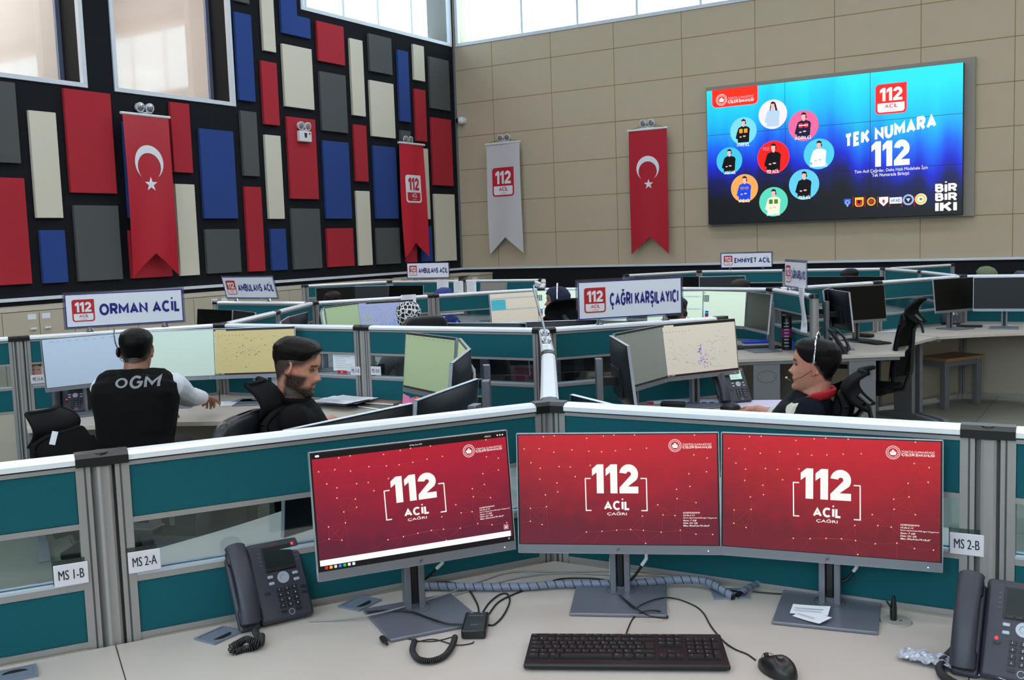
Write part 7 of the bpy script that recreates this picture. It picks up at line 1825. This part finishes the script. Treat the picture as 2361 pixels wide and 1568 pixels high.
person('person in an olive green head covering above the far right rail', at_z(2276, 616, 1.22), 180, clothes=(('shirt', M_GSC),), cover=M_GSC, detail=False, hair=None)
# portrait picture behind the glass by the MS 11-A plate
def face_art(t_):
    t_.use(mat('print_skin', (176, 128, 112), .6)); t_.disc((.0, -.012), .030, .0012, 18, .044); t_.use(mat('print_hair', (60, 50, 48), .7)); t_.P2([(-.03, .03), (-.02, .045), (.02, .045), (.032, .03), (.028, .012), (.012, .026), (-.014, .024), (-.028, .010)], .0016); t_.rect(-.022, -.004, -.006, .001, .0016); t_.rect(.006, -.004, .022, .001, .0016)
hang('small portrait picture behind the glass above the MS 11-A plate', 83, 852, 'c', 'b', .085, .09, .006, mat('print_ground', (196, 188, 170), .6), art=face_art)
# ------------------------------------------------------------------ chairs
M_MESH = mat('chair_mesh', (15, 15, 19), .75, spec=.15, bump=.6, bscale=700); M_LEA = mat('chair_leather', (32, 34, 42), .32, bump=.2, bscale=120)
CHT = {}
def chair(label, x, y, face, kind='mesh', drop=0.0, gloss=False):
    key = (kind, gloss)
    if key in CHT: return dup(CHT[key], (x, y, -drop if False else 0), facing(face), label, 'black office chairs')
    t = thing('office_chair', label, 'chair', (x, y, 0), facing(face), 'black office chairs')
    for k in range(5):
        a = 2 * PI * k / 5 + .3; m = MB(M_CHROME if kind != 'low' else M_BLKP); m.tube([(0.03 * math.cos(a), .03 * math.sin(a), .115), (.30 * math.cos(a), .30 * math.sin(a), .075)], [(.022, .016), (.014, .010)], 8); m.build('base_leg', t, smooth=True)
        m = MB(M_BLKP); c = (.30 * math.cos(a), .30 * math.sin(a)); m.cyl((c[0] - .02 * math.sin(a), c[1] + .02 * math.cos(a), .03), (c[0] + .02 * math.sin(a), c[1] - .02 * math.cos(a), .03), .029, .029, 14); m.cyl((c[0], c[1], .04), (c[0], c[1], .075), .008, .008, 8); m.build('castor', t, smooth=True)
    m = MB(M_CHROME); m.cyl((0, 0, .10), (0, 0, .30), .024, .024, 16); m.cyl((0, 0, .28), (0, 0, .42), .016, .016, 14); m.build('gas_column', t, smooth=True)
    m = MB(M_BLKP); m.box(-.10, -.12, .40, .10, .16, .44); m.build('tilt_mechanism', t, bevel=.01)
    m = MB(M_LEA if kind != 'mesh' else M_MESH); m.grid(lambda a, b: Vector(((a - .5) * .50 * (1 - .1 * b), -.25 + b * .48, .485 + .012 * math.cos((a - .5) * 5) - .05 * (1 - b) ** 6)), 12, 12); m.box(-.235, -.235, .44, .235, .225, .484); m.build('seat', t, smooth=True, bevel=.012)
    bh = .56 if kind == 'mesh' else .50
    wd = .44 if kind == 'mesh' else .46
    if kind == 'low':
        m = MB(M_LEA); m.grid(lambda a, b: (lambda cx, sx, cz, sz: Vector((.235 * math.copysign(abs(cx) ** .45, cx) * max(.02, cz) ** .35, .285 + .055 * math.copysign(abs(sx) ** .6, sx) * max(.02, cz) ** .5 + .06 * sz, .82 + .27 * math.copysign(abs(sz) ** .8, sz))))(math.cos(2 * PI * a), math.sin(2 * PI * a), math.cos((b - .5) * PI), math.sin((b - .5) * PI)), 40, 24, closed=True); m.build('backrest', t, smooth=True, angle=80)
    m = MB(M_MESH if kind == 'mesh' else M_LEA)
    def back(a, b, o=0): 
        e = 1 - .16 * (abs(2 * b - 1) ** 3); return Vector(((a - .5) * wd * e, .245 + .05 * b + .10 * b * b * .4 - .05 * math.cos((a - .5) * 3) + o, .55 + bh * b - (.05 * abs(2 * a - 1) ** 4 if b > .9 else 0)))
    if kind != "low": m.grid(lambda a, b: back(a, b), 14, 16); m.grid(lambda a, b: back(1 - a, b, .02), 14, 16)
    if kind != 'low': m.tube([back(a, 1, .02) for a in [i / 14 for i in range(15)]] , .024 if kind != 'mesh' else .014, 8); m.tube([back(0, b, .02) for b in [i / 12 for i in range(13)]], .022 if kind != 'mesh' else .014, 8); m.tube([back(1, b, .02) for b in [i / 12 for i in range(13)]], .022 if kind != 'mesh' else .014, 8)
    if kind != 'low': m.build('backrest', t, smooth=True, angle=70)
    m = MB(M_BLKP); m.tube([(0, .14, .42), (0, .30, .46), (0, .35, .62), (0, .37, 1.0)], [(.035, .02), (.035, .022), (.03, .018), (.022, .014)], 10); m.build('back_spine', t, smooth=True)
    for sx in (1, -1):
        m = MB(M_BLKP); m.tube([(sx * .24, .02, .44), (sx * .285, .02, .46), (sx * .285, .02, .66)], .018, 10); m.box(sx * .285 - .04, -.13, .66, sx * .285 + .04, .12, .69); m.build('armrest', t, bevel=.008, smooth=False)
    if kind == 'mesh':
        m = MB(M_BLKP); m.tube([(0, .37, .98), (0, .42, 1.06), (0, .38, 1.10)], [(.028, .014), (.03, .016), (.026, .012)], 10); m.tube([(0, .42, 1.06), (0, .44, .95)], .010, 8); m.build('headrest_arm', t, smooth=True)
        m = MB(M_MESH)
        def hr(a, b, o=0): return Vector(((a - .5) * (.31 - .10 * abs(2 * b - 1) ** 2.5), .335 + .075 * (2 * b - 1) ** 2 + o - .03 * math.cos((a - .5) * 4), 1.04 + .19 * b))
        m.grid(lambda a, b: hr(a, b), 14, 12); m.grid(lambda a, b: hr(1 - a, b, .018), 14, 12)
        m.tube([hr(a, 1, .009) for a in [i / 14 for i in range(15)]], .013, 8); m.tube([hr(a, 0, .009) for a in [i / 14 for i in range(15)]], .012, 8); m.tube([hr(0, b, .009) for b in [i / 12 for i in range(13)]], .010, 8); m.tube([hr(1, b, .009) for b in [i / 12 for i in range(13)]], .010, 8)
        m.build('headrest', t, smooth=True, angle=70)
    CHT[key] = t; return t
def chair_at(label, px, py, ztop, face, kind='mesh', back=.36, scale=None):
    # put the top of its headrest / backrest at a pixel
    p = at_z(px, py, ztop) - Rz0(face, (0, back, 0)); c = chair(label, p.x, p.y, face, kind)
    h = 1.235 if kind == 'mesh' else 1.09
    c.scale = (1, 1, ztop / h); return c
def Rz0(face, v): return Matrix.Rotation(facing(face), 4, 'Z') @ Vector(v)
chair_at('black mesh chair of the bearded man, headrest behind his neck', 622, 877, 1.13, 32)
chair_at('black mesh chair of the man in the navy vest, with shiny headrest', 1968, 851, 1.05, 186)
chair_at('empty black mesh chair standing tall before the rear desk on the right', 2104, 690, 1.12, 176)
tagc = chair_at('empty black mesh chair at the far left with a paper tag', 128, 944, .975, 20)
chair_at('black leather chair with rounded back behind the left foreground partition', 556, 952, 1.03, 200, 'low', .33)
chair_at('black chair back beside the black and white scarf', 977, 728, 1.12, 160, 'low', .33)
chair_at('black mesh chair of the woman in the navy head cover', 1296, 690, 1.19, 150)
chair_at('dark chair top showing at the right photo edge above the far rail', 2354, 624, 1.2, 200, 'low', .33)
q = Matrix.Rotation(-tagc.rotation_euler.z, 4, 'Z') @ (at_z(124, 1010, .93) - Vector(tagc.location)); m = MB(M_PAPER); Mt = Matrix.Translation((q.x, q.y, q.z / tagc.scale.z)) @ Matrix.Rotation(facing(305) - tagc.rotation_euler.z, 4, 'Z') @ Matrix.Rotation(rad(14), 4, 'Y')
m.box(-.012, -.002, -.035, .012, 0, .035, Mt); o = m.build('paper_tag', tagc); o['label'] = 'white paper tag'
# ------------------------------------------------------------------ lights and camera
def panel_light(label, x, y, w, d):
    t = thing('ceiling_light', label, 'ceiling light', (x, y, ZC), 0, 'square ceiling light panels')
    m = MB(M_WHITE); m.box(-w / 2 - .03, -d / 2 - .03, -0.04, w / 2 + .03, d / 2 + .03, 0); m.build('frame', t)
    ml = bpy.data.materials.get('ceiling_light_diffuser')
    if not ml:
        ml = bpy.data.materials.new('ceiling_light_diffuser'); ml.use_nodes = True
        p = ml.node_tree.nodes['Principled BSDF']; p.inputs['Emission Color'].default_value = (0.86, 0.93, 1.0, 1); p.inputs['Emission Strength'].default_value = LSTR
    m = MB(ml); m.box(-w / 2, -d / 2, -0.05, w / 2, d / 2, -0.042); m.build('diffuser', t)
LSTR = 9.5
rows = 'first second third fourth fifth sixth'.split()
for i, x in enumerate((-8.2, -4.6, -1.0, 2.6, 6.2)):
    for j, y in enumerate((-5.5, -2.0, 1.5, 5.0, 8.5, 12.0)):
        panel_light('square ceiling light panel, %s from the left wall in the %s row from the front' % (rows[i], rows[j]), x, y, 1.2, 1.2)
w = bpy.data.worlds.new('sky'); bpy.context.scene.world = w; w.use_nodes = True
bg = w.node_tree.nodes['Background']; bg.inputs[0].default_value = (0.90, 0.95, 1.0, 1); bg.inputs[1].default_value = 7.0
# daylight portals in the window openings, the last one in the added window front
def portal(name, loc, rot, sx, sy):
    l = bpy.data.lights.new(name, 'AREA'); l.shape = 'RECTANGLE'; l.size = sx; l.size_y = sy; l.cycles.is_portal = True
    o = bpy.data.objects.new(name, l); C.objects.link(o); o.location = loc; o.rotation_euler = rot; return o
portal('daylight_portal', (XL - T - 0.05, (CL0 + YB) / 2, (SILL + WT) / 2), (0, rad(-90), 0), WT - SILL, YB - CL0)
portal('daylight_portal', ((XL + XR) / 2, YB + T + 0.03, (SILL + WT) / 2), (rad(-90), 0, 0), XR - XL, WT - SILL)
portal('daylight_portal', ((FW[0] + FW[1]) / 2, YF - .25, (FW[2] + FW[3]) / 2), (rad(90), 0, 0), FW[1] - FW[0], FW[3] - FW[2])
# unseen lamp added to brighten the room behind the interior windows
l = bpy.data.lights.new('office_fill_light', 'AREA'); l.shape = 'RECTANGLE'; l.size = 2.5; l.size_y = 5; l.energy = 520; l.color = (1.0, 0.96, 0.94)
o = bpy.data.objects.new('office_fill_light', l); C.objects.link(o); o.location = (XL - 2.6, 7.0, 6.85)

cd = bpy.data.cameras.new('camera'); cam = bpy.data.objects.new('camera', cd); C.objects.link(cam)
cd.sensor_width = 36; cd.sensor_fit = 'HORIZONTAL'; cd.lens = 36 * FPX / 2361; cd.clip_start = 0.05; cd.clip_end = 200
r_, d_, f_ = CAM
cam.matrix_world = Matrix(((r_[0], -d_[0], -f_[0], 0), (r_[1], -d_[1], -f_[1], 0), (r_[2], -d_[2], -f_[2], EYE), (0, 0, 0, 1)))
s = bpy.context.scene; s.camera = cam
s.view_settings.view_transform = 'Standard'; s.view_settings.look = 'None'; s.view_settings.gamma = 1; s.view_settings.exposure = 0.0; s.view_settings.use_curve_mapping = False
s.cycles.use_denoising = True
try: s.cycles.denoiser = 'OPENIMAGEDENOISE'
except Exception: pass
s.cycles.max_bounces = 5; s.cycles.diffuse_bounces = 3; s.cycles.glossy_bounces = 2; s.cycles.transparent_max_bounces = 12; s.cycles.transmission_bounces = 3
s.cycles.sample_clamp_indirect = 4.0; s.cycles.use_adaptive_sampling = True; s.cycles.adaptive_threshold = 0.035
s.cycles.caustics_reflective = False; s.cycles.caustics_refractive = False

bpy.data.scenes.remove(WS)
